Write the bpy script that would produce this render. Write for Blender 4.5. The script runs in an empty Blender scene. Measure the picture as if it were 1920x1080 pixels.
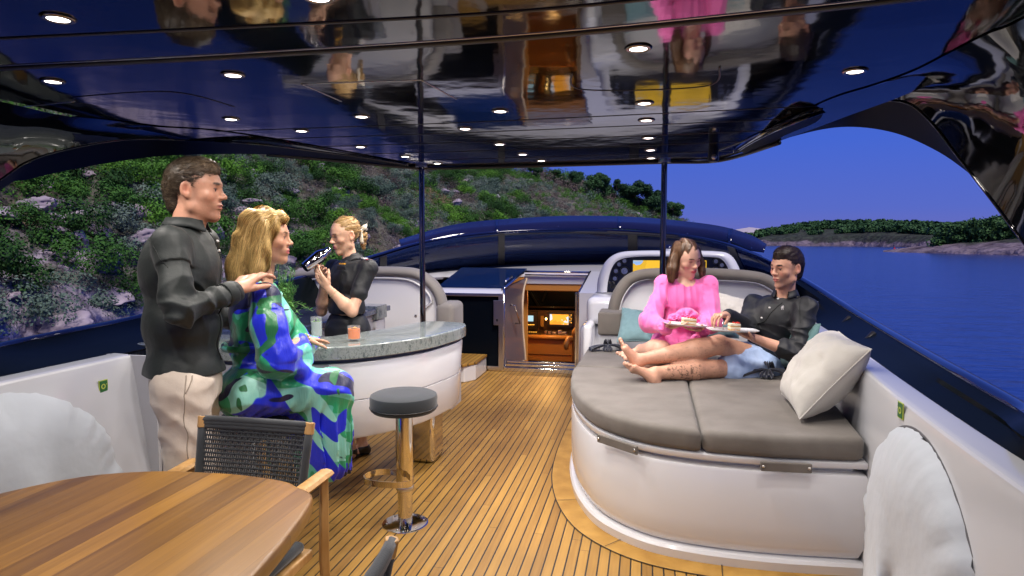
import bpy, bmesh, math, random
import numpy as np
from mathutils import Vector, Matrix, Euler
R = math.radians
sc = bpy.context.scene
C = sc.collection

# ------------------------------------------------------------------ camera
F, CH = 1200.0, 1.5
PSI, TH = math.atan(250 / F), math.atan(88 / F)
FW = np.array([-math.sin(PSI) * math.cos(TH), math.cos(PSI) * math.cos(TH), -math.sin(TH)])
RT = np.array([math.cos(PSI), math.sin(PSI), 0.0])
UP = np.cross(RT, FW)
FH = np.array([-math.sin(PSI), math.cos(PSI), 0.0])       # level forward
ZZ = np.array([0, 0, 1.0])
CP = np.array([0, 0, CH])
def at(px, py, d=None, x=None, y=None, z=None):
    """a point of the place, measured off the photograph at a known depth / plane"""
    v = FW + (px - 960) / F * RT + (540 - py) / F * UP
    if z is not None: t = (z - CH) / v[2]
    elif x is not None: t = x / v[0]
    elif y is not None: t = y / v[1]
    else: t = d
    return CP + t * v
cam = bpy.data.cameras.new('camera'); camo = bpy.data.objects.new('camera', cam); C.objects.link(camo)
camo.location = (0, 0, CH); camo.rotation_euler = (R(90) - TH, 0, PSI)
cam.lens = 22.5; cam.sensor_width = 36; cam.clip_end = 20000; cam.clip_start = 0.05
sc.camera = camo

# ------------------------------------------------------------------ dusk sky, high soft sun lamp added to brighten the hillside
w = bpy.data.worlds.new('World'); sc.world = w; w.use_nodes = True
nt = w.node_tree; nt.nodes.clear()
wo = nt.nodes.new('ShaderNodeOutputWorld'); bg = nt.nodes.new('ShaderNodeBackground')
tc = nt.nodes.new('ShaderNodeTexCoord'); sp = nt.nodes.new('ShaderNodeSeparateXYZ'); cr = nt.nodes.new('ShaderNodeValToRGB')
nt.links.new(tc.outputs['Generated'], sp.inputs[0]); nt.links.new(sp.outputs['Z'], cr.inputs[0])
nt.links.new(cr.outputs[0], bg.inputs[0]); nt.links.new(bg.outputs[0], wo.inputs[0])
e = cr.color_ramp.elements
e[0].position = 0.0; e[0].color = (0.128, 0.132, 0.42, 1)
e[1].position = 1.0; e[1].color = (0.028, 0.055, 0.30, 1)
for p_, c_ in ((0.045, (0.085, 0.128, 0.50, 1)), (0.14, (0.052, 0.118, 0.56, 1)), (0.4, (0.034, 0.080, 0.42, 1))):
    n_ = e.new(p_); n_.color = c_
bg.inputs[1].default_value = 1.15
SUN_EL, SUN_AZ = 60, 50       # degrees; azimuth measured from +X (starboard) towards the stern
sd = bpy.data.lights.new('sun', 'SUN'); sd.energy = 3.7; sd.angle = R(14); sd.color = (1.0, 0.90, 0.80)
so = bpy.data.objects.new('sun', sd); C.objects.link(so)
sv = Vector((math.cos(R(SUN_EL)) * math.cos(R(-SUN_AZ)), math.cos(R(SUN_EL)) * math.sin(R(-SUN_AZ)), math.sin(R(SUN_EL))))
so.rotation_euler = sv.to_track_quat('Z', 'Y').to_euler()
sc.view_settings.view_transform = 'Standard'; sc.view_settings.look = 'None'
sc.view_settings.exposure = 0.0; sc.view_settings.gamma = 1.0
sc.cycles.max_bounces = 8; sc.cycles.transparent_max_bounces = 8
sc.cycles.use_denoising = True; sc.cycles.sample_clamp_indirect = 4.0; sc.cycles.blur_glossy = 0.3
sc.cycles.caustics_reflective = False; sc.cycles.caustics_refractive = False

# ------------------------------------------------------------------ helpers
rng = np.random.default_rng(7)
random.seed(7)
def lin(r, g, b):
    f = lambda c: (c / 255 / 12.92) if c / 255 <= 0.04045 else ((c / 255 + 0.055) / 1.055) ** 2.4
    return (f(r), f(g), f(b))
def tag(o, label=None, cat=None, group=None, kind=None):
    if label: o['label'] = label
    if cat: o['category'] = cat
    if group: o['group'] = group
    if kind: o['kind'] = kind
    return o
def thing(name, label, cat, loc=(0, 0, 0), group=None, rz=0):
    o = bpy.data.objects.new(name, None); C.objects.link(o); o.location = tuple(map(float, loc)); o.rotation_euler = (0, 0, rz)
    o.empty_display_size = 0.1
    return tag(o, label, cat, group)
def put(o, parent=None):
    """parent keeping world coordinates of the mesh (parts are modelled in world space)"""
    C.objects.link(o)
    if parent is not None:
        o.parent = parent
        o.matrix_parent_inverse = wm(parent).inverted()
    return o
def wm(o):
    m = Matrix.Translation(o.location) @ o.rotation_euler.to_matrix().to_4x4()
    return (wm(o.parent) @ o.matrix_parent_inverse @ m) if o.parent else m

class MB:
    def __init__(s): s.v = []; s.f = []; s.m = []; s.uv = None
    def add(s, vs, fs, mi=0):
        b = len(s.v); s.v += [tuple(map(float, p)) for p in vs]
        s.f += [tuple(b + i for i in f) for f in fs]; s.m += [mi] * len(fs); return s
    def box(s, lo, hi, mi=0, rot=None, org=None):
        x0, y0, z0 = lo; x1, y1, z1 = hi
        vs = [(x0, y0, z0), (x1, y0, z0), (x1, y1, z0), (x0, y1, z0), (x0, y0, z1), (x1, y0, z1), (x1, y1, z1), (x0, y1, z1)]
        if rot is not None:
            M = np.array(rot); o = np.array(org if org is not None else (0, 0, 0)); vs = [tuple(M @ np.array(p) + o) for p in vs]
        return s.add(vs, [(0, 3, 2, 1), (4, 5, 6, 7), (0, 1, 5, 4), (1, 2, 6, 5), (2, 3, 7, 6), (3, 0, 4, 7)], mi)
    def prism(s, poly, z0, z1, mi=0, top=True, bot=True):
        n = len(poly); a = sum(poly[i][0] * poly[(i + 1) % n][1] - poly[(i + 1) % n][0] * poly[i][1] for i in range(n))
        if a < 0: poly = poly[::-1]
        vs = [(p[0], p[1], z0) for p in poly] + [(p[0], p[1], z1) for p in poly]
        fs = [(i, (i + 1) % n, n + (i + 1) % n, n + i) for i in range(n)]
        if top: fs.append(tuple(range(n, 2 * n)))
        if bot: fs.append(tuple(range(n - 1, -1, -1)))
        return s.add(vs, fs, mi)
    def tube(s, path, rad, n=10, mi=0, caps=True, flat=None):
        path = [np.array(p, float) for p in path]
        if not hasattr(rad, '__len__'): rad = [rad] * len(path)
        b = []; up = None
        for i, p in enumerate(path):
            t = path[min(i + 1, len(path) - 1)] - path[max(i - 1, 0)]; t = t / (np.linalg.norm(t) + 1e-9)
            if up is None:
                a = np.array([0, 0, 1.]) if abs(t[2]) < 0.9 else np.array([1., 0, 0]); up = a
            u = np.cross(t, up); u /= np.linalg.norm(u) + 1e-9; v = np.cross(u, t); up = v
            for k in range(n):
                an = 2 * math.pi * k / n
                fl = flat or (1, 1)
                b.append(p + rad[i] * (math.cos(an) * u * fl[0] + math.sin(an) * v * fl[1]))
        fs = []
        for i in range(len(path) - 1):
            for k in range(n):
                k2 = (k + 1) % n; fs.append((i * n + k, i * n + k2, (i + 1) * n + k2, (i + 1) * n + k))
        if caps:
            fs.append(tuple(range(n - 1, -1, -1))); fs.append(tuple((len(path) - 1) * n + k for k in range(n)))
        fs = [f[::-1] for f in fs]
        return s.add(b, fs, mi)
    def lathe(s, prof, c=(0, 0, 0), n=32, mi=0, M=None, arc=None):
        vs = []; fs = []; M = np.eye(3) if M is None else np.array(M)
        for r_, z_ in prof:
            for k in range(n):
                a = 2 * math.pi * k / n; vs.append(M @ np.array([r_ * math.cos(a), r_ * math.sin(a), z_]) + np.array(c))
        for i in range(len(prof) - 1):
            for k in range(n):
                k2 = (k + 1) % n; fs.append((i * n + k, i * n + k2, (i + 1) * n + k2, (i + 1) * n + k))
        if prof[0][0] > 1e-5: fs.append(tuple(range(n - 1, -1, -1)))
        if prof[-1][0] > 1e-5: fs.append(tuple((len(prof) - 1) * n + k for k in range(n)))
        return s.add(vs, fs, mi)
    def grid(s, P, mi=0, flip=False, closed=False):
        P = np.array(P, float); a, b = P.shape[:2]; fs = []
        for i in range(a - 1):
            for j in range(b - 1 + (1 if closed else 0)):
                j2 = (j + 1) % b
                q = (i * b + j, (i + 1) * b + j, (i + 1) * b + j2, i * b + j2); fs.append(q[::-1] if flip else q)
        return s.add(P.reshape(-1, 3), fs, mi)
    def build(s, name, mats, parent=None, smooth=False, bevel=None, seg=2, subd=0, solid=None, fix=False):
        me = bpy.data.meshes.new(name); me.from_pydata(s.v, [], s.f)
        for m_ in (mats if isinstance(mats, (list, tuple)) else [mats]): me.materials.append(m_)
        me.polygons.foreach_set('material_index', s.m)
        if fix:
            bm = bmesh.new(); bm.from_mesh(me); bmesh.ops.recalc_face_normals(bm, faces=bm.faces); bm.to_mesh(me); bm.free()
        if smooth:
            me.polygons.foreach_set('use_smooth', [True] * len(me.polygons))
            if smooth == 'auto' or smooth == 'crisp':
                try: me.set_sharp_from_angle(angle=R(38 if smooth == 'auto' else 17))
                except Exception: pass
        me.update()
        o = bpy.data.objects.new(name, me); put(o, parent)
        if solid:
            m_ = o.modifiers.new('solid', 'SOLIDIFY'); m_.thickness = solid; m_.offset = 0
        if bevel:
            m_ = o.modifiers.new('bevel', 'BEVEL'); m_.width = bevel; m_.segments = seg; m_.limit_method = 'ANGLE'; m_.angle_limit = R(35); m_.harden_normals = False
        if subd:
            m_ = o.modifiers.new('subd', 'SUBSURF'); m_.levels = subd; m_.render_levels = subd
        return o

def spline(pts, n, closed=False):
    """Catmull-Rom through points"""
    P = [np.array(p, float) for p in pts]; out = []; m = len(P)
    segs = m if closed else m - 1
    for i in range(segs):
        g = lambda k: P[k % m] if closed else P[min(max(k, 0), m - 1)]
        a, b, c, d = g(i - 1), g(i), g(i + 1), g(i + 2)
        for j in range(n):
            t = j / n
            out.append(0.5 * ((2 * b) + (-a + c) * t + (2 * a - 5 * b + 4 * c - d) * t * t + (-a + 3 * b - 3 * c + d) * t ** 3))
    if not closed: out.append(P[-1])
    return out

def vnoise(p, seed=0):
    p = np.asarray(p, np.float32); i = np.floor(p).astype(np.int64); f = p - i; f = f * f * (3 - 2 * f)
    def h(x, y, z):
        n = (x * 374761393 + y * 668265263 + z * 2147483647 + seed * 974634777) & 0xffffffff
        n = ((n ^ (n >> 13)) * 1274126177) & 0xffffffff
        return ((n ^ (n >> 16)) & 0xffff).astype(np.float32) / 32767.5 - 1
    x, y, z = i[..., 0], i[..., 1], i[..., 2]; fx, fy, fz = f[..., 0], f[..., 1], f[..., 2]
    L = lambda a, b, t: a + (b - a) * t
    return L(L(L(h(x, y, z), h(x + 1, y, z), fx), L(h(x, y + 1, z), h(x + 1, y + 1, z), fx), fy),
             L(L(h(x, y, z + 1), h(x + 1, y, z + 1), fx), L(h(x, y + 1, z + 1), h(x + 1, y + 1, z + 1), fx), fy), fz)
def fbm(p, oct=4, seed=0):
    a, s, t = 1.0, 0, 0; p = np.asarray(p, np.float32)
    for o in range(oct): s = s + a * vnoise(p * 2 ** o, seed + o); t += a; a *= 0.5
    return s / t

# ------------------------------------------------------------------ materials
MC = {}
def mat(name, col=(0.5, 0.5, 0.5), rough=0.5, metal=0.0, ior=None, coat=0, coat_r=0.05, bump=None, var=None, em=None, es=0, trans=0, sheen=0, sss=0, alpha=1, spec=None, vcol=None, stretch=None, waves=None):
    if name in MC: return MC[name]
    m = bpy.data.materials.new(name); m.use_nodes = True; t = m.node_tree; b = t.nodes['Principled BSDF']
    N = t.nodes.new; Lk = t.links.new
    b.inputs['Base Color'].default_value = (*col, 1); b.inputs['Roughness'].default_value = rough; b.inputs['Metallic'].default_value = metal
    if ior: b.inputs['IOR'].default_value = ior
    if spec is not None: b.inputs['Specular IOR Level'].default_value = spec
    b.inputs['Coat Weight'].default_value = coat; b.inputs['Coat Roughness'].default_value = coat_r
    b.inputs['Transmission Weight'].default_value = trans; b.inputs['Sheen Weight'].default_value = sheen
    b.inputs['Alpha'].default_value = alpha
    if sss: b.inputs['Subsurface Weight'].default_value = sss; b.inputs['Subsurface Radius'].default_value = (0.012, 0.005, 0.003); b.inputs['Subsurface Scale'].default_value = 1.0
    if em: b.inputs['Emission Color'].default_value = (*em, 1); b.inputs['Emission Strength'].default_value = es
    tcn = N('ShaderNodeTexCoord'); src = tcn.outputs['Object']
    if stretch:
        mp = N('ShaderNodeMapping'); mp.inputs['Scale'].default_value = stretch; Lk(src, mp.inputs[0]); src = mp.outputs[0]
    colo = None
    if vcol:
        at_ = N('ShaderNodeAttribute'); at_.attribute_name = vcol; colo = at_.outputs['Color']; Lk(colo, b.inputs['Base Color'])
    if var:   # (scale, colour2, detail)
        nz = N('ShaderNodeTexNoise'); nz.inputs['Scale'].default_value = var[0]; nz.inputs['Detail'].default_value = var[2] if len(var) > 2 else 4
        Lk(src, nz.inputs['Vector'])
        mr = N('ShaderNodeMapRange'); mr.inputs[1].default_value = 0.35; mr.inputs[2].default_value = 0.65; Lk(nz.outputs[0], mr.inputs[0])
        mx = N('ShaderNodeMix'); mx.data_type = 'RGBA'; mx.inputs[6].default_value = (*col, 1); mx.inputs[7].default_value = (*var[1], 1)
        if colo is not None:
            mx.blend_type = 'MULTIPLY'; Lk(colo, mx.inputs[6])
        Lk(mr.outputs[0], mx.inputs[0]); Lk(mx.outputs[2], b.inputs['Base Color'])
    h = None
    if bump:  # list of (scale, strength_m)
        for bs, bh in bump:
            nz = N('ShaderNodeTexNoise'); nz.inputs['Scale'].default_value = bs; nz.inputs['Detail'].default_value = 3; Lk(src, nz.inputs['Vector'])
            mu = N('ShaderNodeMath'); mu.operation = 'MULTIPLY'; mu.inputs[1].default_value = bh; Lk(nz.outputs[0], mu.inputs[0])
            if h is None: h = mu.outputs[0]
            else:
                ad = N('ShaderNodeMath'); Lk(h, ad.inputs[0]); Lk(mu.outputs[0], ad.inputs[1]); h = ad.outputs[0]
    if waves:  # weave: (scale, height)
        for ax in ('X', 'Y', 'Z'):
            wv = N('ShaderNodeTexWave'); wv.bands_direction = ax; wv.inputs['Scale'].default_value = waves[0]; Lk(src, wv.inputs['Vector']); wv.inputs['Distortion'].default_value = 0.6
            mu = N('ShaderNodeMath'); mu.operation = 'MULTIPLY'; mu.inputs[1].default_value = waves[1]; Lk(wv.outputs[1], mu.inputs[0])
            if h is None: h = mu.outputs[0]
            else:
                ad = N('ShaderNodeMath'); Lk(h, ad.inputs[0]); Lk(mu.outputs[0], ad.inputs[1]); h = ad.outputs[0]
    if h is not None:
        bp = N('ShaderNodeBump'); bp.inputs['Distance'].default_value = 1.0; bp.inputs['Strength'].default_value = 1.0; Lk(h, bp.inputs['Height']); Lk(bp.outputs[0], b.inputs['Normal'])
        if coat: Lk(bp.outputs[0], b.inputs['Coat Normal'])
    MC[name] = m; return m

def ramp(t, src, stops, interp='LINEAR'):
    r_ = t.nodes.new('ShaderNodeValToRGB'); r_.color_ramp.interpolation = interp; e = r_.color_ramp.elements
    while len(e) > 1: e.remove(e[-1])
    e[0].position = stops[0][0]; e[0].color = (*stops[0][1], 1)
    for p, c in stops[1:]:
        q = e.new(p); q.color = (*c, 1)
    t.links.new(src, r_.inputs[0]); return r_.outputs[0]
def mth(t, op, a, b=None, c=None):
    n = t.nodes.new('ShaderNodeMath'); n.operation = op
    for i, v in enumerate((a, b, c)):
        if v is None: continue
        if isinstance(v, (int, float)): n.inputs[i].default_value = v
        else: t.links.new(v, n.inputs[i])
    return n.outputs[0]

def plank_mat(name, pitch, gap, colA, colB, caulk, rough=0.5, length=2.2, grain=1.0, off=0.0, rot=0.0, coat=0.0):
    """boards running along +Y of the object"""
    m = bpy.data.materials.new(name); m.use_nodes = True; t = m.node_tree; b = t.nodes['Principled BSDF']; L = t.links.new; N = t.nodes.new
    tcn = N('ShaderNodeTexCoord'); mp = N('ShaderNodeMapping'); mp.inputs['Rotation'].default_value = (0, 0, rot); mp.inputs['Location'].default_value = (off, 0, 0)
    L(tcn.outputs['Object'], mp.inputs[0]); s = N('ShaderNodeSeparateXYZ'); L(mp.outputs[0], s.inputs[0])
    u = mth(t, 'DIVIDE', s.outputs[0], pitch); idx = mth(t, 'FLOOR', u); fr = mth(t, 'FRACT', u)
    wn = N('ShaderNodeTexWhiteNoise'); wn.noise_dimensions = '1D'; L(idx, wn.inputs['W'])
    row = mth(t, 'MULTIPLY', wn.outputs[0], 7.0)
    v = mth(t, 'ADD', mth(t, 'DIVIDE', s.outputs[1], length), row); bi = mth(t, 'FLOOR', v); bf = mth(t, 'FRACT', v)
    wn2 = N('ShaderNodeTexWhiteNoise'); wn2.noise_dimensions = '2D'; cb = N('ShaderNodeCombineXYZ'); L(idx, cb.inputs[0]); L(bi, cb.inputs[1]); L(cb.outputs[0], wn2.inputs['Vector'])
    mp2 = N('ShaderNodeMapping'); mp2.inputs['Scale'].default_value = (60 * grain, 2.2 * grain, 30); L(mp.outputs[0], mp2.inputs[0])
    ofs = N('ShaderNodeVectorMath'); ofs.operation = 'ADD'; L(mp2.outputs[0], ofs.inputs[0])
    cb2 = N('ShaderNodeCombineXYZ'); L(mth(t, 'MULTIPLY', wn2.outputs[0], 50.0), cb2.inputs[1]); L(cb2.outputs[0], ofs.inputs[1])
    nz = N('ShaderNodeTexNoise'); nz.inputs['Scale'].default_value = 1.0; nz.inputs['Detail'].default_value = 5; nz.inputs['Distortion'].default_value = 0.6; L(ofs.outputs[0], nz.inputs['Vector'])
    mixv = mth(t, 'ADD', mth(t, 'MULTIPLY', wn2.outputs[0], 0.62), mth(t, 'MULTIPLY', mth(t, 'SUBTRACT', nz.outputs[0], 0.3), 0.85))
    base = ramp(t, mixv, [(0.0, colA), (1.0, colB)])
    lo = N('ShaderNodeTexNoise'); lo.inputs['Scale'].default_value = 1.6; lo.inputs['Detail'].default_value = 3; L(tcn.outputs['Object'], lo.inputs['Vector'])
    mul = N('ShaderNodeMix'); mul.data_type = 'RGBA'; mul.blend_type = 'MULTIPLY'; mul.inputs[0].default_value = 1
    L(base, mul.inputs[6]); L(ramp(t, lo.outputs[0], [(0.3, (0.80, 0.78, 0.75)), (0.7, (1.08, 1.05, 1.0))]), mul.inputs[7])
    g1 = mth(t, 'LESS_THAN', fr, gap / pitch); g2 = mth(t, 'LESS_THAN', bf, 0.0022 / length); g = mth(t, 'MAXIMUM', g1, g2)
    mx = N('ShaderNodeMix'); mx.data_type = 'RGBA'; L(g, mx.inputs[0]); L(mul.outputs[2], mx.inputs[6]); mx.inputs[7].default_value = (*caulk, 1)
    L(mx.outputs[2], b.inputs['Base Color']); b.inputs['Roughness'].default_value = rough; b.inputs['Coat Weight'].default_value = coat; b.inputs['Coat Roughness'].default_value = 0.25
    hh = mth(t, 'SUBTRACT', mth(t, 'MULTIPLY', nz.outputs[0], 0.0006), mth(t, 'MULTIPLY', g, 0.0012))
    bp = N('ShaderNodeBump'); bp.inputs['Distance'].default_value = 1; bp.inputs['Strength'].default_value = 0.8; L(hh, bp.inputs['Height']); L(bp.outputs[0], b.inputs['Normal'])
    return m

M_teak = plank_mat('teak_deck', 0.0495, 0.0070, (0.235, 0.118, 0.022), (0.46, 0.262, 0.056), (0.010, 0.008, 0.007), rough=0.5)
M_teak_border = mat('teak_border', (0.34, 0.175, 0.030), 0.5, var=(9, (0.46, 0.255, 0.052), 6), bump=[(90, 0.0004)], stretch=(1, 1, 1))
M_caulk = mat('caulk', (0.018, 0.014, 0.012), 0.7)
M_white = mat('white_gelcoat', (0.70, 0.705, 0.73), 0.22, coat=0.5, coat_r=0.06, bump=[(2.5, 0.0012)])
M_wall = mat('white_gelcoat_dimmed', (0.50, 0.51, 0.54), 0.25, coat=0.4, coat_r=0.06, bump=[(2.5, 0.0012)])  # darker copy of the white gelcoat, offsetting strong lamp light on the walls
M_white2 = mat('white_gelcoat_matt', (0.52, 0.525, 0.55), 0.35, bump=[(3, 0.001)])
M_black = mat('black_gloss', (0.0030, 0.0035, 0.006), 0.055, ior=1.62, bump=[(2.0, 0.0030), (5.5, 0.0006)])
M_blackr = mat('black_gloss_wavy', (0.004, 0.0045, 0.006), 0.05, ior=1.75, bump=[(1.8, 0.006)])
M_satin = mat('black_satin', (0.004, 0.004, 0.005), 0.5, spec=0.05)
M_pole = mat('dark_polished_steel', (0.16, 0.15, 0.15), 0.07, metal=1.0)
M_side = mat('dark_side_acrylic', (0.004, 0.006, 0.007), 0.35, spec=0.02, coat=0.04, coat_r=0.05)
M_groove = mat('black_rubber', (0.012, 0.011, 0.010), 0.45)
M_navy = mat('navy_gloss', (0.005, 0.008, 0.045), 0.10, coat=0.35, coat_r=0.04, bump=[(1.2, 0.002)])
M_dglass = mat('dark_glass', (0.003, 0.005, 0.009), 0.22, ior=1.45, spec=0.10)
M_tint = mat('tinted_glass', (0.012, 0.022, 0.075), 0.03, ior=1.45, alpha=0.80)
M_steel = mat('polished_steel', (0.72, 0.68, 0.62), 0.09, metal=1.0)
M_steelb = mat('brushed_steel', (0.60, 0.57, 0.54), 0.28, metal=1.0)
M_chrome = mat('chrome_shaker', (0.62, 0.60, 0.64), 0.08, metal=1.0)
M_taupe = mat('taupe_fabric', (0.135, 0.120, 0.104), 0.88, sheen=0.12, var=(5, (0.175, 0.158, 0.140), 5), bump=[(420, 0.0005), (9, 0.004)])
M_taupe2 = mat('taupe_fabric_pale', (0.23, 0.215, 0.20), 0.85, sheen=0.2, bump=[(420, 0.0004), (7, 0.004)])
M_charcoal = mat('charcoal_fabric', (0.019, 0.024, 0.029), 0.9, sheen=0.25, bump=[(500, 0.0006)])
M_rope = mat('charcoal_rope', (0.028, 0.032, 0.037), 0.85, sheen=0.2, bump=[(300, 0.0006)])
M_oak = mat('oak', (0.42, 0.225, 0.07), 0.42, var=(14, (0.52, 0.30, 0.11), 6), stretch=(3, 3, 0.6), bump=[(120, 0.0002)])
M_canvas = mat('white_canvas', (0.44, 0.475, 0.52), 0.75, sheen=0.2, bump=[(500, 0.0003), (6, 0.01)])
M_blackp = mat('black_plastic', (0.012, 0.012, 0.013), 0.35)
M_lamp = mat('lamp_lens', (1, 1, 1), 0.4, em=(1.0, 0.90, 0.84), es=9.0)
M_glass = mat('clear_glass', (0.8, 0.85, 0.85), 0.02, ior=1.45, alpha=0.10)
# ------------------------------------------------------------------ sculpting field (smooth union of tapered forms -> one skin)
def nrm(v): v = np.array(v, float); return v / (np.linalg.norm(v) + 1e-12)
class Field:
    def __init__(s, lo, hi, h):
        s.lo = np.array(lo, float); s.h = h; s.n = np.ceil((np.array(hi, float) - s.lo) / h).astype(int) + 1
        s.F = np.ones(s.n, np.float32)
        s.ax = [(s.lo[i] + h * np.arange(s.n[i])).astype(np.float32) for i in range(3)]
    def blk(s, lo, hi):
        a = np.maximum(((np.array(lo) - s.lo) / s.h).astype(int), 0); b = np.minimum(((np.array(hi) - s.lo) / s.h).astype(int) + 2, s.n)
        if (b <= a).any(): return None, None
        sl = tuple(slice(a[i], b[i]) for i in range(3))
        X, Y, Z = np.meshgrid(*[s.ax[i][sl[i]] for i in range(3)], indexing='ij', sparse=True)
        return sl, (X, Y, Z)
    def smin(s, sl, d, k):
        a = s.F[sl]
        if k > 0: hh = np.maximum(k - np.abs(a - d), 0) / k; s.F[sl] = np.minimum(a, d) - hh * hh * k * 0.25
        else: s.F[sl] = np.minimum(a, d)
    def smax(s, sl, d, k):
        a = s.F[sl]; hh = np.maximum(k - np.abs(a - d), 0) / max(k, 1e-6); s.F[sl] = np.maximum(a, d) + hh * hh * k * 0.25
    def cone(s, a, b, ra, rb, k=0.015, flat=None, sub=False):
        a = np.array(a, float); b = np.array(b, float); r = max(ra, rb) * (1.0 if flat is None else 1.02)
        m = r + k + 3 * s.h; sl, G = s.blk(np.minimum(a, b) - m, np.maximum(a, b) + m)
        if sl is None: return
        P = [G[i] - a[i] for i in range(3)]; ba = b - a; L = float(ba @ ba) + 1e-12
        t = np.clip((P[0] * ba[0] + P[1] * ba[1] + P[2] * ba[2]) / L, 0, 1)
        q = [P[i] - t * ba[i] for i in range(3)]
        if flat is not None:
            n, f = nrm(flat[0]), flat[1]
            c = q[0] * n[0] + q[1] * n[1] + q[2] * n[2]; q = [q[i] + c * n[i] * (1 / f - 1) for i in range(3)]
        d = (np.sqrt(q[0] ** 2 + q[1] ** 2 + q[2] ** 2) - (ra + (rb - ra) * t)).astype(np.float32)
        if sub: s.smax(sl, -d, k)
        else: s.smin(sl, d, k)
    def ell(s, c, r, M=None, k=0.015, sub=False):
        c = np.array(c, float); r = np.array(r if hasattr(r, '__len__') else (r, r, r), float); m = r.max() + k + 3 * s.h
        sl, G = s.blk(c - m, c + m)
        if sl is None: return
        P = [G[i] - c[i] for i in range(3)]
        if M is not None: P = [P[0] * M[0][i] + P[1] * M[1][i] + P[2] * M[2][i] for i in range(3)]
        k0 = np.sqrt((P[0] / r[0]) ** 2 + (P[1] / r[1]) ** 2 + (P[2] / r[2]) ** 2)
        k1 = np.sqrt((P[0] / r[0] ** 2) ** 2 + (P[1] / r[1] ** 2) ** 2 + (P[2] / r[2] ** 2) ** 2) + 1e-6
        d = (k0 * (k0 - 1) / k1).astype(np.float32)
        d = np.where(k0 < 1e-3, -r.min(), d).astype(np.float32)
        if sub: s.smax(sl, -d, k)
        else: s.smin(sl, d, k)
    def cut(s, p, n, k=0.004):
        """remove everything on the +n side of the plane through p"""
        n = nrm(n); X, Y, Z = np.meshgrid(*s.ax, indexing='ij', sparse=True)
        d = ((X - p[0]) * n[0] + (Y - p[1]) * n[1] + (Z - p[2]) * n[2]).astype(np.float32)
        s.smax((slice(None),) * 3, d, k)
    def disp(s, fn, band=0.03):
        idx = np.argwhere(np.abs(s.F) < band)
        P = (s.lo + idx * s.h).astype(np.float32)
        s.F[idx[:, 0], idx[:, 1], idx[:, 2]] += fn(P).astype(np.float32)
    def mesh(s):
        F = s.F; I = F < 0; n = s.n
        cn = np.zeros(n - 1, np.int8)
        for dx in (0, 1):
            for dy in (0, 1):
                for dz in (0, 1): cn += I[dx:n[0] - 1 + dx, dy:n[1] - 1 + dy, dz:n[2] - 1 + dz]
        cells = np.argwhere((cn > 0) & (cn < 8)); del cn
        off = np.array([(x, y, z) for x in (0, 1) for y in (0, 1) for z in (0, 1)])
        V = np.stack([F[cells[:, 0] + o[0], cells[:, 1] + o[1], cells[:, 2] + o[2]] for o in off], 1)
        acc = np.zeros((len(cells), 3)); cnt = np.zeros(len(cells))
        for i in range(8):
            for j in range(i + 1, 8):
                if np.abs(off[i] - off[j]).sum() != 1: continue
                a, b = V[:, i], V[:, j]; mk = (a < 0) != (b < 0); t = np.where(mk, a / np.where(mk, a - b, 1), 0)
                acc += mk[:, None] * (off[i] + t[:, None] * (off[j] - off[i])); cnt += mk
        P = s.lo + s.h * (cells + acc / cnt[:, None])
        idm = -np.ones(n - 1, np.int64); idm[cells[:, 0], cells[:, 1], cells[:, 2]] = np.arange(len(cells))
        Q = []
        for ax in range(3):
            b1, b2 = (ax + 1) % 3, (ax + 2) % 3
            sa = [slice(None)] * 3; sb = [slice(None)] * 3; sa[ax] = slice(0, n[ax] - 1); sb[ax] = slice(1, n[ax])
            ed = np.argwhere(I[tuple(sa)] != I[tuple(sb)])
            ed = ed[(ed[:, b1] > 0) & (ed[:, b2] > 0) & (ed[:, b1] < n[b1] - 1) & (ed[:, b2] < n[b2] - 1)]
            ins = I[ed[:, 0], ed[:, 1], ed[:, 2]]
            def gid(u, v):
                e_ = ed.copy(); e_[:, b1] -= u; e_[:, b2] -= v; return idm[e_[:, 0], e_[:, 1], e_[:, 2]]
            q = np.stack([gid(0, 0), gid(1, 0), gid(1, 1), gid(0, 1)], 1)
            q = q[(q >= 0).all(1)] if False else q
            q[~ins] = q[~ins][:, ::-1]; Q.append(q)
        Q = np.concatenate(Q); Q = Q[(Q >= 0).all(1)]
        return P, Q
def relax(V, Q, it=1, lam=0.5):
    for _ in range(it):
        A = np.zeros_like(V); c = np.zeros(len(V))
        for i in range(4):
            for j in ((i + 1) % 4, (i + 3) % 4):
                np.add.at(A, Q[:, i], V[Q[:, j]]); np.add.at(c, Q[:, i], 1)
        V = V + lam * (A / np.maximum(c, 1)[:, None] - V)
    return V
def vnorm(V, Q):
    fn = np.cross(V[Q[:, 2]] - V[Q[:, 0]], V[Q[:, 3]] - V[Q[:, 1]]); N = np.zeros_like(V)
    for i in range(4): np.add.at(N, Q[:, i], fn)
    return N / (np.linalg.norm(N, axis=1)[:, None] + 1e-12)
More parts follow.
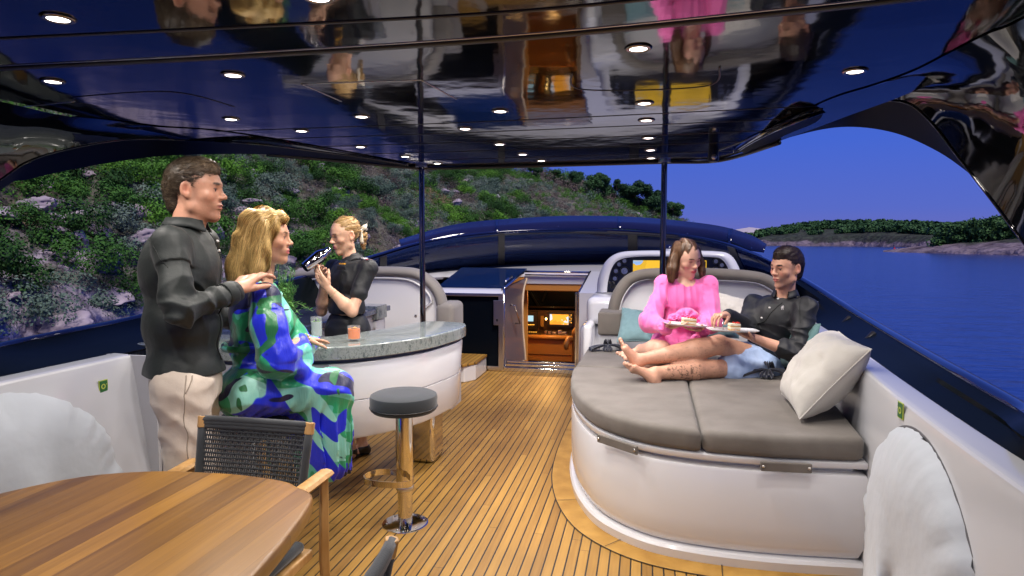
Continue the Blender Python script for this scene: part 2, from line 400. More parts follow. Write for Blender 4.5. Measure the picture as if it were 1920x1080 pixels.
def npmesh(name, V, Q, mats, parent=None, col=None, smooth=True, mi=None):
    me = bpy.data.meshes.new(name); k = Q.shape[1]
    me.vertices.add(len(V)); me.vertices.foreach_set('co', np.asarray(V, np.float32).ravel())
    me.loops.add(len(Q) * k); me.loops.foreach_set('vertex_index', Q.ravel().astype(np.int32))
    me.polygons.add(len(Q)); me.polygons.foreach_set('loop_start', (np.arange(len(Q)) * k).astype(np.int32))
    try: me.polygons.foreach_set('loop_total', np.full(len(Q), k, np.int32))
    except Exception: pass
    for m_ in (mats if isinstance(mats, (list, tuple)) else [mats]): me.materials.append(m_)
    if mi is not None: me.polygons.foreach_set('material_index', np.asarray(mi, np.int32))
    me.polygons.foreach_set('use_smooth', np.full(len(Q), bool(smooth)))
    me.update(calc_edges=True)
    if col is not None:
        ca = me.color_attributes.new('Col', 'FLOAT_COLOR', 'POINT'); c4 = np.ones((len(V), 4), np.float32); c4[:, :3] = col; ca.data.foreach_set('color', c4.ravel())
    o = bpy.data.objects.new(name, me); put(o, parent); return o

def frame(fwd, up=(0, 0, 1)):
    """columns: left, forward, up"""
    f = nrm(fwd); l = nrm(np.cross(up, f)); u = np.cross(f, l); return np.stack([l, f, u], 1)
def rot(v, ax, a):
    ax = nrm(ax); v = np.array(v, float); return v * math.cos(a) + np.cross(ax, v) * math.sin(a) + ax * (ax @ v) * (1 - math.cos(a))

def head(S, c, M, s=1.0, fem=False, jaw=1.0, nose=1.0, smile=0):
    W = lambda x, y, z: np.array(c) + s * (M @ np.array([x, y, z]))
    E = lambda p, r, k=0.012, sub=False: S.ell(W(*p), np.array(r) * s, M, k * s, sub)
    K = lambda a, b, ra, rb, k=0.012, sub=False: S.cone(W(*a), W(*b), ra * s, rb * s, k * s, None, sub)
    j = jaw
    E((0, -0.012, 0.036), (0.075, 0.094, 0.086), 0.02)
    E((0, 0.035, 0.02), (0.064, 0.058, 0.062), 0.03)
    E((0, 0.026, -0.040), (0.055 * j, 0.060, 0.066), 0.03)
    for q in (-1, 1):
        K((q * 0.060, -0.002, -0.022), (q * 0.050 * j, 0.010, -0.062), 0.014, 0.016, 0.02)
        K((q * 0.050 * j, 0.010, -0.066), (0, 0.066, -0.098), 0.016, 0.015, 0.022)
        E((q * 0.043, 0.062, -0.020), (0.020, 0.017, 0.016), 0.025)
        K((q * 0.010, 0.089, 0.026), (q * 0.042, 0.076, 0.026), 0.0085 if not fem else 0.006, 0.006, 0.014)
    E((0, 0.075, -0.096), (0.017 if fem else 0.022, 0.014, 0.014), 0.02)
    E((0, 0.078, -0.056), (0.026, 0.018, 0.022), 0.02)
    for q in (-1, 1): E((q * 0.031, 0.098, 0.006), (0.018, 0.016, 0.0125), 0.012, True)
    for q in (-1, 1): E((q * 0.0315, 0.0735, 0.006), (0.0165, 0.0135, 0.0125), 0.006)
    n = nose
    K((0, 0.085, 0.020), (0, 0.094 + 0.012 * n, -0.018), 0.0065, 0.0085, 0.012)
    E((0, 0.098 + 0.012 * n, -0.022), (0.0095, 0.010, 0.0085), 0.01)
    for q in (-1, 1): E((q * 0.0115, 0.094 + 0.004 * n, -0.026), (0.0075, 0.010, 0.0065), 0.008)
    lw = 0.024 if fem else 0.025; lt = 0.0062 if fem else 0.0045
    E((0, 0.0935, -0.0525), (lw, 0.0085, lt), 0.005); E((0, 0.0915, -0.0645), (lw * 0.88, 0.0095, lt * 1.15), 0.005)
    E((0, 0.104, -0.0583), (lw * 1.05, 0.009, 0.0016), 0.004, True)
    for q in (-1, 1):
        E((q * 0.0775, -0.010, 0.0), (0.009, 0.019, 0.031), 0.008)
        E((q * 0.083, -0.004, 0.004), (0.006, 0.010, 0.018), 0.006, True)
        E((q * 0.077, 0.001, -0.024), (0.007, 0.008, 0.010), 0.008)
    return W

def head_paint(P, col, c, M, s, skin, lips, brow, stub=0, fem=False, lid=None, blush=0.4):
    L = ((P - c) @ M) / s; x, y, z = np.abs(L[:, 0]), L[:, 1], L[:, 2]
    near = (np.linalg.norm(L, axis=1) < 0.16)
    def blend(m, cc): 
        m = (np.clip(m, 0, 1) * near)[:, None]; col[:] = col * (1 - m) + np.array(cc) * m
    e = lambda cx, cy, cz, rx, ry, rz: 1 - np.sqrt(((x - cx) / rx) ** 2 + ((y - cy) / ry) ** 2 + ((z - cz) / rz) ** 2)
    sk = np.array(skin)
    if blush: blend(e(0.042, 0.065, -0.022, 0.028, 0.04, 0.024) * blush * 1.2, sk * (1.08, 0.72, 0.66))
    blend(e(0, 0.112, -0.02, 0.016, 0.02, 0.016) * 0.4, sk * (0.98, 0.78, 0.72))
    blend(e(0.08, -0.008, 0.0, 0.012, 0.025, 0.035) * 0.9, sk * (1.02, 0.68, 0.60))
    if stub: blend(np.clip(e(0, 0.055, -0.075, 0.07, 0.062, 0.052) * 2.5, 0, 1) * stub, sk * (0.42, 0.38, 0.38))
    blend(e(0, 0.095, -0.0585, 0.026, 0.022, 0.0135 if fem else 0.010) * 6, lips)
    blend(e(0, 0.100, -0.0585, 0.024, 0.02, 0.0022) * 3, np.array(lips) * 0.35)
    blend(e(0.031, 0.088, 0.0285, 0.021, 0.03, 0.0050 if fem else 0.0068) * 4, brow)
    blend(e(0.032, 0.088, 0.008, 0.020, 0.02, 0.012) * 1.2, sk * (0.72, 0.55, 0.50))
    blend(e(0.0315, 0.090, 0.0085, 0.017, 0.02, 0.0042) * 4, lid if lid is not None else (0.02, 0.012, 0.01))
    for q in (1,): blend(e(0.008, 0.104, -0.032, 0.006, 0.01, 0.0035) * 3, sk * 0.25)
def eyes(W, M, s, gaze=(0, 1, 0), openy=1.0, iris=(0.05, 0.03, 0.02)):
    """two eyeballs with iris, returned as mesh pieces"""
    V = []; Q = []; Cc = []
    for q in (-1, 1):
        c = W(q * 0.0315, 0.0755, 0.004); r = 0.0118 * s; g = M @ nrm(gaze); n = 14; b = len(V)
        A = frame(g, M[:, 2])
        for i in range(n + 1):
            for j in range(n):
                th = math.pi * i / n; ph = 2 * math.pi * j / n
                d = np.array([math.sin(th) * math.cos(ph), math.cos(th), math.sin(th) * math.sin(ph)])
                V.append(c + r * (A @ d)); Cc.append((0.01, 0.01, 0.01) if th < 0.22 else iris if th < 0.50 else (0.62, 0.58, 0.56))
        for i in range(n):
            for j in range(n): j2 = (j + 1) % n; Q.append((b + i * n + j, b + i * n + j2, b + (i + 1) * n + j2, b + (i + 1) * n + j))
    return np.array(V), np.array(Q), np.array(Cc)

def hand(S, w_, d, n, thumb, curl=(0.3, 0.35, 0.4, 0.45), s=1.0, spread=0.10, tcurl=0.4, tout=0.75, kk=0.006, bend=None):
    """w_ wrist point, d finger direction, n palm normal (out of the palm), thumb = side on which the thumb leaves"""
    d = nrm(d); n = nrm(n - d * (np.array(n) @ d)); t = nrm(np.cross(d, n)); 
    if t @ np.array(thumb) < 0: t = -t
    w_ = np.array(w_, float)
    S.cone(w_ - d * 0.02 * s, w_ + d * 0.03 * s, 0.025 * s, 0.030 * s, 0.012 * s, (n, 0.68))
    S.cone(w_ + d * 0.035 * s + t * 0.014 * s, w_ + d * 0.082 * s + t * 0.022 * s, 0.024 * s, 0.019 * s, 0.012 * s, (n, 0.60))
    S.cone(w_ + d * 0.035 * s - t * 0.014 * s, w_ + d * 0.078 * s - t * 0.022 * s, 0.024 * s, 0.018 * s, 0.012 * s, (n, 0.58))
    Ls = ((0.042, 0.025, 0.020), (0.046, 0.029, 0.021), (0.043, 0.027, 0.020), (0.033, 0.020, 0.018))
    for i in range(4):
        o = (0.031, 0.0105, -0.0105, -0.030)[i]; fw = (0.088, 0.092, 0.088, 0.080)[i]
        p = w_ + (d * fw + t * o) * s; dd = nrm(d + t * spread * (1.5 - i) * 0.7); r = (0.0088, 0.0090, 0.0086, 0.0076)[i] * s
        ax = np.cross(dd, n); cu = curl[i]
        S.cone(p - dd * 0.02 * s, p, r * 1.15, r * 1.12, kk * s)
        for q in range(3):
            dd = rot(dd, ax, cu * ((0.9, 1.1, 0.8)[q])); p2 = p + dd * Ls[i][q] * s
            S.cone(p, p2, r, r * 0.90, 0.0035 * s if q else kk * s); p = p2; r *= 0.90
    p = w_ + (d * 0.022 + t * 0.024 + n * 0.006) * s; dd = nrm(d * 0.62 + t * tout + n * 0.25); r = 0.0125 * s; ax = nrm(np.cross(dd, nrm(-t * 0.6 + n * 0.6 + d * 0.4)))
    for L_ in (0.040, 0.034, 0.026):
        p2 = p + dd * L_ * s; S.cone(p, p2, r, r * 0.86, kk * s); p = p2; r *= 0.86; dd = rot(dd, ax, tcurl)
def limb(S, a, m, b, ra, rm, rb, k=0.02, bulge=0.0, bdir=None):
    """two tapered segments with a muscle swell on the second"""
    a, m, b = [np.array(v, float) for v in (a, m, b)]
    S.cone(a, m, ra, rm, k); c = m + (b - m) * 0.32
    if bulge:
        o = np.array(bdir if bdir is not None else (0, 0, 0)) * bulge * 0.5
        S.cone(m, c + o, rm, rm + bulge, k); S.cone(c + o, b, rm + bulge, rb, k)
    else: S.cone(m, b, rm, rb, k)
def foot(S, ank, toe, up, s=1.0, k=0.012, side=1, spread=1.0):
    """bare foot: ank ankle joint, toe direction, up towards the shin; side +1: big toe on the left of 'toe'"""
    f = nrm(toe); u = nrm(np.array(up) - f * (np.array(up) @ f)); l = np.cross(u, f) * side
    P = lambda a, b, c: np.array(ank) + (f * a + l * b + u * c) * s
    S.cone(P(-0.035, 0, -0.055), P(-0.01, 0, -0.045), 0.029 * s, 0.032 * s, k)
    S.cone(P(0, 0, 0.0), P(-0.02, 0, -0.04), 0.034 * s, 0.032 * s, 0.02)
    S.cone(P(0.0, 0.004, -0.022), P(0.105, 0.012, -0.056), 0.034 * s, 0.022 * s, 0.025)
    S.cone(P(0.0, -0.010, -0.050), P(0.10, -0.024, -0.064), 0.026 * s, 0.018 * s, 0.02)
    S.cone(P(0.115, 0.026, -0.060), P(0.125, -0.026, -0.066), 0.022 * s, 0.015 * s, 0.02)
    for i, (bo, ln, r) in enumerate(((0.030, 0.058, 0.0135), (0.011, 0.056, 0.0095), (-0.004, 0.050, 0.009), (-0.018, 0.042, 0.0085), (-0.031, 0.033, 0.008))):
        st = P(0.122 - 0.012 * i * 0.8, bo * 0.95, -0.064); en = st + (f * ln * 0.85 + l * bo * 0.10 * spread + u * 0.004) * s
        S.cone(st, en, r * 0.92 * s, r * s, 0.004); 

def fsamp(S, p):
    q = (p - S.lo) / S.h; i = np.clip(q.astype(int), 0, S.n - 2); f = q - i; o = np.zeros(len(p))
    for dx in (0, 1):
        for dy in (0, 1):
            for dz in (0, 1): o += S.F[i[:, 0] + dx, i[:, 1] + dy, i[:, 2] + dz] * np.abs(1 - dx - f[:, 0]) * np.abs(1 - dy - f[:, 1]) * np.abs(1 - dz - f[:, 2])
    return o
def fgrad(S, p):
    g = np.stack([fsamp(S, p + S.h * e_) - fsamp(S, p - S.h * e_) for e_ in np.eye(3)], 1); return g / (np.linalg.norm(g, axis=1, keepdims=True) + 1e-9)
def strands(V, N, n, L, wd, flow, rg, lift=0.002, curv=0.0, segs=5, fr=None, jit=0.1, S=None, free=0.0):
    idx = rg.integers(0, len(V), n); lf = lift * rg.uniform(0.1, 1.2, n); p = V[idx].copy(); nn = N[idx].copy()
    if fr is not None: k = fr(p); p, nn = p[k], nn[k]
    n = len(p); p = p + nn * lf[:n, None]; Ls = L * rg.uniform(0.6, 1.2, (n, 1)); jt = rg.normal(0, jit, (n, 3))
    pts = [p]; ws = []
    side = None; out = []
    for q in range(segs):
        d = flow(p) + jt; d = d - nn * (d * nn).sum(1, keepdims=True); d /= np.linalg.norm(d, axis=1, keepdims=True) + 1e-9
        if side is None: side = np.cross(d, nn)
        p = p + d * Ls / segs
        if S is not None:
            v = fsamp(S, p); nn = fgrad(S, p); ok = np.abs(v) < 0.06; p = p - nn * np.where(ok, np.clip(v - lf - free * (q / segs) ** 2, -0.03, 0.03), 0)[:, None]; side = np.where(ok[:, None], np.cross(d, nn), side)
        pts.append(p)
    Vs = []; Q = []
    for q, pp in enumerate(pts):
        wq = wd * (1 - (q / segs) ** 2 * 0.85) * rg.uniform(0.6, 1.3, (n, 1)); Vs += [pp - side * wq, pp + side * wq]
    Vs = np.stack(Vs, 1).reshape(-1, 3); m = 2 * (segs + 1); base = np.arange(n) * m
    for q in range(segs): Q.append(np.stack([base + 2 * q, base + 2 * q + 1, base + 2 * q + 3, base + 2 * q + 2], 1))
    return Vs, np.concatenate(Q), np.repeat(rg.uniform(0, 1, n), m)
def join(parts):
    V = []; Q = []; Cc = []; b = 0
    for v, q, c in parts: V.append(v); Q.append(q + b); Cc.append(c); b += len(v)
    return np.concatenate(V), np.concatenate(Q), np.concatenate(Cc)
# ------------------------------------------------------------------ deck
def outl(pts, n=6): return [(p[0], p[1]) for p in spline([(a, b, 0) for a, b in pts], n)]
b = MB(); b.prism([(-2.95, -2.2), (0.86, -2.2), (0.98, 1.8), (1.3, 4.2), (1.4, 7.12), (-2.95, 7.12)], -0.05, 0.0)
tag(b.build('deck', M_teak), kind='structure')
SB = [(-0.44, 6.2), (-0.475, 5.4), (-0.485, 4.7), (-0.47, 4.2), (-0.43, 3.86), (-0.35, 3.55), (-0.22, 3.28), (-0.01, 3.09), (0.24, 3.01), (0.58, 2.99), (0.985, 3.02)]
SBs = [np.array(p) for p in outl(SB, 5)]
def offs(pts, d):
    out = []
    for i, p in enumerate(pts):
        t = pts[min(i + 1, len(pts) - 1)] - pts[max(i - 1, 0)]; t = t / np.linalg.norm(t); out.append(p + d * np.array([t[1], -t[0]]))
    return out
g0, g1 = offs(SBs, -0.02), offs(SBs, 0.115); g2 = offs(SBs, 0.121)
b = MB(); b.grid([[(p[0], p[1], 0.004) for p in g0], [(p[0], p[1], 0.004) for p in g1]], 0)
b.grid([[(p[0], p[1], 0.0045) for p in g1], [(p[0], p[1], 0.0045) for p in g2]], 1)
for i in (8, 24, 33, 42):
    p, q = g0[i], g1[i]; t = np.array([q[1] - p[1], p[0] - q[0]]); t = t / np.linalg.norm(t) * 0.002
    b.add([(*(p - t), 0.0085), (*(q - t), 0.0085), (*(q + t), 0.0085), (*(p + t), 0.0085)], [(0, 1, 2, 3)], 1)
tag(b.build('deck_margin_board', [M_teak_border, M_caulk], fix=True), kind='structure')

# ------------------------------------------------------------------ yacht hull below, bulwarks and rails
RW = [(0.80, -2.2), (0.88, 0.6), (0.925, 1.70), (0.945, 2.15), (0.98, 2.66), (1.02, 3.14), (1.08, 3.82), (1.12, 4.54), (1.17, 5.4), (1.2, 6.4)]      # starboard wall, inner top edge
RWs = [np.array(p) for p in outl(RW, 6)]
LW = [np.array(p) for p in outl([(-2.54, -2.2), (-2.58, 0.5), (-2.60, 2.0), (-2.60, 3.0), (-2.68, 5.0), (-2.66, 6.6)], 6)]
RAIL = [at(2050, 830, y=1.8), at(1920, 755, y=2.35), at(1800, 690, y=2.93), at(1700, 635, y=3.78), at(1600, 578, y=5.1), at(1500, 517, y=6.5), at(1420, 476, y=7.6),
        at(1350, 451, y=8.5), at(1250, 435, y=9.15), at(1100, 428, y=9.4), at(940, 432, y=9.1), at(800, 450, y=8.3), at(700, 477, y=7.2), at(640, 494, y=6.3), at(560, 517, y=5.3),
        at(275, 585, y=3.6), at(140, 612, y=3.0), at(0, 640, y=2.55), at(-200, 682, y=1.95)]
RAIL = [np.array([1.0, -2.4, 0.86]), np.array([1.12, 0.2, 0.9])] + RAIL + [np.array([-3.12, 0.4, 0.98]), np.array([-3.05, -2.4, 0.96])]
RS = spline(RAIL, 8)
def bulwark(pts, sgn, name, label, ztop, zr, rail_pts):
    t = thing(name, label, 'bulwark', (pts[8][0], pts[8][1], 0))
    P = np.array(pts)
    rows = []
    for dx, z in ((-0.16 if sgn < 0 else -0.04, 0.0), (-0.15 if sgn < 0 else -0.038, 0.05), (-0.026, ztop - 0.04), (-0.018, ztop - 0.012), (-0.012, ztop - 0.004), (-0.002, ztop), (0.008, ztop + 0.001), (0.070, ztop + 0.004), (0.080, ztop + 0.004), (0.088, ztop), (0.090, ztop - 0.05)):
        rows.append([(p[0] + sgn * dx, p[1], z) for p in P])
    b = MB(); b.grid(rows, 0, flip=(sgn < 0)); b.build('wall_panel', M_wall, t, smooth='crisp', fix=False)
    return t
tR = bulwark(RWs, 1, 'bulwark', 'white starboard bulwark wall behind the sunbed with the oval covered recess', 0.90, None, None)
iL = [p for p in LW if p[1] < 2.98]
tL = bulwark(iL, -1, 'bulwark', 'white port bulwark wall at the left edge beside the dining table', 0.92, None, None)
# end face of the port wall and the lower lockers forward of it
b = MB(); q = iL[-1]; b.box((q[0] - 0.13, q[1], 0), (q[0] + 0.16, q[1] + 0.02, 0.915)); b.build('end_panel', M_white2, tL)
# dark outer sides up to the rail
def railnear(y, side):
    c = [p for p in RS if (p[0] > -0.8) == (side > 0)]
    c.sort(key=lambda p: p[1]); ys = [p[1] for p in c]
    return np.array([np.interp(y, ys, [p[i] for p in c]) for i in range(3)])
def side_skin(pts, sgn, ztop, parent, y1):
    rows = [[], [], [], [], []]
    for p in pts:
        if p[1] > y1: continue
        r = railnear(p[1], sgn); x0 = p[0] + sgn * 0.09
        rows[0].append((x0, p[1], ztop - 0.01)); rows[1].append((x0 + sgn * 0.02, p[1], ztop - 0.022))
        rows[2].append((x0 + (r[0] - x0) * 0.55, p[1], ztop - 0.02 + (r[2] - ztop) * 0.45)); rows[3].append((r[0] - sgn * 0.075, p[1], r[2] - 0.045)); rows[4].append((r[0] - sgn * 0.025, p[1], r[2] - 0.022))
    b = MB(); b.grid(rows, 0, flip=(sgn < 0)); b.build('dark_side_panel', M_side, parent, smooth='auto')
side_skin(RWs, 1, 0.90, tR, 7.5); side_skin(LW, -1, 0.92, tL, 7.5)
# window frames set into the starboard panel
for y in (4.2, 4.9):
    r = railnear(y, 1); r2 = railnear(y + 0.06, 1); x0 = float(np.interp(y, [p[1] for p in RWs], [p[0] for p in RWs])) + 0.13
    b = MB(); b.tube([(x0 + 0.02, y, 0.84), ((x0 + r[0]) / 2, y + 0.02, 0.90), (r[0] - 0.06, y + 0.04, r[2] - 0.04)], 0.022, 8); b.build('window_post', M_groove, tR, smooth=True)
# rail: navy gloss tube running right round through the windscreen frame
t = thing('windscreen', 'long curved tinted windscreen with navy blue frame around the forward deck', 'windscreen', tuple(at(1100, 494, y=9.6)))
prof = [(-0.035, -0.030), (-0.040, -0.008), (-0.025, 0.008), (0.0, 0.012), (0.035, 0.004), (0.06, -0.03), (0.07, -0.08), (0.0, -0.07), (-0.025, -0.04)]
rows = []
for i, p in enumerate(RS):
    tt = RS[min(i + 1, len(RS) - 1)] - RS[max(i - 1, 0)]; tt = nrm(tt); nn = nrm(np.cross(tt, ZZ)); rows.append([p + nn * a * 0.8 + ZZ * (c_ * 0.7 - 0.012) for a, c_ in prof])
b = MB(); b.grid(rows, closed=True); b.build('top_rail', M_navy, t, smooth=True, fix=True)
# thin black seal under it
b = MB(); b.tube([p + ZZ * -0.062 + nrm(np.array([-0.8, 4.5, p[2]]) - p) * 0.05 for p in RS], 0.016, 6); b.build('rubber_seal', M_groove, t, smooth=True)
# glass between rail and coaming, seen from y>5
GB = [at(1500, 560, y=6.2), at(1430, 520, y=7.8), at(1300, 500, y=9.3), at(1160, 494, y=9.8), at(1000, 497, y=9.7), at(900, 503, y=9.3), at(806, 511, y=8.6), at(700, 528, y=7.4), at(640, 560, y=6.0)]
GT = [at(1480, 508, y=6.2), at(1405, 474, y=7.6), at(1290, 443, y=8.9), at(1160, 433, y=9.35), at(1000, 434, y=9.2), at(900, 441, y=8.85), at(806, 455, y=8.2), at(700, 486, y=7.1), at(640, 502, y=6.1)]
gb, gt = spline(GB, 8), spline(GT, 8)
b = MB(); b.grid([gb, gt]); b.build('glass', M_tint, t, smooth=True, solid=0.008)
for px in (8 * 2 + 6, 8 * 4 + 4, 8 * 6 + 6, 10):
    b = MB(); a_, c_ = gb[px], gt[px]; a2, c2 = gb[px + 1], gt[px + 1]; o = nrm(np.array([-0.6, 5, 1]) - a_) * 0.02
    b.add([a_ + o, a2 + o, c2 + o, c_ + o, a_ - o, a2 - o, c2 - o, c_ - o], [(0, 1, 2, 3), (7, 6, 5, 4), (0, 4, 5, 1), (1, 5, 6, 2), (2, 6, 7, 3), (3, 7, 4, 0)]); b.build('mullion', M_groove, t)
b = MB(); b.tube([p + nrm(np.array([-0.6, 5, 1.2]) - p) * 0.03 for p in gb], 0.03, 6); b.build('base_seal', M_groove, t, smooth=True)
# visor strip
VT = [at(748, 450, y=8.9), at(860, 420, y=9.4), at(1000, 408, y=9.8), at(1090, 405, y=9.9), at(1200, 408, y=9.75), at(1330, 421, y=9.1), at(1400, 438, y=8.5), at(1437, 458, y=8.1)]
VB = [at(752, 466, y=8.6), at(860, 446, y=9.1), at(1000, 431, y=9.4), at(1090, 428, y=9.5), at(1200, 431, y=9.3), at(1330, 449, y=8.8), at(1395, 467, y=8.2), at(1432, 473, y=7.9)]
vt, vb = spline(VT, 6), spline(VB, 6)
b = MB(); b.grid([vb, vt]); b.build('visor', mat('visor_acrylic', (0.012, 0.014, 0.06), 0.06, ior=1.5, alpha=0.93), t, smooth=True, solid=0.012)
for i in (9, 22, 33):
    b = MB(); o = nrm(np.array([-0.6, 5, 1.2]) - vb[i]) * 0.012; b.tube([vb[i] + o, vt[i] + o], 0.028, 6, flat=(1, 0.3)); b.build('visor_clip', M_navy, t, smooth=True)
for i in (4, 9, 15, 22, 28, 33, 38):
    b = MB(); b.lathe([(0.0, -0.004), (0.012, 0), (0.0, 0.008)], vb[i] + ZZ * 0.03 + nrm(np.array([-0.6, 5, 1.6]) - vb[i]) * 0.03, 8); b.build('screw', M_steel, t, smooth=True)
# hull skin outside (navy), seen only from other viewpoints
b = MB(); rows = []
for z, k in ((None, 0.06), (0.55, 0.5), (-1.5, 0.75), (-5.2, 0.9)):
    rw = []
    for i, p in enumerate(RS):
        c_ = np.array([-0.85, min(p[1], 6.0), p[2]]); o = nrm((p - c_) * (1, 1, 0)); q = p + o * k + np.array([0, max(0.0, p[1] - 7.0) * 1.8 * (k - 0.06), 0]); rw.append((q[0], q[1], (p[2] - 0.10) if z is None else z))
    rows.append(rw)
b.grid(rows); hull = b.build('yacht_hull', M_navy, smooth=True, fix=True); tag(hull, 'navy blue yacht hull falling away outside the deck rail', 'hull')

# ------------------------------------------------------------------ oval raft covers in both walls, green stickers
M_shadowgap = mat('grey_gap_shade', (0.10, 0.10, 0.11), 0.6)  # dark colour standing for the shade in the gap round each cover
def raft(name, c, ry, rz, nx, label, seed, zc=0.0):
    """puckered canvas dome on the plane x=c.x, normal nx"""
    t = thing(name, label, 'cover', (c[0], c[1], c[2] - rz))
    b = MB(); rows = []
    for i in range(26):
        r_ = i / 25; rw = []
        for j in range(120):
            a = 2 * math.pi * j / 120; pk = fbm(np.array([[math.cos(a) * 17, math.sin(a) * 17, seed + r_ * 1.2]]), 2, 3)[0]
            ed = max(0, r_ - 0.72) / 0.28
            bulge = 0.085 * math.sqrt(max(0, 1 - r_ ** 2.6)) * (1 + 0.25 * math.sin(2.2 * r_ + math.cos(a) * 2)) + pk * 0.030 * ed
            fold = 0.006 * math.sin(3 + 7 * (r_ * math.sin(a) * 0.8 + r_ * math.cos(a) * 0.35)) * (1 - ed) * (r_ < 2)
            rr = r_ * (1 + 0.004 * pk)
            y_, z_ = c[1] + ry * rr * math.cos(a), c[2] + rz * rr * math.sin(a)
            xw = xat(nx, y_, z_)
            rw.append((xw - nx * (bulge + fold * (1 - ed) + 0.005), y_, max(z_, 0.012)))
        rows.append(rw)
    b.grid(rows, closed=True, flip=(nx > 0)); b.build('canvas', M_canvas, t, smooth=True)
    b = MB(); rows = []
    for rr, dx in ((0.98, 0.001), (0.985, 0.003), (1.012, 0.003), (1.015, 0.001)):
        rows.append([(xat(nx, c[1] + ry * rr * math.cos(a), c[2] + rz * rr * math.sin(a)) - nx * dx, c[1] + ry * rr * math.cos(a), max(0.012, c[2] + rz * rr * math.sin(a))) for a in np.linspace(0, 2 * math.pi, 72, endpoint=False)])
    b.grid(rows, closed=True, flip=(nx > 0)); b.build('gap_shade_ring', M_shadowgap, t, smooth=True)
    return t
def xat(nx, y, z=0.4):
    o_ = (0.155 - 0.135 * min(max(z, 0), 0.87) / 0.87) if nx < 0 else 0.034 - 0.012 * z
    if nx > 0: return float(np.interp(y, [p[1] for p in RWs], [p[0] for p in RWs])) - o_
    return float(np.interp(y, [p[1] for p in LW][::1], [p[0] for p in LW])) + o_
raft('life_raft_cover', (1.0, 2.40, 0.31), 0.55, 0.53, 1, 'puckered white canvas cover in the wall at the lower right', 1)
raft('life_raft_cover', (-2.5, 2.05, 0.38), 0.55, 0.50, -1, 'large smooth white canvas cover in the port wall behind the wooden dining table', 5)
def sticker(py0, label, nx, y, z):
    x_ = xat(nx, y, z) - nx * 0.008
    t = thing('safety_sticker', label, 'sticker', (x_, y, z))
    g = mat('sticker_green', (0.02, 0.12, 0.03), 0.4); yl = mat('sticker_yellow', (0.42, 0.50, 0.08), 0.4)
    b = MB(); b.box((x_ - 0.0015, y - 0.026, z - 0.031), (x_ + 0.0015, y + 0.026, z + 0.031)); b.build('backing', yl, t)
    b = MB(); b.box((x_ - 0.003, y - 0.022, z - 0.027), (x_ + 0.003, y + 0.022, z + 0.027)); b.build('green_field', g, t)
    b = MB(); 
    for k in range(16):
        a0, a1 = 2 * math.pi * k / 16, 2 * math.pi * (k + 1) / 16; xx = x_ - nx * 0.0042
        P = lambda a, r_: (xx, y - 0.003 + r_ * math.cos(a), z + r_ * math.sin(a))
        b.add([P(a0, 0.007), P(a1, 0.007), P(a1, 0.013), P(a0, 0.013)], [(0, 1, 2, 3)])
    b.box((x_ - nx * 0.0042 - 0.0004, y + 0.013, z + 0.006), (x_ - nx * 0.0042 + 0.0004, y + 0.018, z + 0.010)); b.build('ring_symbol', yl, t)
q = at(178, 697, x=-2.60); sticker(0, 'small green sticker with yellow ring on the left wall', -1, q[1], 0.80)
q = at(1703, 770, x=0.97); sticker(0, 'small green sticker on the right wall above the cover', 1, q[1], float(q[2]))
# drain corner under the wall
q = at(1637, 1055, z=0.05)
b = MB(); b.lathe([(0.022, 0), (0.032, 0.002), (0.032, 0.012), (0.020, 0.014), (0.018, 0.0)], (q[0] - 0.0, q[1] - 0.0, 0.055), 20, M=np.array([[0, 0, -1], [1, 0, 0], [0, -1, 0]]).T)
tag(b.build('drain_fitting', M_steelb, smooth='auto'), 'small round metal drain low beside the sunbed base', 'drain')

# ------------------------------------------------------------------ hardtop
ZC = 2.07
t = thing('hardtop', 'glossy black hardtop roof with recessed lights spanning the whole deck', 'roof', (-0.8, 1.5, ZC))
FE = [(1.10, 1.2), (1.08, 2.0), (1.03, 2.5), (0.97, 2.9), (0.90, 3.2), (0.84, 3.5), (0.74, 3.95), (0.50, 4.72), (0.11, 4.74), (-0.43, 4.76), (-1.24, 4.77), (-1.73, 4.70), (-2.16, 4.12), (-2.42, 3.8), (-2.5, 3.3), (-2.55, 2.8), (-2.55, 2.0), (-2.5, -2.4), (0.95, -2.4)]
b = MB(); b.prism(FE, ZC, ZC + 0.10); b.build('ceiling_panel', M_black, t)
# forward lip
b = MB(); P = [np.array([*p, ZC - 0.008]) for p in FE[6:14]]; b.tube(spline(P, 5), 0.014, 8); b.build('edge_trim', M_groove, t, smooth=True)
# side mouldings: opening edge A, crease B, ceiling join Cc
A_R = [at(1395, 287, z=2.06), at(1440, 270, z=2.06), at(1530, 245, x=0.92), at(1600, 238, x=1.04), at(1680, 250, x=1.17), at(1760, 285, x=1.26), at(1830, 335, x=1.33), at(1880, 375, x=1.38), at(1920, 412, x=1.42), np.array([1.40, 2.5, 1.20]), np.array([1.29, 2.25, 0.95]), np.array([1.20, 0.9, 0.93])]
B_R = [at(1385, 283, z=2.062), at(1420, 262, z=2.06), at(1500, 226, z=2.03), at(1600, 196, x=0.93), at(1690, 190, x=1.02), at(1745, 228, x=1.09), at(1800, 298, x=1.14), at(1860, 375, x=1.20), at(1920, 455, x=1.25), np.array([1.24, 1.95, 1.15]), np.array([1.20, 1.7, 0.94]), np.array([1.12, 0.4, 0.92])]
C_R = [at(1375, 281, z=2.066), at(1400, 262, z=2.066), at(1480, 222, z=2.066), at(1560, 185, z=2.066), at(1640, 160, z=2.066), at(1710, 135, z=2.066), at(1780, 100, z=2.066), at(1850, 65, z=2.066), at(1930, 30, z=2.066), np.array([0.95, 1.2, 2.066]), np.array([0.93, 0.6, 2.066]), np.array([0.93, -0.8, 2.066])]
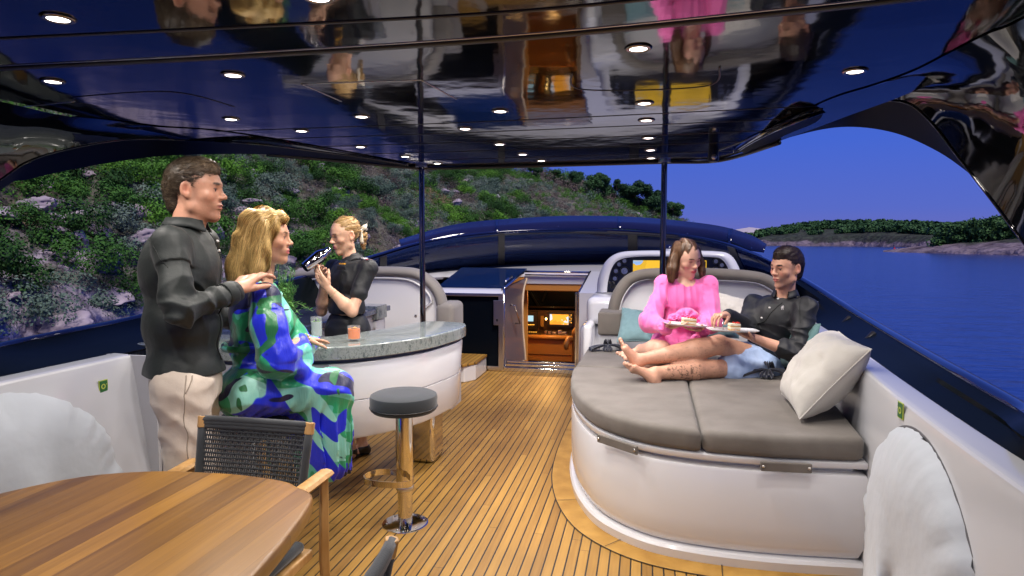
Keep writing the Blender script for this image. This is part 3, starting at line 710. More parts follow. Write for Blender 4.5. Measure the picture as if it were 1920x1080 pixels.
def mould(A, B, Cc, flip, nm):
    a, bb, cc = spline(A, 6), spline(B, 6), spline(Cc, 6)
    rows1 = [[a[i] * (1 - s_) + bb[i] * s_ for i in range(len(a))] for s_ in (0, 0.25, 0.5, 0.75, 1)]
    m_ = MB(); m_.grid(rows1, flip=flip); m_.build(nm + '_reveal', M_satin, t, smooth=True)
    rows2 = []
    for s_ in np.linspace(0, 1, 9):
        rw = []
        for i in range(len(a)):
            p = bb[i] * (1 - s_) + cc[i] * s_; d = np.linalg.norm(cc[i] - bb[i]); out = np.array([1 if not flip else -1, 0, 0.55]); rw.append(p + nrm(out) * math.sin(math.pi * s_) * min(0.16 * d, 0.10))
        rows2.append(rw)
    m_ = MB(); m_.grid(rows2, flip=flip); m_.build(nm + '_inner_face', M_blackr, t, smooth=True)
    m_ = MB(); m_.tube(bb, 0.006, 6); m_.build(nm + '_crease', M_black, t, smooth=True)
    # outer face, gives the moulding its thickness
    sg = -1 if flip else 1
    rows3 = [[p for p in a], [p + np.array([sg * 0.05, -0.02, 0.05]) for p in a], [p + np.array([sg * 0.05, -0.25, 0.20]) for p in a]]
    m_ = MB(); m_.grid(rows3, flip=not flip); m_.build(nm + '_outer_face', M_satin, t, smooth=True)
mould(A_R, B_R, C_R, False, 'arch')
A_L = [at(760, 312, z=2.062), at(680, 302, z=2.062), at(600, 296, z=2.06), at(480, 289, z=2.055), at(330, 291, x=-2.72), at(240, 300, x=-2.85), at(150, 315, x=-2.95), at(60, 335, x=-3.0), at(0, 358, x=-3.03), np.array([-3.08, 2.2, 1.35]), np.array([-3.11, 1.9, 1.0]), np.array([-3.11, 0.6, 0.98])]
B_L = [at(765, 309, z=2.065), at(700, 298, z=2.065), at(620, 287, z=2.062), at(480, 270, z=2.05), at(330, 262, x=-2.60), at(240, 262, x=-2.66), at(150, 275, x=-2.72), at(60, 300, x=-2.78), at(-10, 345, x=-2.82), np.array([-2.86, 1.75, 1.30]), np.array([-2.9, 1.5, 0.98]), np.array([-2.95, 0.1, 0.96])]
C_L = [at(770, 307, z=2.066), at(710, 296, z=2.066), at(640, 283, z=2.066), at(520, 262, z=2.066), at(400, 245, z=2.066), at(300, 238, z=2.066), at(200, 225, z=2.066), at(110, 215, z=2.066), at(0, 190, z=2.066), np.array([-2.55, 1.3, 2.066]), np.array([-2.53, 0.6, 2.066]), np.array([-2.52, -0.9, 2.066])]
mould(A_L, B_L, C_L, True, 'arch')
# outer roof sides closing the slab
# transverse grooves (dark rubber with a bright lip)
def groove(pts, r_=0.008, m_=None, nm='seam'):
    b = MB(); b.tube(spline([np.array([*p, ZC - 0.001]) for p in pts], 8), r_, 6, flat=(1, 0.35)); b.build(nm, m_ or M_groove, t, smooth=True)
g = lambda *pp: [tuple(at(px, py, z=ZC)[:2]) for px, py in pp]
groove(g((-160, 140), (0, 128), (400, 108), (960, 72), (1500, 20), (1850, -20)), 0.017)
groove([(p[0], p[1] - 0.028) for p in g((-160, 140), (0, 128), (400, 108), (960, 72), (1500, 20), (1850, -20))], 0.004, M_steelb)
groove(g((-160, 80), (0, 72), (460, 50), (960, 22), (1400, -22), (1700, -60)), 0.008)
groove(g((1345, 283), (1400, 262), (1470, 232), (1540, 204)), 0.010)
for y_ in (3.02, 3.30, 3.62, 3.98, 4.36):
    groove([(-2.2, y_ - 0.02), (-0.8, y_), (0.7, y_ - 0.06)], 0.0035)
for pp in (((135, 182), (320, 172), (440, 200)), ((565, 157), (640, 190)), ((790, 150), (856, 186)), ((1072, 136), (1095, 168), (1320, 162), (1350, 124)), ((565, 157), (790, 150)), ((0, 205), (140, 190))):
    groove(g(*pp), 0.0035, M_steelb if len(pp) == 2 else M_groove, 'hatch_line')
# downlights
DL = [(109, 34, 'in the top left corner, nearest of all'), (99, 152, 'at the far left, second below the corner light'),
      (437, 140, 'right of the reflected face of the standing man'), (433, 223, 'above the head of the standing man'), (565, 245, 'above the blonde woman in the green dress'),
      (678, 218, 'above and left of the port pole, nearest of that row'), (676, 275, 'directly above the uniformed woman'), (760, 293, 'just left of the port pole by the edge'),
      (820, 306, 'tiny and just right of the port pole'), (872, 241, 'between the two poles, nearer the port pole'), (938, 208, 'between the poles, largest of the middle row'),
      (937, 270, 'between the poles, second of the middle row'), (980, 289, 'between the poles, third of the middle row'), (1015, 301, 'between the poles, smallest of the middle row'),
      (1197, 90, 'near the starboard pole, largest of its row'), (1208, 193, 'near the starboard pole, second of its row'), (1212, 225, 'near the starboard pole, third of that row'),
      (1216, 258, 'near the starboard pole, fourth of that row'), (1220, 281, 'near the starboard pole, fifth of that row'), (1221, 296, 'near the starboard pole, farthest of that row'),
      (1603, 133, 'alone at the right over the sunbed'), (597, -6, 'cut by the top edge of the picture above the bar')]
ring = MB(); ring.lathe([(0.025, 0.0), (0.027, -0.005), (0.036, -0.005), (0.041, 0.0)], (0, 0, 0), 28)
lens = MB(); lens.lathe([(0.0, -0.0035), (0.026, -0.003), (0.026, 0.0)], (0, 0, 0), 24)
M_bez = mat('light_bezel', (0.35, 0.30, 0.24), 0.2, metal=1.0)
proto = None
def lampdata(e_, col, ang=150, r_=0.035):
    L_ = bpy.data.lights.new('downlight_beam', 'SPOT'); L_.energy = e_; L_.spot_size = R(ang); L_.spot_blend = 0.9; L_.shadow_soft_size = r_; L_.color = col; return L_
LD = lampdata(27, (1.0, 0.92, 0.86))
extra = [(-1.5, 0.35), (-0.7, 0.35), (0.15, 0.35), (-0.8, -0.7)]  # unseen lights added behind the camera as fill
posn = [(at(px, py, z=ZC - 0.001), lb) for px, py, lb in DL] + [(np.array([x_, y_, ZC - 0.001]), None) for x_, y_ in extra]
me_ring = me_lens = None
for k, (p, lb) in enumerate(posn):
    th_ = thing('ceiling_light', 'recessed ceiling light ' + (lb or 'added unseen aft of the camera ' + ('over the near table end', 'over the middle of the table', 'over the starboard walkway', 'over the aft seats')[k - 22]), 'light', tuple(p), 'downlights in the hardtop')
    if me_ring is None:
        o1 = ring.build('bezel', M_bez, None, smooth=True); o1.parent = th_; o2 = lens.build('lens', M_lamp, None, smooth=True); o2.parent = th_; me_ring, me_lens = o1, o2
    else:
        for s_ in (me_ring, me_lens):
            c_ = s_.copy(); C.objects.link(c_); c_.parent = th_
    far = k < 22
    L_ = bpy.data.objects.new('beam', LD); C.objects.link(L_); L_.parent = th_; L_.location = (0, 0, -0.03)
# small camera hanging from the roof
p = at(1338, 272, z=ZC)
t2 = thing('security_camera', 'small black camera hanging under the hardtop right of the starboard pole', 'camera', tuple(p))
b = MB(); b.lathe([(0.028, 0.0), (0.030, -0.03), (0.032, -0.085), (0.026, -0.10), (0.0, -0.103)], p, 20); b.build('housing', M_blackp, t2, smooth='auto')
b = MB(); b.lathe([(0.0, 0.0), (0.014, 0.002), (0.016, 0.008), (0.012, 0.012)], p + np.array([-0.0, -0.038, -0.075]), 16, M=np.array([[1, 0, 0], [0, 0, -1], [0, 1, 0]])); b.build('lens', M_steelb, t2, smooth=True)
# poles
for (px, top, bot, lb) in ((790, at(789, 297, y=4.62), at(794, 612, y=4.62), 'polished steel pole rising behind the granite bar to the hardtop, port side'),
                           (1243, at(1244, 300, y=4.72), at(1242, 640, y=4.72), 'polished steel pole behind the woman in pink, starboard side')):
    zt = ZC - 0.002; xm = (top[0] + bot[0]) / 2; ym = top[1]
    zb = 0.0 if px == 790 else 0.62
    t3 = thing('support_pole', lb, 'pole', (xm, ym, zb))
    b = MB(); b.lathe([(0.021, zb), (0.021, zt)], (xm, ym, 0), 20); b.build('tube', M_pole, t3, smooth='auto')
    b = MB(); b.lathe([(0.045, zt - 0.012), (0.045, zt)], (xm, ym, 0), 24); b.build('top_flange', M_steelb, t3, smooth='auto')
# ------------------------------------------------------------------ sunbed
def inset(poly, d):
    n = len(poly); out = []; P = [np.array(p[:2], float) for p in poly]
    ar = sum(P[i][0] * P[(i + 1) % n][1] - P[(i + 1) % n][0] * P[i][1] for i in range(n)); s_ = 1 if ar > 0 else -1
    for i in range(n):
        a, b_, c_ = P[i - 1], P[i], P[(i + 1) % n]; t1 = (b_ - a) / (np.linalg.norm(b_ - a) + 1e-9); t2 = (c_ - b_) / (np.linalg.norm(c_ - b_) + 1e-9)
        t_ = t1 + t2; t_ = t_ / (np.linalg.norm(t_) + 1e-9); nn = np.array([-t_[1], t_[0]]) * s_; k = 1 / max(0.5, abs(t_ @ t2)); out.append(b_ + nn * d * k)
    return out
def loft(poly, prof, name, mats, parent, cap=True, smooth='auto', mi=None):
    b = MB(); rows = []
    for d, z in prof: rows.append([(p[0], p[1], z) for p in inset(poly, d)])
    b.grid(rows, closed=True)
    if cap: n = len(poly); k = (len(rows) - 1) * n; b.f.append(tuple(range(k, k + n))); b.m.append(0)
    return b.build(name, mats, parent, smooth=smooth, fix=True)
t = thing('sunbed', 'big rounded white sunbed island with taupe cushions on the right', 'sunbed', (0.3, 3.8, 0))
SBL = [tuple(p) for p in SBs[4:]]
base = SBL + [(1.03, 4.0), (1.10, 5.3), (1.12, 5.6), (-0.46, 5.6)]
loft(base, [(0.0, 0.0), (-0.004, 0.045), (0.006, 0.058), (0.045, 0.064), (0.05, 0.07)], 'plinth', M_white, t, cap=False)
loft([p for p in base], [(0.05, 0.06), (0.028, 0.075), (0.012, 0.12), (0.006, 0.2), (0.006, 0.445), (0.012, 0.460), (0.06, 0.468)], 'base_shell', M_white, t)
loft([p for p in base], [(0.06, 0.466), (0.05, 0.482), (0.012, 0.490), (0.008, 0.496), (0.008, 0.516), (0.02, 0.522)], 'lip', M_white, t)
def cushion_block(poly, z0, z1, name, parent, m_, seed=0, r_=0.03, crown=0.008):
    prof = [(0.02, z0), (0.004, z0 + 0.012)] + [(0.0, z0 + 0.025), (0.0, z1 - r_)] + [(r_ * (1 - math.cos(a)), z1 - r_ + r_ * math.sin(a)) for a in (0.4, 0.8, 1.2, 1.5)] + [(r_ * 1.25, z1 + 0.0008)]
    return loft(poly, prof, name, m_, parent, smooth=True)
front = [tuple(p) for p in SBs if p[1] < 4.42]
fl = [(-0.475, 4.43)] + [(p[0] - 0.0, p[1] - 0.0) for p in front if p[0] < 0.255] + [(0.262, 3.0), (0.275, 4.43)]
def dense(poly, n=10, rad=0.055):
    """round the sharp corners and subdivide long straight runs"""
    out = []; P = [np.array(p, float) for p in poly]; m_ = len(P)
    for i in range(m_):
        a, b_, c_ = P[i - 1], P[i], P[(i + 1) % m_]; u, v = a - b_, c_ - b_; lu, lv = np.linalg.norm(u), np.linalg.norm(v)
        cs = (u @ v) / (lu * lv + 1e-9)
        if cs > -0.8 and lu > 2 * rad and lv > 2 * rad:
            p0, p1 = b_ + u / lu * rad, b_ + v / lv * rad
            for t_ in np.linspace(0, 1, 5): out.append((1 - t_) ** 2 * p0 + 2 * t_ * (1 - t_) * b_ + t_ ** 2 * p1)
        else: out.append(b_)
    res = []
    for i in range(len(out)):
        a, b_ = out[i], out[(i + 1) % len(out)]; L_ = np.linalg.norm(b_ - a); k = max(1, int(L_ / 0.12))
        for j in range(k): res.append(a + (b_ - a) * j / k)
    return res
cushion_block(dense([(0.262, 3.005)] + [(0.276, 4.425)] + [(-0.475, 4.425)] + [p for p in front if p[0] < 0.19]), 0.524, 0.63, 'cushion', t, M_taupe)
cushion_block(dense([(0.268, 3.005), (0.58, 2.985), (0.965, 3.02), (1.08, 4.425), (0.282, 4.425)]), 0.524, 0.63, 'cushion', t, M_taupe)
cushion_block(dense([(-0.475, 4.431), (1.08, 4.435), (1.13, 5.28), (-0.455, 5.28)]), 0.524, 0.628, 'cushion', t, M_taupe)
for (pa, pb) in (((1148, 812), (1221, 836)), ((1413, 852), (1508, 862))):
    a, c_ = at(*pa, z=0.50), at(*pb, z=0.50); L_ = np.linalg.norm(c_ - a); mid = ((a + c_) / 2)[:2]; ii = int(np.argmin([np.linalg.norm(p - mid) for p in SBs])); d = nrm([*(SBs[min(ii + 1, len(SBs) - 1)] - SBs[ii - 1]), 0]); nn = np.array([d[1], -d[0], 0]); o = np.array([*SBs[ii], 0.497]) + nn * 0.004; o = o + d * float((np.array([*mid, 0.497]) - o) @ d); Mx = np.stack([d, -nn, ZZ], 1)
    b = MB(); b.box((-L_ / 2, -0.016, -0.022), (L_ / 2, -0.002, 0.020), rot=Mx, org=o + nn * 0.006); h_ = b.build('pull_strap', M_taupe, t, bevel=0.004)
    for s_ in (-1, 1):
        b = MB(); b.lathe([(0.007, 0), (0.006, 0.004), (0, 0.005)], o + nn * 0.022 + d * s_ * (L_ / 2 - 0.012), 12, M=np.stack([d, ZZ, nn], 1)); b.build('stud', M_steelb, h_, smooth=True)
# sunbed backrest
BK = [at(1150, 590, y=5.36), at(1153, 570, y=5.36), at(1161, 548, y=5.37), at(1178, 526, y=5.38), at(1205, 515, y=5.38), at(1250, 513, y=5.38), at(1330, 513, y=5.36), at(1405, 518, y=5.33), at(1440, 527, y=5.30), at(1466, 548, y=5.26), at(1480, 585, y=5.24)]
bk = spline(BK, 6)
bs = t
b = MB(); n = len(bk)
low = [np.array([min(max(p[0], -0.24), 1.12), p[1] + 0.02, 0.60]) for p in bk]
b.grid([low, [p + np.array([0, 0.01, -0.03]) for p in bk]]); b.grid([[p + np.array([0, 0.10, 0]) for p in low], [p + np.array([0, 0.10, -0.03]) for p in bk]], flip=True); b.build('backrest', M_white, bs, smooth=True)
b = MB(); b.tube([p + ZZ * -0.004 for p in bk], 0.053, 14, flat=(1.15, 0.95)); b.build('bolster', M_taupe, bs, smooth=True)
b = MB(); b.tube([p + np.array([0, -0.035, 0]) + nrm(np.array([0.5, p[1], 0.7]) - p) * 0.05 for p in bk], 0.006, 6); b.build('piping', M_white2, bs, smooth=True)
ab = thing('arm_cushion', 'square taupe armrest block at the left head of the sunbed', 'cushion', (-0.36, 5.25, 0.62))
a = at(1121, 585, y=5.12); c_ = at(1160, 630, y=5.12)
b = MB(); b.box((a[0], 5.12, c_[2]), (c_[0] + 0.02, 5.42, a[2])); b.build('pad', M_taupe, ab, bevel=0.02, seg=3, smooth=True)
b = MB(); b.box((a[0] + 0.02, 5.14, 0.52), (c_[0], 5.40, c_[2] + 0.001)); b.build('support', M_white2, ab)

# ------------------------------------------------------------------ helm station behind it
hs = thing('helm_station', 'white helm console with arched hood, gauges and yellow chart display', 'helm', (0.2, 6.6, 0))
b = MB(); b.box((-0.60, 6.05, 0.0), (1.25, 7.3, 0.70)); b.build('body', M_white, hs, bevel=0.05, seg=3, smooth=True)
a = at(1100, 545, y=6.0); c_ = at(1150, 600, y=6.0)
b = MB(); b.box((a[0], 5.95, 0.72), (0.9, 6.9, 0.98)); b.build('shoulder', M_white, hs, bevel=0.07, seg=4, smooth=True)
OUT = [(1119, 548), (1122, 520), (1136, 490), (1160, 474), (1200, 470), (1270, 470), (1340, 471), (1368, 477), (1384, 498), (1394, 530), (1396, 548)]
INN = [(1138, 548), (1140, 528), (1147, 503), (1162, 487), (1200, 481), (1270, 481), (1335, 482), (1354, 487), (1366, 505), (1372, 530), (1374, 548)]
o1 = spline([at(px, py, y=6.45) for px, py in OUT], 6); i1 = spline([at(px, py, y=6.40) for px, py in INN], 6); i2 = spline([at(px, py, y=6.62) for px, py in INN], 6); o2 = [p + np.array([0, 0.45, -0.10]) for p in o1]; o0 = [(p + q) / 2 + np.array([0, -0.02, 0]) for p, q in zip(o1, i1)]
b = MB(); b.grid([i2, i1, o0, o1, o2]); b.build('hood', M_white, hs, smooth=True, fix=True)
b = MB(); b.v = [tuple(p + np.array([0, -0.005, 0])) for p in i2]; b.f = [tuple(range(len(i2)))]; b.m = [0]; pan = b.build('panel', mat('helm_panel_navy', (0.006, 0.010, 0.035), 0.3), hs)
def quad(pa, pb, y, nm, m_, par, th=0.004):
    a, c_ = at(*pa, y=y), at(*pb, y=y); b = MB(); b.box((a[0], y - th, c_[2]), (c_[0], y, a[2])); return b.build(nm, m_, par)
def chart_mat(name, seed, c1, c2, c3, es, sc_=6, thr=0.58):
    m = bpy.data.materials.new(name); m.use_nodes = True; t_ = m.node_tree; bs_ = t_.nodes['Principled BSDF']
    tcn = t_.nodes.new('ShaderNodeTexCoord'); mp = t_.nodes.new('ShaderNodeMapping'); mp.inputs['Location'].default_value = (seed, 0, seed); t_.links.new(tcn.outputs['Object'], mp.inputs[0])
    nz = t_.nodes.new('ShaderNodeTexNoise'); nz.inputs['Scale'].default_value = sc_; nz.inputs['Detail'].default_value = 6; t_.links.new(mp.outputs[0], nz.inputs['Vector'])
    c = ramp(t_, nz.outputs[0], [(0, c1), (thr - 0.10, tuple(v * 0.86 for v in c1)), (thr, c2), (thr + 0.07, c3)], 'CONSTANT')
    bs_.inputs['Base Color'].default_value = (0.01, 0.01, 0.01, 1); t_.links.new(c, bs_.inputs['Emission Color']); bs_.inputs['Emission Strength'].default_value = es; bs_.inputs['Roughness'].default_value = 0.15
    return m
M_chart = chart_mat('chart_display_yellow', 2.3, (0.80, 0.46, 0.03), (0.25, 0.42, 0.72), (0.30, 0.34, 0.30), 1.25, 3.2, 0.60)
quad((1184, 485), (1328, 520), 6.605, 'display_frame', M_blackp, hs, 0.012)
quad((1187, 488), (1247, 519), 6.590, 'chart_display', M_chart, hs); quad((1252, 488), (1324, 519), 6.590, 'chart_display', M_chart, hs)
quad((1188, 488.3), (1203, 490.2), 6.584, 'menu_bar', mat('menu_pale', (0.3, 0.3, 0.3), 0.4, em=(0.6, 0.6, 0.5), es=0.8), hs, 0.002)
quad((1321, 490), (1323, 506), 6.584, 'scale_bar', mat('menu_dark', (0.02, 0.02, 0.02), 0.4), hs, 0.002)
M_dial = mat('gauge_face', (0.16, 0.20, 0.42), 0.3, var=(60, (0.30, 0.34, 0.55), 2)); 
for px, py, rr in ((1171, 489, 4.6), (1161, 495.5, 4.6), (1155, 508, 4.8), (1171, 508, 7.5), (1153, 522, 4.8), (1342, 490, 4.6), (1353, 497, 4.6), (1343, 508, 7.5), (1356, 509, 4.6)):
    p = at(px, py, y=6.60); r_ = rr / 1200 * 6.5; Mx = np.array([[1, 0, 0], [0, 0, -1], [0, 1, 0]])
    b = MB(); b.lathe([(r_ * 0.8, 0.0), (r_ * 0.82, 0.02), (r_ * 1.12, 0.018), (r_ * 1.15, 0.0)], p, 20, M=Mx); gg = b.build('gauge', M_blackp, hs, smooth='auto')
    b = MB(); b.lathe([(r_ * 0.82, 0.012), (0, 0.0125)], p, 20, M=Mx); b.build('dial', M_dial, gg)
    b = MB(); b.box((-r_ * 0.05, -0.0025, 0), (r_ * 0.05, 0.0, r_ * 0.6), rot=np.array([[0.8, 0, 0.6], [0, 1, 0], [-0.6, 0, 0.8]]), org=p + np.array([0, -0.0135, 0])); b.build('needle', M_white2, gg)
th_ = thing('throttle_lever', 'black twin throttle lever on the left of the helm panel', 'throttle', tuple(at(1150, 542, y=6.3)))
p = at(1150, 540, y=6.3)
b = MB(); b.lathe([(0.03, 0), (0.032, 0.02), (0.02, 0.03), (0.0, 0.032)], p, 18); b.build('base', M_blackp, th_, smooth='auto')
for s_ in (-1, 1):
    b = MB(); b.tube([p + (s_ * 0.012, 0, 0.02), p + (s_ * 0.016 - 0.01, -0.05, 0.055), p + (s_ * 0.02 - 0.02, -0.09, 0.06)], [0.007, 0.008, 0.011], 8); b.build('handle', M_blackp, th_, smooth=True)
p = at(1254, 468, y=6.9); cps = thing('compass', 'blue domed compass on top of the helm hood beside the pole', 'compass', tuple(p - ZZ * 0.02))
b = MB(); b.lathe([(0.05, -0.02), (0.05, 0.0), (0.042, 0.01)], p, 20); b.build('base', M_white2, cps, smooth='auto')
b = MB(); b.lathe([(0.044, 0.0)] + [(0.044 * math.cos(a), 0.05 * math.sin(a)) for a in np.linspace(0.2, 1.57, 7)], p, 20); b.build('dome', M_navy, cps, smooth=True)

# ------------------------------------------------------------------ deckhouse coaming between windscreen and cabin
dh = thing('deckhouse_coaming', 'pale white moulded coaming sweeping under the windscreen glass', 'coaming', (-0.9, 8.4, 0.9))
row0 = spline([at(1520, 575, y=6.0), at(1445, 525, y=7.7), at(1300, 501, y=9.2), at(1160, 495, y=9.7), at(1000, 498, y=9.6), at(900, 504, y=9.2), at(806, 512, y=8.5), at(700, 530, y=7.3), at(600, 565, y=6.1)], 6)
row1 = [np.array([p[0] * 0.75 - 0.2, min(p[1] - 0.7, 8.66), 1.085]) if abs(p[0] + 0.8) < 1.9 else np.array([p[0] * 0.97, p[1] - 0.4, 0.98]) for p in row0]
row2 = [np.array([p[0], p[1] - 0.02, 1.01]) for p in row1]
b = MB(); b.grid([row0, [(p * 0.6 + q * 0.4) + ZZ * 0.012 for p, q in zip(row0, row1)], row1, row2], flip=True); b.build('top', M_white, dh, smooth='auto', fix=True)

# ------------------------------------------------------------------ companionway
cb = thing('companionway', 'lit companionway opening with steel threshold down to the cabin', 'doorway', (-1.25, 7.15, 0))
P_ = lambda px, py, y: at(px, py, y=y)
M_purple = mat('lilac_grey_panel', (0.17, 0.145, 0.17), 0.35, coat=0.3)
xl, xr = P_(944, 600, 7.12)[0], P_(1084, 600, 7.12)[0]
b = MB(); b.box((xl - 0.25, 7.12, 0.0), (xr + 0.03, 7.16, 0.05)); b.box((xl - 0.1, 7.165, 0.0), (xr + 0.03, 7.20, 0.085)); b.box((xl - 0.1, 7.205, 0.0), (xr + 0.03, 7.30, 0.11)); b.build('threshold', M_steel, cb, bevel=0.005)
near_t, far_t = P_(945, 541, 7.14), P_(985, 508, 8.45)
fx = P_(980, 600, 8.1)
cur = [P_(987, 522, 8.45), P_(981, 545, 8.35), P_(979, 580, 8.2), P_(980, 620, 8.15), P_(983, 655, 8.1), P_(986, 695, 8.1)]; cur = spline(cur, 4)
nr = [np.array([xl, 7.14, p[2] if p[2] < near_t[2] else near_t[2]]) for p in cur]; nr = [np.array([xl, 7.14, near_t[2] + (0.0 - near_t[2]) * i / (len(cur) - 1)]) for i in range(len(cur))]
b = MB(); b.grid([nr, cur]); b.grid([[p + (-0.03, 0, 0) for p in nr], [p + (-0.03, 0.01, 0) for p in cur]], flip=True); b.build('side_wall', M_purple, cb, smooth='auto')
M_trimw = mat('cabin_trim_cream', (0.60, 0.45, 0.30), 0.4)
b = MB(); b.tube([p + (0.0, 0.02, 0) for p in cur], 0.016, 8); b.build('door_trim', M_trimw, cb, smooth=True)
# steel edging of hatch
b = MB(); b.tube([near_t, far_t], 0.014, 8); b.tube([np.array([xl, 7.13, 0.02]), near_t], 0.012, 8); b.build('hatch_edge', M_steel, cb, smooth=True)
rt0, rt1 = P_(1085, 549, 7.12), P_(1107, 509, 8.45)
b = MB(); b.box((xr - 0.035, 7.12, 0.0), (xr - 0.012, 7.16, rt0[2])); b.box((xr - 0.006, 7.11, 0.0), (xr + 0.012, 7.15, rt0[2])); b.tube([rt0, rt1], 0.012, 8); b.build('jamb', M_steel, cb, bevel=0.003)
hdl = MB(); q0, q1 = P_(957, 572, 7.5), P_(967, 606, 7.75); o_ = np.array([0.06, -0.04, 0]); hdl.tube([q0, q0 + o_, q1 + o_, q1], 0.010, 8); hdl.build('grab_handle', M_steel, cb, smooth=True)
# right side mass
b = MB(); b.add([(xr + 0.012, 7.10, 0), (xr + 0.012, 7.10, rt0[2]), (rt1[0], rt1[1], rt1[2]), (rt1[0], 8.6, 0), (-0.35, 7.10, 0), (-0.35, 7.10, rt0[2]), (0.3, 8.5, rt1[2]), (0.3, 8.5, 0)],
    [(0, 1, 2, 3), (4, 7, 6, 5), (1, 5, 6, 2), (0, 4, 5, 1), (3, 2, 6, 7)]); b.build('right_coaming', M_white, cb, fix=True)
b = MB(); b.box((float(at(1092, 650, y=5.62)[0]), 5.62, 0), (-0.455, 7.09, 0.76)); b.build('right_step_wall', M_white, cb, bevel=0.03, seg=3, smooth=True)
# back frame: steel rail, white header, orange inner header
def pq(x0y0, x1y1, y, nm, m_, th=0.03): return quad(x0y0, x1y1, y, nm, m_, cb, th)
b = MB(); a_, c_ = P_(984, 509, 8.45), P_(1108, 511, 8.45); b.tube([a_, c_], 0.014, 8); b.tube([a_ + (0, 0.02, -0.045), c_ + (0, 0.02, -0.045)], 0.010, 8); b.build('hatch_rail', M_steel, cb, smooth=True)
pq((984, 517), (1108, 533), 8.52, 'header', M_white)
M_amber = mat('amber_lining', (0.62, 0.26, 0.05), 0.5); M_leather = mat('tan_leather', (0.42, 0.22, 0.06), 0.42, bump=[(60, 0.0008)]); M_dwood = mat('dark_walnut', (0.035, 0.020, 0.012), 0.3)
b = MB()
a_, c_ = P_(980, 531, 8.50), P_(1105, 546, 8.60); b.box((a_[0], 8.50, c_[2]), (c_[0], 8.62, a_[2])); b.build('inner_header', M_amber, cb, bevel=0.01)
# interior room shell
X0, X1, Y0, Y1 = -2.6, -0.35, 8.62, 11.2
b = MB(); b.box((X0, Y0, -1.3), (X0 + 0.02, Y1, 0.98)); b.box((X1 - 0.02, Y0, -1.3), (X1, Y1, 0.98)); b.box((X0, Y0, -1.32), (X1, Y1, -1.3)); b.build('cabin_wall', M_dwood, cb)
b = MB(); b.box((X0, Y0, 0.98), (X1, Y1, 1.0)); b.build('cabin_ceiling', M_amber, cb)
b = MB(); b.box((X0, Y0 - 0.01, -1.3), (P_(984, 600, 8.3)[0] - 0.02, Y0 + 0.02, 1.0)); b.box((xr + 0.02, 7.3, -1.3), (xr + 0.04, Y0 + 0.02, 0.94)); b.build('inner_partition', M_amber, cb)
b = MB(); b.box((xl + 0.0, 7.3, -0.9), (xr, 8.1, -0.5)); b.build('stair_tread', M_leather, cb)
# lower helm
lh = thing('lower_helm', 'tan leather lower helm dashboard with two lit screens inside the companionway', 'dashboard', tuple(P_(1030, 690, 9.6)))
def lq(p0, p1, y, nm, m_, th=0.02, par=None): return quad(p0, p1, y, nm, m_, par or lh, th)
a_, c_ = P_(960, 632, 9.6), P_(1095, 700, 9.6)
b = MB(); b.box((a_[0], 9.6, -0.9), (c_[0], 9.75, a_[2])); b.build('leather_front', M_leather, lh, bevel=0.01)
b = MB(); z_ = P_(1000, 664, 9.6)[2]; b.box((a_[0], 9.594, z_ - 0.004), (c_[0], 9.60, z_ + 0.004)); b.build('stitch_line', M_dwood, lh)
b = MB(); b.tube([a_ + (0, 0.0, 0.01), np.array([c_[0], 9.6, a_[2] + 0.01])], 0.04, 10); b.build('padded_edge', M_leather, lh, smooth=True)
b = MB(); b.box((a_[0], 9.62, a_[2] + 0.01), (c_[0], 10.2, a_[2] + 0.04)); b.build('desk', M_dwood, lh)
lq((958, 580), (1096, 630), 10.1, 'instrument_panel', M_dwood, 0.05)
lq((983, 583), (1008, 616), 9.98, 'screen_housing', M_blackp, 0.05)
lq((986, 591.5), (1000, 602.5), 9.92, 'small_screen', mat('small_screen_lit', (0.02, 0.02, 0.02), 0.3, em=(0.35, 0.55, 0.62), es=1.5), 0.004)
M_btn = mat('amber_buttons', (0.3, 0.15, 0.02), 0.4, em=(1, 0.45, 0.05), es=2.0)
for i in range(5): lq((987 + i * 3.2, 608), (989 + i * 3.2, 609.6), 9.92, 'button', M_btn, 0.006)
lq((1027, 585), (1073, 613), 10.02, 'screen_housing', M_blackp, 0.03)
lq((1031, 589), (1066, 609), 9.985, 'nav_screen', chart_mat('nav_chart', 9.1, (0.62, 0.66, 0.72), (0.85, 0.33, 0.03), (0.75, 0.25, 0.02), 1.7, 3.4, 0.52), 0.004)
for i in range(5):
    for j in range(2): lq((1067.5 + j * 2.8, 590 + i * 3.6), (1069.3 + j * 2.8, 591.4 + i * 3.6), 9.985, 'button', M_btn if (i + j) % 2 else M_white2, 0.004)
lq((1014, 592), (1020, 612), 10.0, 'amber_switch_panel', mat('dim_amber', (0.25, 0.15, 0.04), 0.3), 0.02)
p = P_(1024, 598, 9.98); b = MB(); b.lathe([(0, -0.02), (0.014, -0.01), (0.014, 0.01), (0, 0.02)], p, 12); b.build('reading_lamp', mat('reading_lamp_lit', (1, .7, .3), 0.4, em=(1, 0.62, 0.2), es=10), lh, smooth=True)
for i in range(5): lq((988 + i * 4, 622), (990.5 + i * 4, 623.6), 9.92, 'button', M_btn, 0.006)
b = MB()
for i, (px, w_, h_) in enumerate(((1024, 5, 5), (1031, 6, 4), (1040, 9, 3), (1050, 7, 6), (1058, 10, 3))):
    q = P_(px, 625, 9.8); b.box((q[0] - w_ * 0.004, 9.75, q[2] - 0.01), (q[0] + w_ * 0.004, 9.85, q[2] + h_ * 0.008))
b.build('control_levers', M_steelb, lh, bevel=0.004)
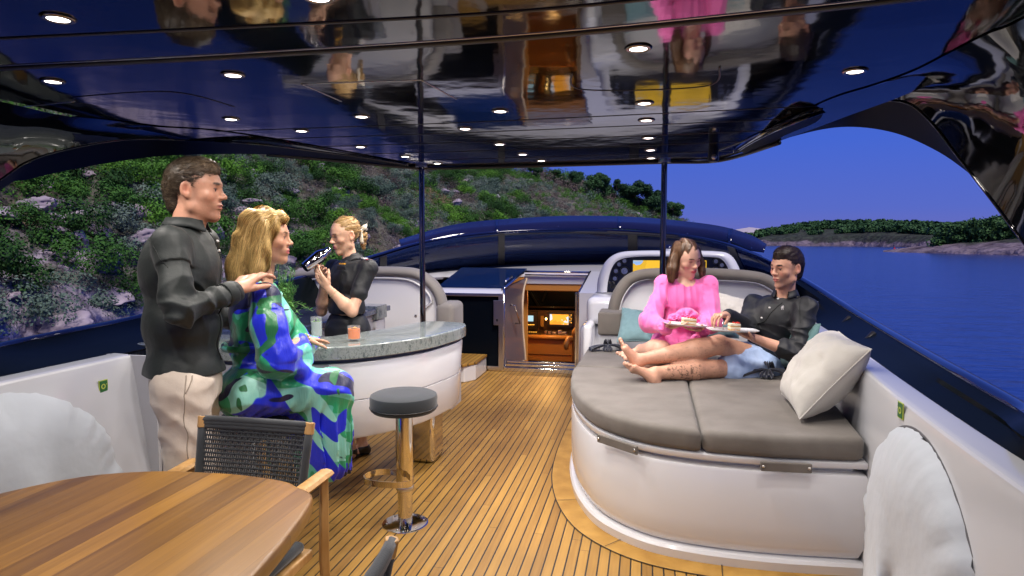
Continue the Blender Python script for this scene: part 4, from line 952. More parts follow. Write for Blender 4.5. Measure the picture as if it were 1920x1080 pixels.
# forward cabin windows
lq((950, 545), (1100, 581), 11.0, 'window', M_dglass, 0.02); 
b = MB(); b.tube([P_(990, 542, 10.9), P_(1013, 579, 10.9)], 0.05, 6, flat=(1, 0.4)); b.tube([P_(1026, 542, 10.9), P_(1017, 566, 10.9)], 0.018, 6); b.build('window_pillar', M_blackp, lh)
a_, c_ = P_(955, 575, 10.85), P_(1098, 577, 10.85); b = MB(); b.tube([a_, c_], 0.035, 8, flat=(1, 0.6)); b.build('wood_ledge', M_dwood, lh, smooth=True)
ch = thing('helm_chair', 'tan leather helm chair at the right inside the companionway', 'chair', tuple(P_(1085, 700, 8.9)))
S = Field(P_(1056, 690, 8.85) - 0.15, P_(1110, 598, 9.1) + 0.25, 0.012)
S.cone(P_(1086, 690, 8.95), P_(1084, 625, 8.95), 0.11, 0.085, 0.03, (FH, 0.6)); S.cone(P_(1084, 625, 8.95), P_(1090, 606, 8.95), 0.085, 0.05, 0.03)
V, Q = S.mesh(); npmesh('backrest', relax(V, Q, 2), Q, M_leather, ch)
b = MB(); b.tube([P_(1078, 634, 8.95), P_(1066, 636, 8.9), P_(1062, 645, 8.85), P_(1062, 655, 8.82)], [0.035, 0.045, 0.045, 0.03], 10); b.build('armrest', M_leather, ch, smooth=True)
ld = bpy.data.lights.new('cabin_lamp', 'POINT'); ld.energy = 45; ld.color = (1.0, 0.55, 0.18); ld.shadow_soft_size = 0.08
cl = thing('cabin_ceiling_light', 'small warm ceiling light above the lower helm dashboard', 'light', (-1.35, 9.2, 0.97))
b = MB(); b.lathe([(0.0, -0.012), (0.04, -0.01), (0.045, 0.0)], (-1.35, 9.2, 0.975), 20); b.build('lens', mat('warm_lens', (1, .8, .5), 0.4, em=(1.0, 0.6, 0.25), es=8), cl, smooth=True)
lo_ = bpy.data.objects.new('cabin_beam', ld); C.objects.link(lo_); lo_.parent = cl; lo_.location = (0, 0, -0.06)

# dark glass locker with sliding hatch, left of the doorway
lk = thing('glass_locker', 'black glass fronted locker with steel lock plate left of the companionway', 'locker', (-2.1, 7.12, 0))
xk = P_(800, 600, 7.12)[0]
zt_ = P_(940, 556, 7.12)[2]
b = MB(); b.box((xk, 7.12, 0.02), (xl - 0.01, 7.18, zt_)); b.build('glass_front', M_dglass, lk)
b = MB(); x0_ = P_(929, 600, 7.10)[0]; b.box((x0_ + 0.035, 7.095, 0.03), (xl, 7.12, zt_)); b.box((xk, 7.10, 0.02), (xl, 7.12, 0.06)); b.box((xk, 7.09, zt_), (xl, 7.16, zt_ + 0.035)); b.build('steel_frame', M_steelb, lk, bevel=0.004)
a_, c_ = P_(925, 563, 7.09), P_(942, 610, 7.09); b = MB(); b.box((a_[0], 7.085, c_[2]), (c_[0] + 0.02, 7.097, a_[2])); b.build('lock_plate', M_steelb, lk, bevel=0.02, seg=4)
kh = P_(932, 600, 7.08); b = MB(); b.lathe([(0.0, 0), (0.010, 0.001), (0.012, 0.004), (0.010, 0.0)], kh, 14, M=np.array([[1, 0, 0], [0, 0, -1], [0, 1, 0]])); b.box((kh[0] - 0.004, 7.079, kh[2] - 0.022), (kh[0] + 0.004, 7.084, kh[2])); b.build('keyhole', M_blackp, lk)
b = MB(); a_, b2, c2, d2 = np.array([xk - 0.1, 7.10, zt_ + 0.035]), np.array([xl - 0.005, 7.10, zt_ + 0.035]), P_(946, 541, 7.34), P_(822, 539, 7.34); b.grid([[a_, b2], [a_ + (0, 0.05, 0.025), b2 + (0, 0.05, 0.03)], [d2, c2]]); b.build('white_shoulder', M_white, lk, smooth=True, fix=True)
g_ = [P_(822, 538, 7.34), P_(946, 540, 7.34), P_(988, 505, 8.5), P_(866, 503, 8.5)]
b = MB(); b.add([p + ZZ * 0.012 for p in g_] + [p - ZZ * 0.01 for p in g_], [(0, 1, 2, 3), (7, 6, 5, 4), (0, 4, 5, 1), (1, 5, 6, 2), (2, 6, 7, 3), (3, 7, 4, 0)]); b.build('sliding_hatch', mat('hatch_glass_blue', (0.004, 0.018, 0.075), 0.06, ior=1.5), lk)
b = MB(); h1, h2 = P_(948, 533, 7.45), P_(960, 524, 7.75); b.tube([h1 + ZZ * 0.01, h1 + ZZ * 0.04, h2 + ZZ * 0.04, h2 + ZZ * 0.01], 0.012, 8); b.build('hatch_handle', M_steel, lk, smooth=True)
b = MB(); b.add([P_(905, 503, 8.49) + ZZ * 0.002, P_(922, 503, 8.49) + ZZ * 0.002, P_(914, 539, 7.36) + ZZ * 0.0, P_(903, 539, 7.36)], [(0, 3, 2, 1)])
# step
sp_ = thing('deck_step', 'white step box with a small teak tread left of the companionway', 'step', (-2.1, 6.75, 0))
zt2 = 0.175
b = MB(); b.prism([(-2.35, 6.45), (-1.86, 6.45), (-1.775, 6.60), (-1.775, 7.08), (-2.35, 7.08)], 0.0, zt2); b.build('box', M_white, sp_, bevel=0.012, seg=3)
b = MB(); b.prism([(-2.33, 6.42), (-1.86, 6.42), (-1.765, 6.60), (-1.765, 7.07), (-2.33, 7.07)], zt2 + 0.001, zt2 + 0.028); b.build('tread', M_teak, sp_, bevel=0.005)

# ------------------------------------------------------------------ port dinette backrest
ds = thing('dinette_sofa', 'white backed dinette sofa with taupe bolster behind the uniformed woman', 'sofa', (-2.2, 5.45, 0))
DK = [at(540, 518, y=5.42), at(620, 511, y=5.42), at(690, 510, y=5.42), at(752, 511, y=5.42), at(782, 516, y=5.42), at(806, 532, y=5.42), at(820, 552, y=5.42), at(826, 572, y=5.42)]
dk = spline(DK, 6)
lowd = [np.array([min(p[0], -1.86), 5.45, 0.0]) for p in dk]
b = MB(); b.grid([lowd, [p + (-0.02, 0.01, -0.01) for p in dk]]); b.grid([[p + (0, 0.14, 0) for p in lowd], [p + (-0.02, 0.14, -0.01) for p in dk]], flip=True); b.build('backrest', M_white, ds, smooth=True)
b = MB(); b.tube([p + (0, 0.05, -0.0) for p in dk], 0.052, 14, flat=(1.5, 0.95)); b.build('bolster', M_taupe2, ds, smooth=True)
b = MB(); b.tube([p + (-0.05, -0.0, -0.055) for p in dk[:-8]] + [dk[-9] + (-0.035, 0, -0.10), np.array([-1.93, 5.42, 0.9]), np.array([-1.93, 5.42, 0.5])], 0.012, 8); b.build('edge_moulding', M_white2, ds, smooth=True)
b = MB(); q = at(780, 592, y=5.44); b.lathe([(0, -0.001), (0.011, 0.0), (0.012, 0.004), (0, 0.006)], q + (0, -0.004, 0), 12, M=np.array([[1, 0, 0], [0, 0, -1], [0, 1, 0]])); b.build('plug', M_steelb, ds)
st = thing('dinette_seat_end', 'square pale taupe cushion block beside the black glass locker', 'cushion', (-1.7, 5.6, 0))
a_, c_ = at(815, 566, y=5.38), at(851, 640, y=5.38)
b = MB(); b.box((a_[0], 5.38, 0.62), (c_[0], 5.72, a_[2] - 0.01)); b.build('pad', M_taupe2, st, bevel=0.05, seg=4, smooth=True)
b = MB(); b.box((a_[0] + 0.02, 5.40, 0.0), (c_[0] - 0.03, 5.70, 0.619)); b.build('support', M_white2, st)
tw = thing('rolled_towel', 'small rolled pale towel lying on the dinette backrest', 'towel', tuple(at(700, 507, y=5.5)))
q = at(697, 502, y=5.5)
b = MB()
for i in range(3): b.tube([q + (-0.06, 0, 0.0 - i * 0.012), q + (0.0, 0, 0.012 - i * 0.012), q + (0.045, 0, 0.0 - i * 0.012)], 0.016, 8)
b.build('roll', mat('towel_pale', (0.36, 0.46, 0.50), 0.9, sheen=0.3, bump=[(200, 0.002)]), tw, smooth=True)

# ------------------------------------------------------------------ granite bar
def granite(name, c1, c2, c3, rough=0.12):
    m = bpy.data.materials.new(name); m.use_nodes = True; t_ = m.node_tree; b_ = t_.nodes['Principled BSDF']; N = t_.nodes.new; L = t_.links.new
    tcn = N('ShaderNodeTexCoord'); mp = N('ShaderNodeMapping'); mp.inputs['Scale'].default_value = (1, 2.4, 1); mp.inputs['Rotation'].default_value = (0.2, 0.1, 0.5); L(tcn.outputs['Object'], mp.inputs[0])
    n1 = N('ShaderNodeTexNoise'); n1.inputs['Scale'].default_value = 26; n1.inputs['Detail'].default_value = 9; n1.inputs['Roughness'].default_value = 0.72; n1.inputs['Distortion'].default_value = 1.2; L(mp.outputs[0], n1.inputs['Vector'])
    n2 = N('ShaderNodeTexNoise'); n2.inputs['Scale'].default_value = 5; n2.inputs['Detail'].default_value = 4; n2.inputs['Distortion'].default_value = 2; L(mp.outputs[0], n2.inputs['Vector'])
    v = N('ShaderNodeTexVoronoi'); v.inputs['Scale'].default_value = 260; L(tcn.outputs['Object'], v.inputs['Vector'])
    s_ = mth(t_, 'ADD', mth(t_, 'MULTIPLY', n1.outputs[0], 0.75), mth(t_, 'ADD', mth(t_, 'MULTIPLY', n2.outputs[0], 0.3), mth(t_, 'MULTIPLY', v.outputs['Distance'], 0.12)))
    L(ramp(t_, s_, [(0.40, c1), (0.52, c2), (0.60, c3), (0.70, c2)]), b_.inputs['Base Color']); b_.inputs['Roughness'].default_value = rough; b_.inputs['Coat Weight'].default_value = 0.4; b_.inputs['Coat Roughness'].default_value = 0.05
    return m
M_gran = granite('grey_green_granite', (0.035, 0.048, 0.050), (0.13, 0.160, 0.157), (0.30, 0.33, 0.32))
br = thing('bar_counter', 'curved cocktail bar with a thick grey green granite top and floating white body', 'bar', (-1.6, 3.6, 0))
TOP = [(-3.0, 3.14)] + [tuple(at(px, py, z=0.92)[:2]) for px, py in ((400, 651), (480, 652), (560, 652), (640, 650), (705, 644.5), (766, 637), (806, 630.5), (840, 622), (862, 615.5), (873, 609.5), (871, 606), (858, 604), (832, 602.5), (800, 602.5), (775, 606), (745, 611.5), (700, 619), (650, 626), (600, 631))] + [(-2.3, 3.62), (-3.0, 3.62)]
top_s = [(p[0], p[1]) for p in spline([(x_, y_, 0) for x_, y_ in TOP], 3, closed=True)]
loft(top_s, [(0.03, 0.842), (0.004, 0.844), (0.0, 0.848), (0.0, 0.914), (0.006, 0.920), (0.03, 0.9205)], 'granite_top', M_gran, br)
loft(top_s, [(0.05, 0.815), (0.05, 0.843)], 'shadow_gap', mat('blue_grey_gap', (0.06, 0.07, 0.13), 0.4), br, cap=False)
loft(top_s, [(0.10, 0.372), (0.062, 0.376), (0.052, 0.392), (0.040, 0.596), (0.047, 0.599), (0.047, 0.603), (0.039, 0.606), (0.024, 0.808), (0.030, 0.818), (0.07, 0.821)], 'white_body', M_white, br, cap=True)
b = MB(); b.box((-3.0, 3.20, 0.02), (-2.17, 3.60, 0.835)); b.build('locker_body', M_white2, br, bevel=0.01)
for x_ in (-2.62, -2.42):
    b = MB(); b.box((x_, 3.197, 0.05), (x_ + 0.004, 3.20, 0.83)); b.build('door_seam', M_groove, br)
b = MB(); q = at(291, 878, y=3.0); b.box((-2.60, 3.183, 0.22), (-2.55, 3.199, 0.26)); b.build('latch', M_blackp, br, bevel=0.003)
b = MB(); b.box((-1.545, 4.02, 0.0), (-1.375, 4.24, 0.40)); b.build('steel_pillar', M_steel, br, bevel=0.03, seg=4, smooth='auto')
b = MB(); b.box((-2.05, 3.2, 0.0), (-1.92, 3.34, 0.40)); b.build('steel_pillar', M_steel, br, bevel=0.03, seg=4, smooth='auto')
# port side galley counter
pc = thing('galley_counter', 'dark topped galley counter along the port rail behind the herb plant', 'counter', (-2.4, 4.3, 0))
b = MB(); b.prism([(-2.74, 3.5), (-2.16, 3.5), (-2.16, 5.2), (-2.74, 5.2)], 0.90, 0.945); b.build('dark_top', granite('dark_blue_granite', (0.012, 0.018, 0.05), (0.03, 0.04, 0.09), (0.08, 0.10, 0.18)), pc, bevel=0.006)
b = MB(); b.box((-2.72, 3.52, 0.0), (-2.20, 5.18, 0.899)); b.build('cabinet', M_white2, pc, bevel=0.01)
gb_ = thing('granite_splashback', 'short grey granite block beside the hip of the uniformed woman', 'splashback', tuple(at(700, 640, y=4.9)))
a_, c_ = at(688, 574, y=4.9), at(708, 600, y=4.9); b = MB(); b.box((a_[0] - 0.25, 4.9, c_[2]), (c_[0], 5.1, a_[2])); b.build('block', M_gran, gb_, bevel=0.006)
a2_, c2_ = at(688, 601, y=4.92), at(706, 640, y=4.92); b = MB(); b.box((a2_[0] - 0.22, 4.92, 0.0), (c2_[0], 5.08, a2_[2])); cbn = b.build('cabinet', M_white, gb_, bevel=0.01)
q = at(701, 617, y=4.915); b = MB(); b.box((q[0] - 0.014, 4.912, q[2] - 0.012), (q[0] + 0.014, 4.92, q[2] + 0.012)); b.build('socket', M_steelb, cbn, bevel=0.002)

# ------------------------------------------------------------------ bar stools
def stool(x_, y_, ang, label, group):
    t_ = thing('bar_stool', label, 'stool', (0, 0, 0), group)
    b = MB(); b.lathe([(0.0, 0.612), (0.162, 0.613), (0.172, 0.622), (0.176, 0.636), (0.176, 0.684), (0.172, 0.696), (0.158, 0.703), (0.08, 0.706), (0.0, 0.7065)], n=48); se = b.build('seat', M_charcoal, t_, smooth='auto')
    b = MB(); b.lathe([(0.1775, 0.632), (0.179, 0.635), (0.1775, 0.638)], n=48); b.build('seam', M_groove, se, smooth=True)
    b = MB(); b.lathe([(0.044, 0.20), (0.045, 0.205), (0.045, 0.612)], n=28); b.build('column', M_steel, t_, smooth='auto')
    b = MB(); b.lathe([(0.046, 0.188), (0.048, 0.192), (0.048, 0.204), (0.046, 0.208)], n=28); b.build('collar', M_steelb, t_, smooth='auto')
    b = MB(); b.lathe([(0.038, 0.0), (0.038, 0.20)], n=28); b.build('lower_column', M_steel, t_, smooth='auto')
    b = MB(); b.lathe([(0.0, 0.011), (0.05, 0.0105), (0.112, 0.007), (0.121, 0.004), (0.122, 0.0)], n=48); bp_ = b.build('base_plate', M_steel, t_, smooth='auto')
    for k in range(6):
        a = k * math.pi / 3 + 0.3; b = MB(); b.lathe([(0.006, 0.008), (0.006, 0.0105), (0, 0.0115)], (0.098 * math.cos(a), 0.098 * math.sin(a), 0), 10); b.build('screw', M_steelb, bp_, smooth=True)
    pts = [(0.0, 0.045), (-0.12, 0.075), (-0.185, 0.05), (-0.215, -0.01), (-0.19, -0.075), (-0.12, -0.105), (-0.02, -0.115), (0.05, -0.09), (0.055, -0.03)]
    pp = spline([(p[0], p[1], 0) for p in pts], 8); rows = [[(p[0], p[1], 0.235) for p in pp], [(p[0], p[1], 0.268) for p in pp], [(p[0] * 0.975, p[1] * 0.965, 0.268) for p in pp], [(p[0] * 0.975, p[1] * 0.965, 0.235) for p in pp]]
    b = MB(); b.grid(rows + [rows[0]]); b.build('footrest', M_steel, t_, smooth='auto', fix=True)
    t_.location = (x_, y_, 0); t_.rotation_euler = (0, 0, ang); return t_
stool(-1.232, 3.125, 0.15, 'empty bar stool with round charcoal seat and steel column', 'bar stools')
stool(-1.75, 2.64, 0.3, 'bar stool under the blonde woman, mostly hidden by her dress', 'bar stools')

# ------------------------------------------------------------------ dining table and chairs
M_table = plank_mat('teak_table', 0.068, 0.0006, (0.085, 0.034, 0.005), (0.32, 0.158, 0.022), (0.10, 0.04, 0.01), rough=0.36, length=30, grain=0.85, coat=0.2)
tb = thing('dining_table', 'large oval varnished teak dining table in the near left corner', 'table', (-1.4, 0.6, 0))
TT = [(-1.97, 1.15), (-1.93, 1.36), (-1.86, 1.53), (-1.74, 1.68), (-1.55, 1.765), (-1.40, 1.785), (-1.25, 1.79), (-1.10, 1.77), (-1.03, 1.735)] + [tuple(at(px, py, z=0.752)[:2]) for px, py in ((587, 933), (541, 1003), (476, 1079), (410, 1150))] + [(-0.86, 0.7), (-0.86, 0.0), (-0.88, -0.5), (-1.0, -0.8), (-1.4, -0.85), (-1.8, -0.8), (-1.97, -0.5), (-2.0, 0.0), (-2.0, 0.7)]
tts = [(p[0], p[1]) for p in spline([(x_, y_, 0) for x_, y_ in TT], 5, closed=True)]
loft(tts, [(0.06, 0.690), (0.03, 0.692), (0.012, 0.698), (0.003, 0.708), (0.0, 0.720), (0.0, 0.742), (0.002, 0.748), (0.006, 0.7515), (0.012, 0.752)], 'tabletop', M_table, tb)
b = MB(); b.box((-1.65, -0.3, 0.0), (-1.15, 0.9, 0.04)); b.box((-1.5, 0.2, 0.04), (-1.3, 0.5, 0.695)); b.build('pedestal', M_oak, tb, bevel=0.01)
def chair_parts():
    t_ = thing('dining_chair', '', 'chair', (0, 0, 0), 'rope and oak dining chairs')
    yb = 0.245
    for s_ in (-1, 1):
        b = MB(); b.tube([(s_ * 0.265, yb + 0.015, 0.0), (s_ * 0.262, yb - 0.005, 0.35), (s_ * 0.27, yb - 0.01, 0.665)], [0.020, 0.022, 0.019], 4, flat=(1, 1.0)); b.build('leg', M_oak, t_, bevel=0.004)
        b = MB(); b.tube([(s_ * 0.262, -0.22, 0.0), (s_ * 0.262, -0.24, 0.35), (s_ * 0.262, -0.25, 0.655)], [0.017, 0.021, 0.020], 4); b.build('leg', M_oak, t_, bevel=0.004)
        b = MB(); P = spline([(s_ * 0.272, yb + 0.01, 0.668), (s_ * 0.268, yb - 0.10, 0.664), (s_ * 0.262, 0.0, 0.660), (s_ * 0.26, -0.27, 0.662)], 4); b.tube(P, 0.024, 8, flat=(1.25, 0.62)); b.build('armrest', M_oak, t_, smooth='auto')
    b = MB(); b.box((-0.23, -0.24, 0.36), (0.23, 0.22, 0.395)); b.build('seat_frame', M_oak, t_, bevel=0.006)
    b = MB(); b.box((-0.215, -0.25, 0.396), (0.215, 0.20, 0.435)); b.build('seat', M_charcoal, t_, bevel=0.02, seg=3, smooth=True)
    # woven back: raked panel in the (x, v) plane
    B0, B1 = np.array([0, 0.165, 0.50]), np.array([0, 0.240, 0.845]); vv = B1 - B0; nn = nrm(np.cross((1, 0, 0), vv)); W0 = 0.205; W1 = 0.222
    fp = lambda u, v: B0 + vv * v + np.array([u * (W0 + (W1 - W0) * v), 0, 0]) + nn * (-0.018 * (1 - u * u))
    b = MB()
    for v_ in (0.0,): b.tube([fp(u, v_) for u in np.linspace(-1, 1, 9)], 0.013, 8)
    for s_ in (-1, 1): b.tube([fp(s_ * 0.985, v_) for v_ in np.linspace(0, 1, 5)], 0.015, 8)
    for v_, r_ in ((0.99, 0.014), (0.955, 0.0125), (0.92, 0.011)): b.tube([fp(u, v_) for u in np.linspace(-1, 1, 9)], r_, 8)
    b.build('back_frame', M_rope, t_, smooth=True)
    b = MB(); nv, nh = 34, 21
    for i in range(nv):
        u = -0.93 + 1.86 * i / (nv - 1); ph = i % 2
        for o_ in (-0.0045, 0.0045): b.tube([fp(u + o_ / W1, v_ * 0.94) + nn * (0.004 * (1 if (k + ph) % 2 else -1)) for k, v_ in enumerate(np.linspace(0, 1, nh + 1))], 0.0026, 5, caps=False)
    for j in range(nh):
        v_ = 0.94 * (j + 0.5) / nh; b.tube([fp(u, v_) for u in np.linspace(-0.97, 0.97, 9)], 0.0042, 5, caps=False)
    b.build('woven_back', M_rope, t_, smooth=True)
    for s_ in (-1, 1):
        b = MB(); b.tube([fp(s_ * 0.985, 0.90) + nn * 0.0, fp(s_ * 0.985, 1.02)], 0.0175, 6, flat=(1, 1)); b.build('oak_cap', M_oak, t_, bevel=0.003)
    return t_
c1 = chair_parts(); c1.location = (-1.385, 1.815, 0); c1['label'] = 'oak armchair with woven charcoal back at the far table end'
c2 = c1.copy(); C.objects.link(c2); c2.location = (-0.775, 1.055, 0); c2.rotation_euler = (0, 0, R(-90)); c2['label'] = 'dining chair at the bottom edge showing only its rope back rail'
for o in list(bpy.data.objects):
    if o.parent == c1:
        k = o.copy(); C.objects.link(k); k.parent = c2

# ------------------------------------------------------------------ pillows
def pillow(name, cs, T, m_, label, group=None, seed=0, side=1, n=44, pipe=0.004):
    """cs: corner points 00,10,11,01; T full thickness"""
    c00, c10, c11, c01 = [np.array(p, float) for p in cs]; ctr = (c00 + c10 + c11 + c01) / 4
    N_ = nrm(np.cross(c10 - c00, c01 - c00)); 
    t_ = thing(name, label, 'pillow', tuple(ctr - N_ * 0), group)
    us = np.sin(np.linspace(-math.pi / 2, math.pi / 2, n)); UU, VV = np.meshgrid(us, us, indexing='ij')
    pin = 1 - 0.055 * (1 - np.abs(UU) ** 2)[..., None] * 0  # keep param
    a, b_ = UU * (1 - 0.07 * (1 - VV ** 2)), VV * (1 - 0.07 * (1 - UU ** 2))
    a, b_ = UU * (1 - 0.05 * np.cos(VV * math.pi / 2)), VV * (1 - 0.05 * np.cos(UU * math.pi / 2))
    A, B_ = (a + 1) / 2, (b_ + 1) / 2
    base = (1 - A)[..., None] * (1 - B_)[..., None] * c00 + A[..., None] * (1 - B_)[..., None] * c10 + A[..., None] * B_[..., None] * c11 + (1 - A)[..., None] * B_[..., None] * c01
    th_ = T / 2 * np.sqrt(np.clip(1 - np.abs(UU) ** 2.6, 0, 1)) * np.sqrt(np.clip(1 - np.abs(VV) ** 2.6, 0, 1))
    P3 = np.stack([UU * 2.2, VV * 2.2, np.full_like(UU, seed * 1.7)], -1)
    wr = (fbm(P3 * 1.3, 3, seed) * 0.022 + fbm(P3 * np.array([4, 1, 1]), 2, seed + 9) * 0.006) * (T / 0.18) * (th_ / (T / 2)) ** 0.5
    b = MB(); b.grid(base + N_ * (th_ + wr)[..., None], flip=False); b.grid(base - N_ * (th_ * 0.9 - wr * 0.4)[..., None], flip=True); b.build('cover', m_, t_, smooth=True, fix=True)
    if pipe:
        ed = [base[i, 0] for i in range(n)] + [base[-1, j] for j in range(n)] + [base[n - 1 - i, -1] for i in range(n)] + [base[0, n - 1 - j] for j in range(n)]
        b = MB(); b.tube(ed[::2], pipe, 6); b.build('piping', m_, t_, smooth=True)
    return t_
M_beige = mat('beige_linen', (0.50, 0.48, 0.44), 0.85, sheen=0.2, bump=[(450, 0.0004), (14, 0.003)])
M_teal = mat('pale_teal_linen', (0.16, 0.28, 0.30), 0.85, sheen=0.2, bump=[(450, 0.0004), (14, 0.003)])
M_teal2 = mat('sea_green_linen', (0.11, 0.22, 0.22), 0.85, sheen=0.2, bump=[(450, 0.0004), (14, 0.003)])
pillow('pillow', (at(1466, 738, z=0.66), at(1500, 786, z=0.655), at(1634, 655, x=1.02), at(1572, 622, x=1.06)), 0.27, M_beige, 'large pale beige linen pillow with piped edge leaning on the starboard wall', seed=3)
pillow('pillow', (at(1450, 690, y=4.55), at(1512, 688, y=4.12), at(1538, 608, y=4.22), at(1470, 600, y=4.70)), 0.13, M_teal2, 'sea green pillow wedged behind the back of the seated man', seed=5)
pillow('pillow', (at(1157, 641, y=4.95), at(1222, 640, y=4.90), at(1228, 588, y=5.16), at(1167, 577, y=5.24)), 0.13, M_teal, 'pale teal pillow at the left head of the sunbed beside the woman in pink', seed=8)
pillow('pillow', (at(1340, 612, y=5.02), at(1404, 615, y=4.98), at(1412, 566, y=5.18), at(1334, 545, y=5.22)), 0.14, M_beige, 'small beige pillow between the woman in pink and the reclining man', seed=11)
pillow('pillow', (at(1325, 632, y=4.80), at(1385, 634, y=4.78), at(1382, 592, y=4.92), at(1328, 592, y=4.94)), 0.10, M_teal, 'pale blue pillow low behind the two plates', seed=13)
# folded napkins
M_nap = mat('navy_satin', (0.012, 0.016, 0.035), 0.35, sheen=0.4, bump=[(8, 0.002)])
def napkin(c, s_, ang, label):
    t_ = thing('napkin', label, 'napkin', tuple(c), 'knotted napkins on the sunbed'); b = MB()
    for fan, (a0, a1, L_, rise) in enumerate(((150, 215, 0.16, 0.0), (-35, 25, 0.135, 0.01), (60, 120, 0.075, 0.05), (225, 300, 0.07, 0.0))):
        rows = []
        for i in range(8):
            r_ = i / 7; rw = []
            for j in range(19):
                a = R(a0 + (a1 - a0) * j / 18) + ang; fold = math.cos(j * math.pi / 3) * (0.004 + 0.014 * r_ * (1 - 0.3 * r_)); z_ = 0.035 * (1 - r_) ** 1.2 + fold + 0.015 * r_ * (1 - r_) * 3 + rise * math.sin(r_ * 2.6) + 0.012
                rw.append((c[0] + s_ * L_ * r_ * math.cos(a), c[1] + s_ * L_ * r_ * math.sin(a) * 0.75, c[2] + s_ * max(z_, 0.004)))
            rows.append(rw)
        b.grid(rows)
    b.build('cloth', M_nap, t_, smooth=True, solid=0.0025)
    b = MB(); b.lathe([(0.0, 0.02), (0.012, 0.024), (0.018, 0.036), (0.013, 0.048), (0.0, 0.052)], c, 12); b.build('knot', M_nap, t_, smooth=True)
napkin(at(1140, 658, z=0.632), 0.95, 0.1, 'navy knotted napkin by the feet at the sunbed left edge')
napkin(at(1440, 708, z=0.636), 1.05, -0.15, 'navy knotted napkin beside the big beige pillow')

# ------------------------------------------------------------------ drinks on the bar
def glass(c, r_, h_, lev, liq, label, name='drinking_glass'):
    t_ = thing(name, label, 'glass', tuple(c))
    b = MB(); b.lathe([(0.0, 0.0), (r_ * 0.94, 0.0), (r_, 0.003), (r_ * 1.02, h_), (r_ * 0.98, h_ + 0.0008), (r_ * 0.95, h_ - 0.001), (r_ * 0.93, 0.014), (0.0, 0.012)], c, 32); b.build('glass_wall', M_glass, t_, smooth='auto')
    b = MB(); b.lathe([(0.0, 0.0125), (r_ * 0.90, 0.0145), (r_ * 0.93, lev), (0.0, lev)], c, 28); b.build('drink', liq, t_, smooth='auto')
    return t_
M_clear = mat('cloudy_soda', (0.50, 0.60, 0.58), 0.2, alpha=0.62); M_amb = mat('amber_cocktail', (0.80, 0.19, 0.006), 0.1, alpha=1)
M_mint = mat('mint_leaf', (0.10, 0.30, 0.03), 0.5, bump=[(60, 0.001)]); 
c_ = at(594, 634, z=0.921); tall = glass(c_, 0.033, 0.128, 0.100, M_clear, 'tall clear glass with mint beside the blonde woman hand')
b = MB()
for k in range(7):
    a = k * 0.9; d = np.array([math.cos(a), math.sin(a), 0.3 * math.sin(k)]); s_ = np.array([-math.sin(a), math.cos(a), 0]); p = c_ + ZZ * (0.100 + 0.004 * (k % 3)) - d * 0.004; b.add([p, p + d * 0.014 + s_ * 0.008 + ZZ * 0.004, p + d * 0.030, p + d * 0.014 - s_ * 0.008 + ZZ * 0.004], [(0, 1, 2, 3)])
b.build('mint_garnish', M_mint, tall, solid=0.001)
b = MB(); b.lathe([(0, -0.008), (0.007, -0.004), (0.008, 0.002), (0, 0.008)], c_ + (0.004, -0.012, 0.112), 12); b.build('blueberry', mat('blueberry', (0.015, 0.015, 0.05), 0.4), tall, smooth=True)
c_ = at(664, 639, z=0.921); low_ = glass(c_, 0.037, 0.088, 0.072, M_amb, 'low tumbler of amber orange cocktail standing alone on the granite bar')
b = MB(); 
for k in range(3): b.box((-0.012, -0.012, -0.012), (0.012, 0.012, 0.012), rot=np.array(Euler((k, k * 2, 0.5)).to_matrix()), org=c_ + np.array([0.012 * math.cos(k * 2.1), 0.012 * math.sin(k * 2.1), 0.064]))
b.build('ice', mat('ice', (0.9, 0.6, 0.4), 0.05, ior=1.3, trans=0.8), low_, bevel=0.003)
b = MB(); b.add([c_ + (-0.02, -0.01, 0.074), c_ + (0.005, -0.02, 0.078), c_ + (0.022, 0.0, 0.076), c_ + (0.0, 0.012, 0.08)], [(0, 1, 2, 3)]); b.build('orange_peel', mat('orange_peel', (0.8, 0.30, 0.03), 0.5), low_, solid=0.002)
# herbs
hp = thing('potted_herbs', 'leafy green rosemary and mint plant behind the blonde woman', 'plant', tuple(at(532, 628, z=0.921)))
pb = at(532, 628, z=0.921)
b = MB(); b.lathe([(0.0, 0), (0.045, 0), (0.058, 0.09), (0.062, 0.10), (0.054, 0.10), (0.05, 0.085), (0, 0.085)], pb, 24); b.build('pot', M_white2, hp, smooth='auto')
b = MB(); bl = MB(); rg = np.random.default_rng(3)
for k in range(26):
    an = rg.uniform(0, 6.28); sprd = rg.uniform(0.02, 0.11); H_ = rg.uniform(0.20, 0.37) * (1 - sprd * 1.5)
    p0 = pb + (0.02 * math.cos(an), 0.02 * math.sin(an), 0.085); pts = [p0 + np.array([sprd * math.cos(an) * (q ** 1.4) + 0.006 * math.sin(q * 5 + k), sprd * math.sin(an) * (q ** 1.4), H_ * q]) for q in np.linspace(0, 1, 9)]
    b.tube(pts, [0.002 * (1 - 0.7 * q) + 0.0006 for q in np.linspace(0, 1, 9)], 4)
    for q in np.arange(0.15, 1.0, 0.022):
        i = int(q * 8); p = pts[i] * (1 - (q * 8 - i)) + pts[min(i + 1, 8)] * (q * 8 - i)
        for s_ in (0, math.pi):
            a = rg.uniform(0, 6.28) + s_; L_ = rg.uniform(0.016, 0.026); d = np.array([math.cos(a), math.sin(a), 0.7]); s2 = nrm(np.cross(d, ZZ)) * 0.0022; bl.add([p, p + d * L_ * 0.5 + s2, p + d * L_, p + d * L_ * 0.5 - s2], [(0, 1, 2, 3)])
b.build('stems', mat('green_stem', (0.10, 0.20, 0.04), 0.6), hp); bl.build('needle_leaves', mat('rosemary_leaf', (0.07, 0.24, 0.05), 0.5, var=(40, (0.16, 0.40, 0.09), 2)), hp)
bl = MB(); b = MB()
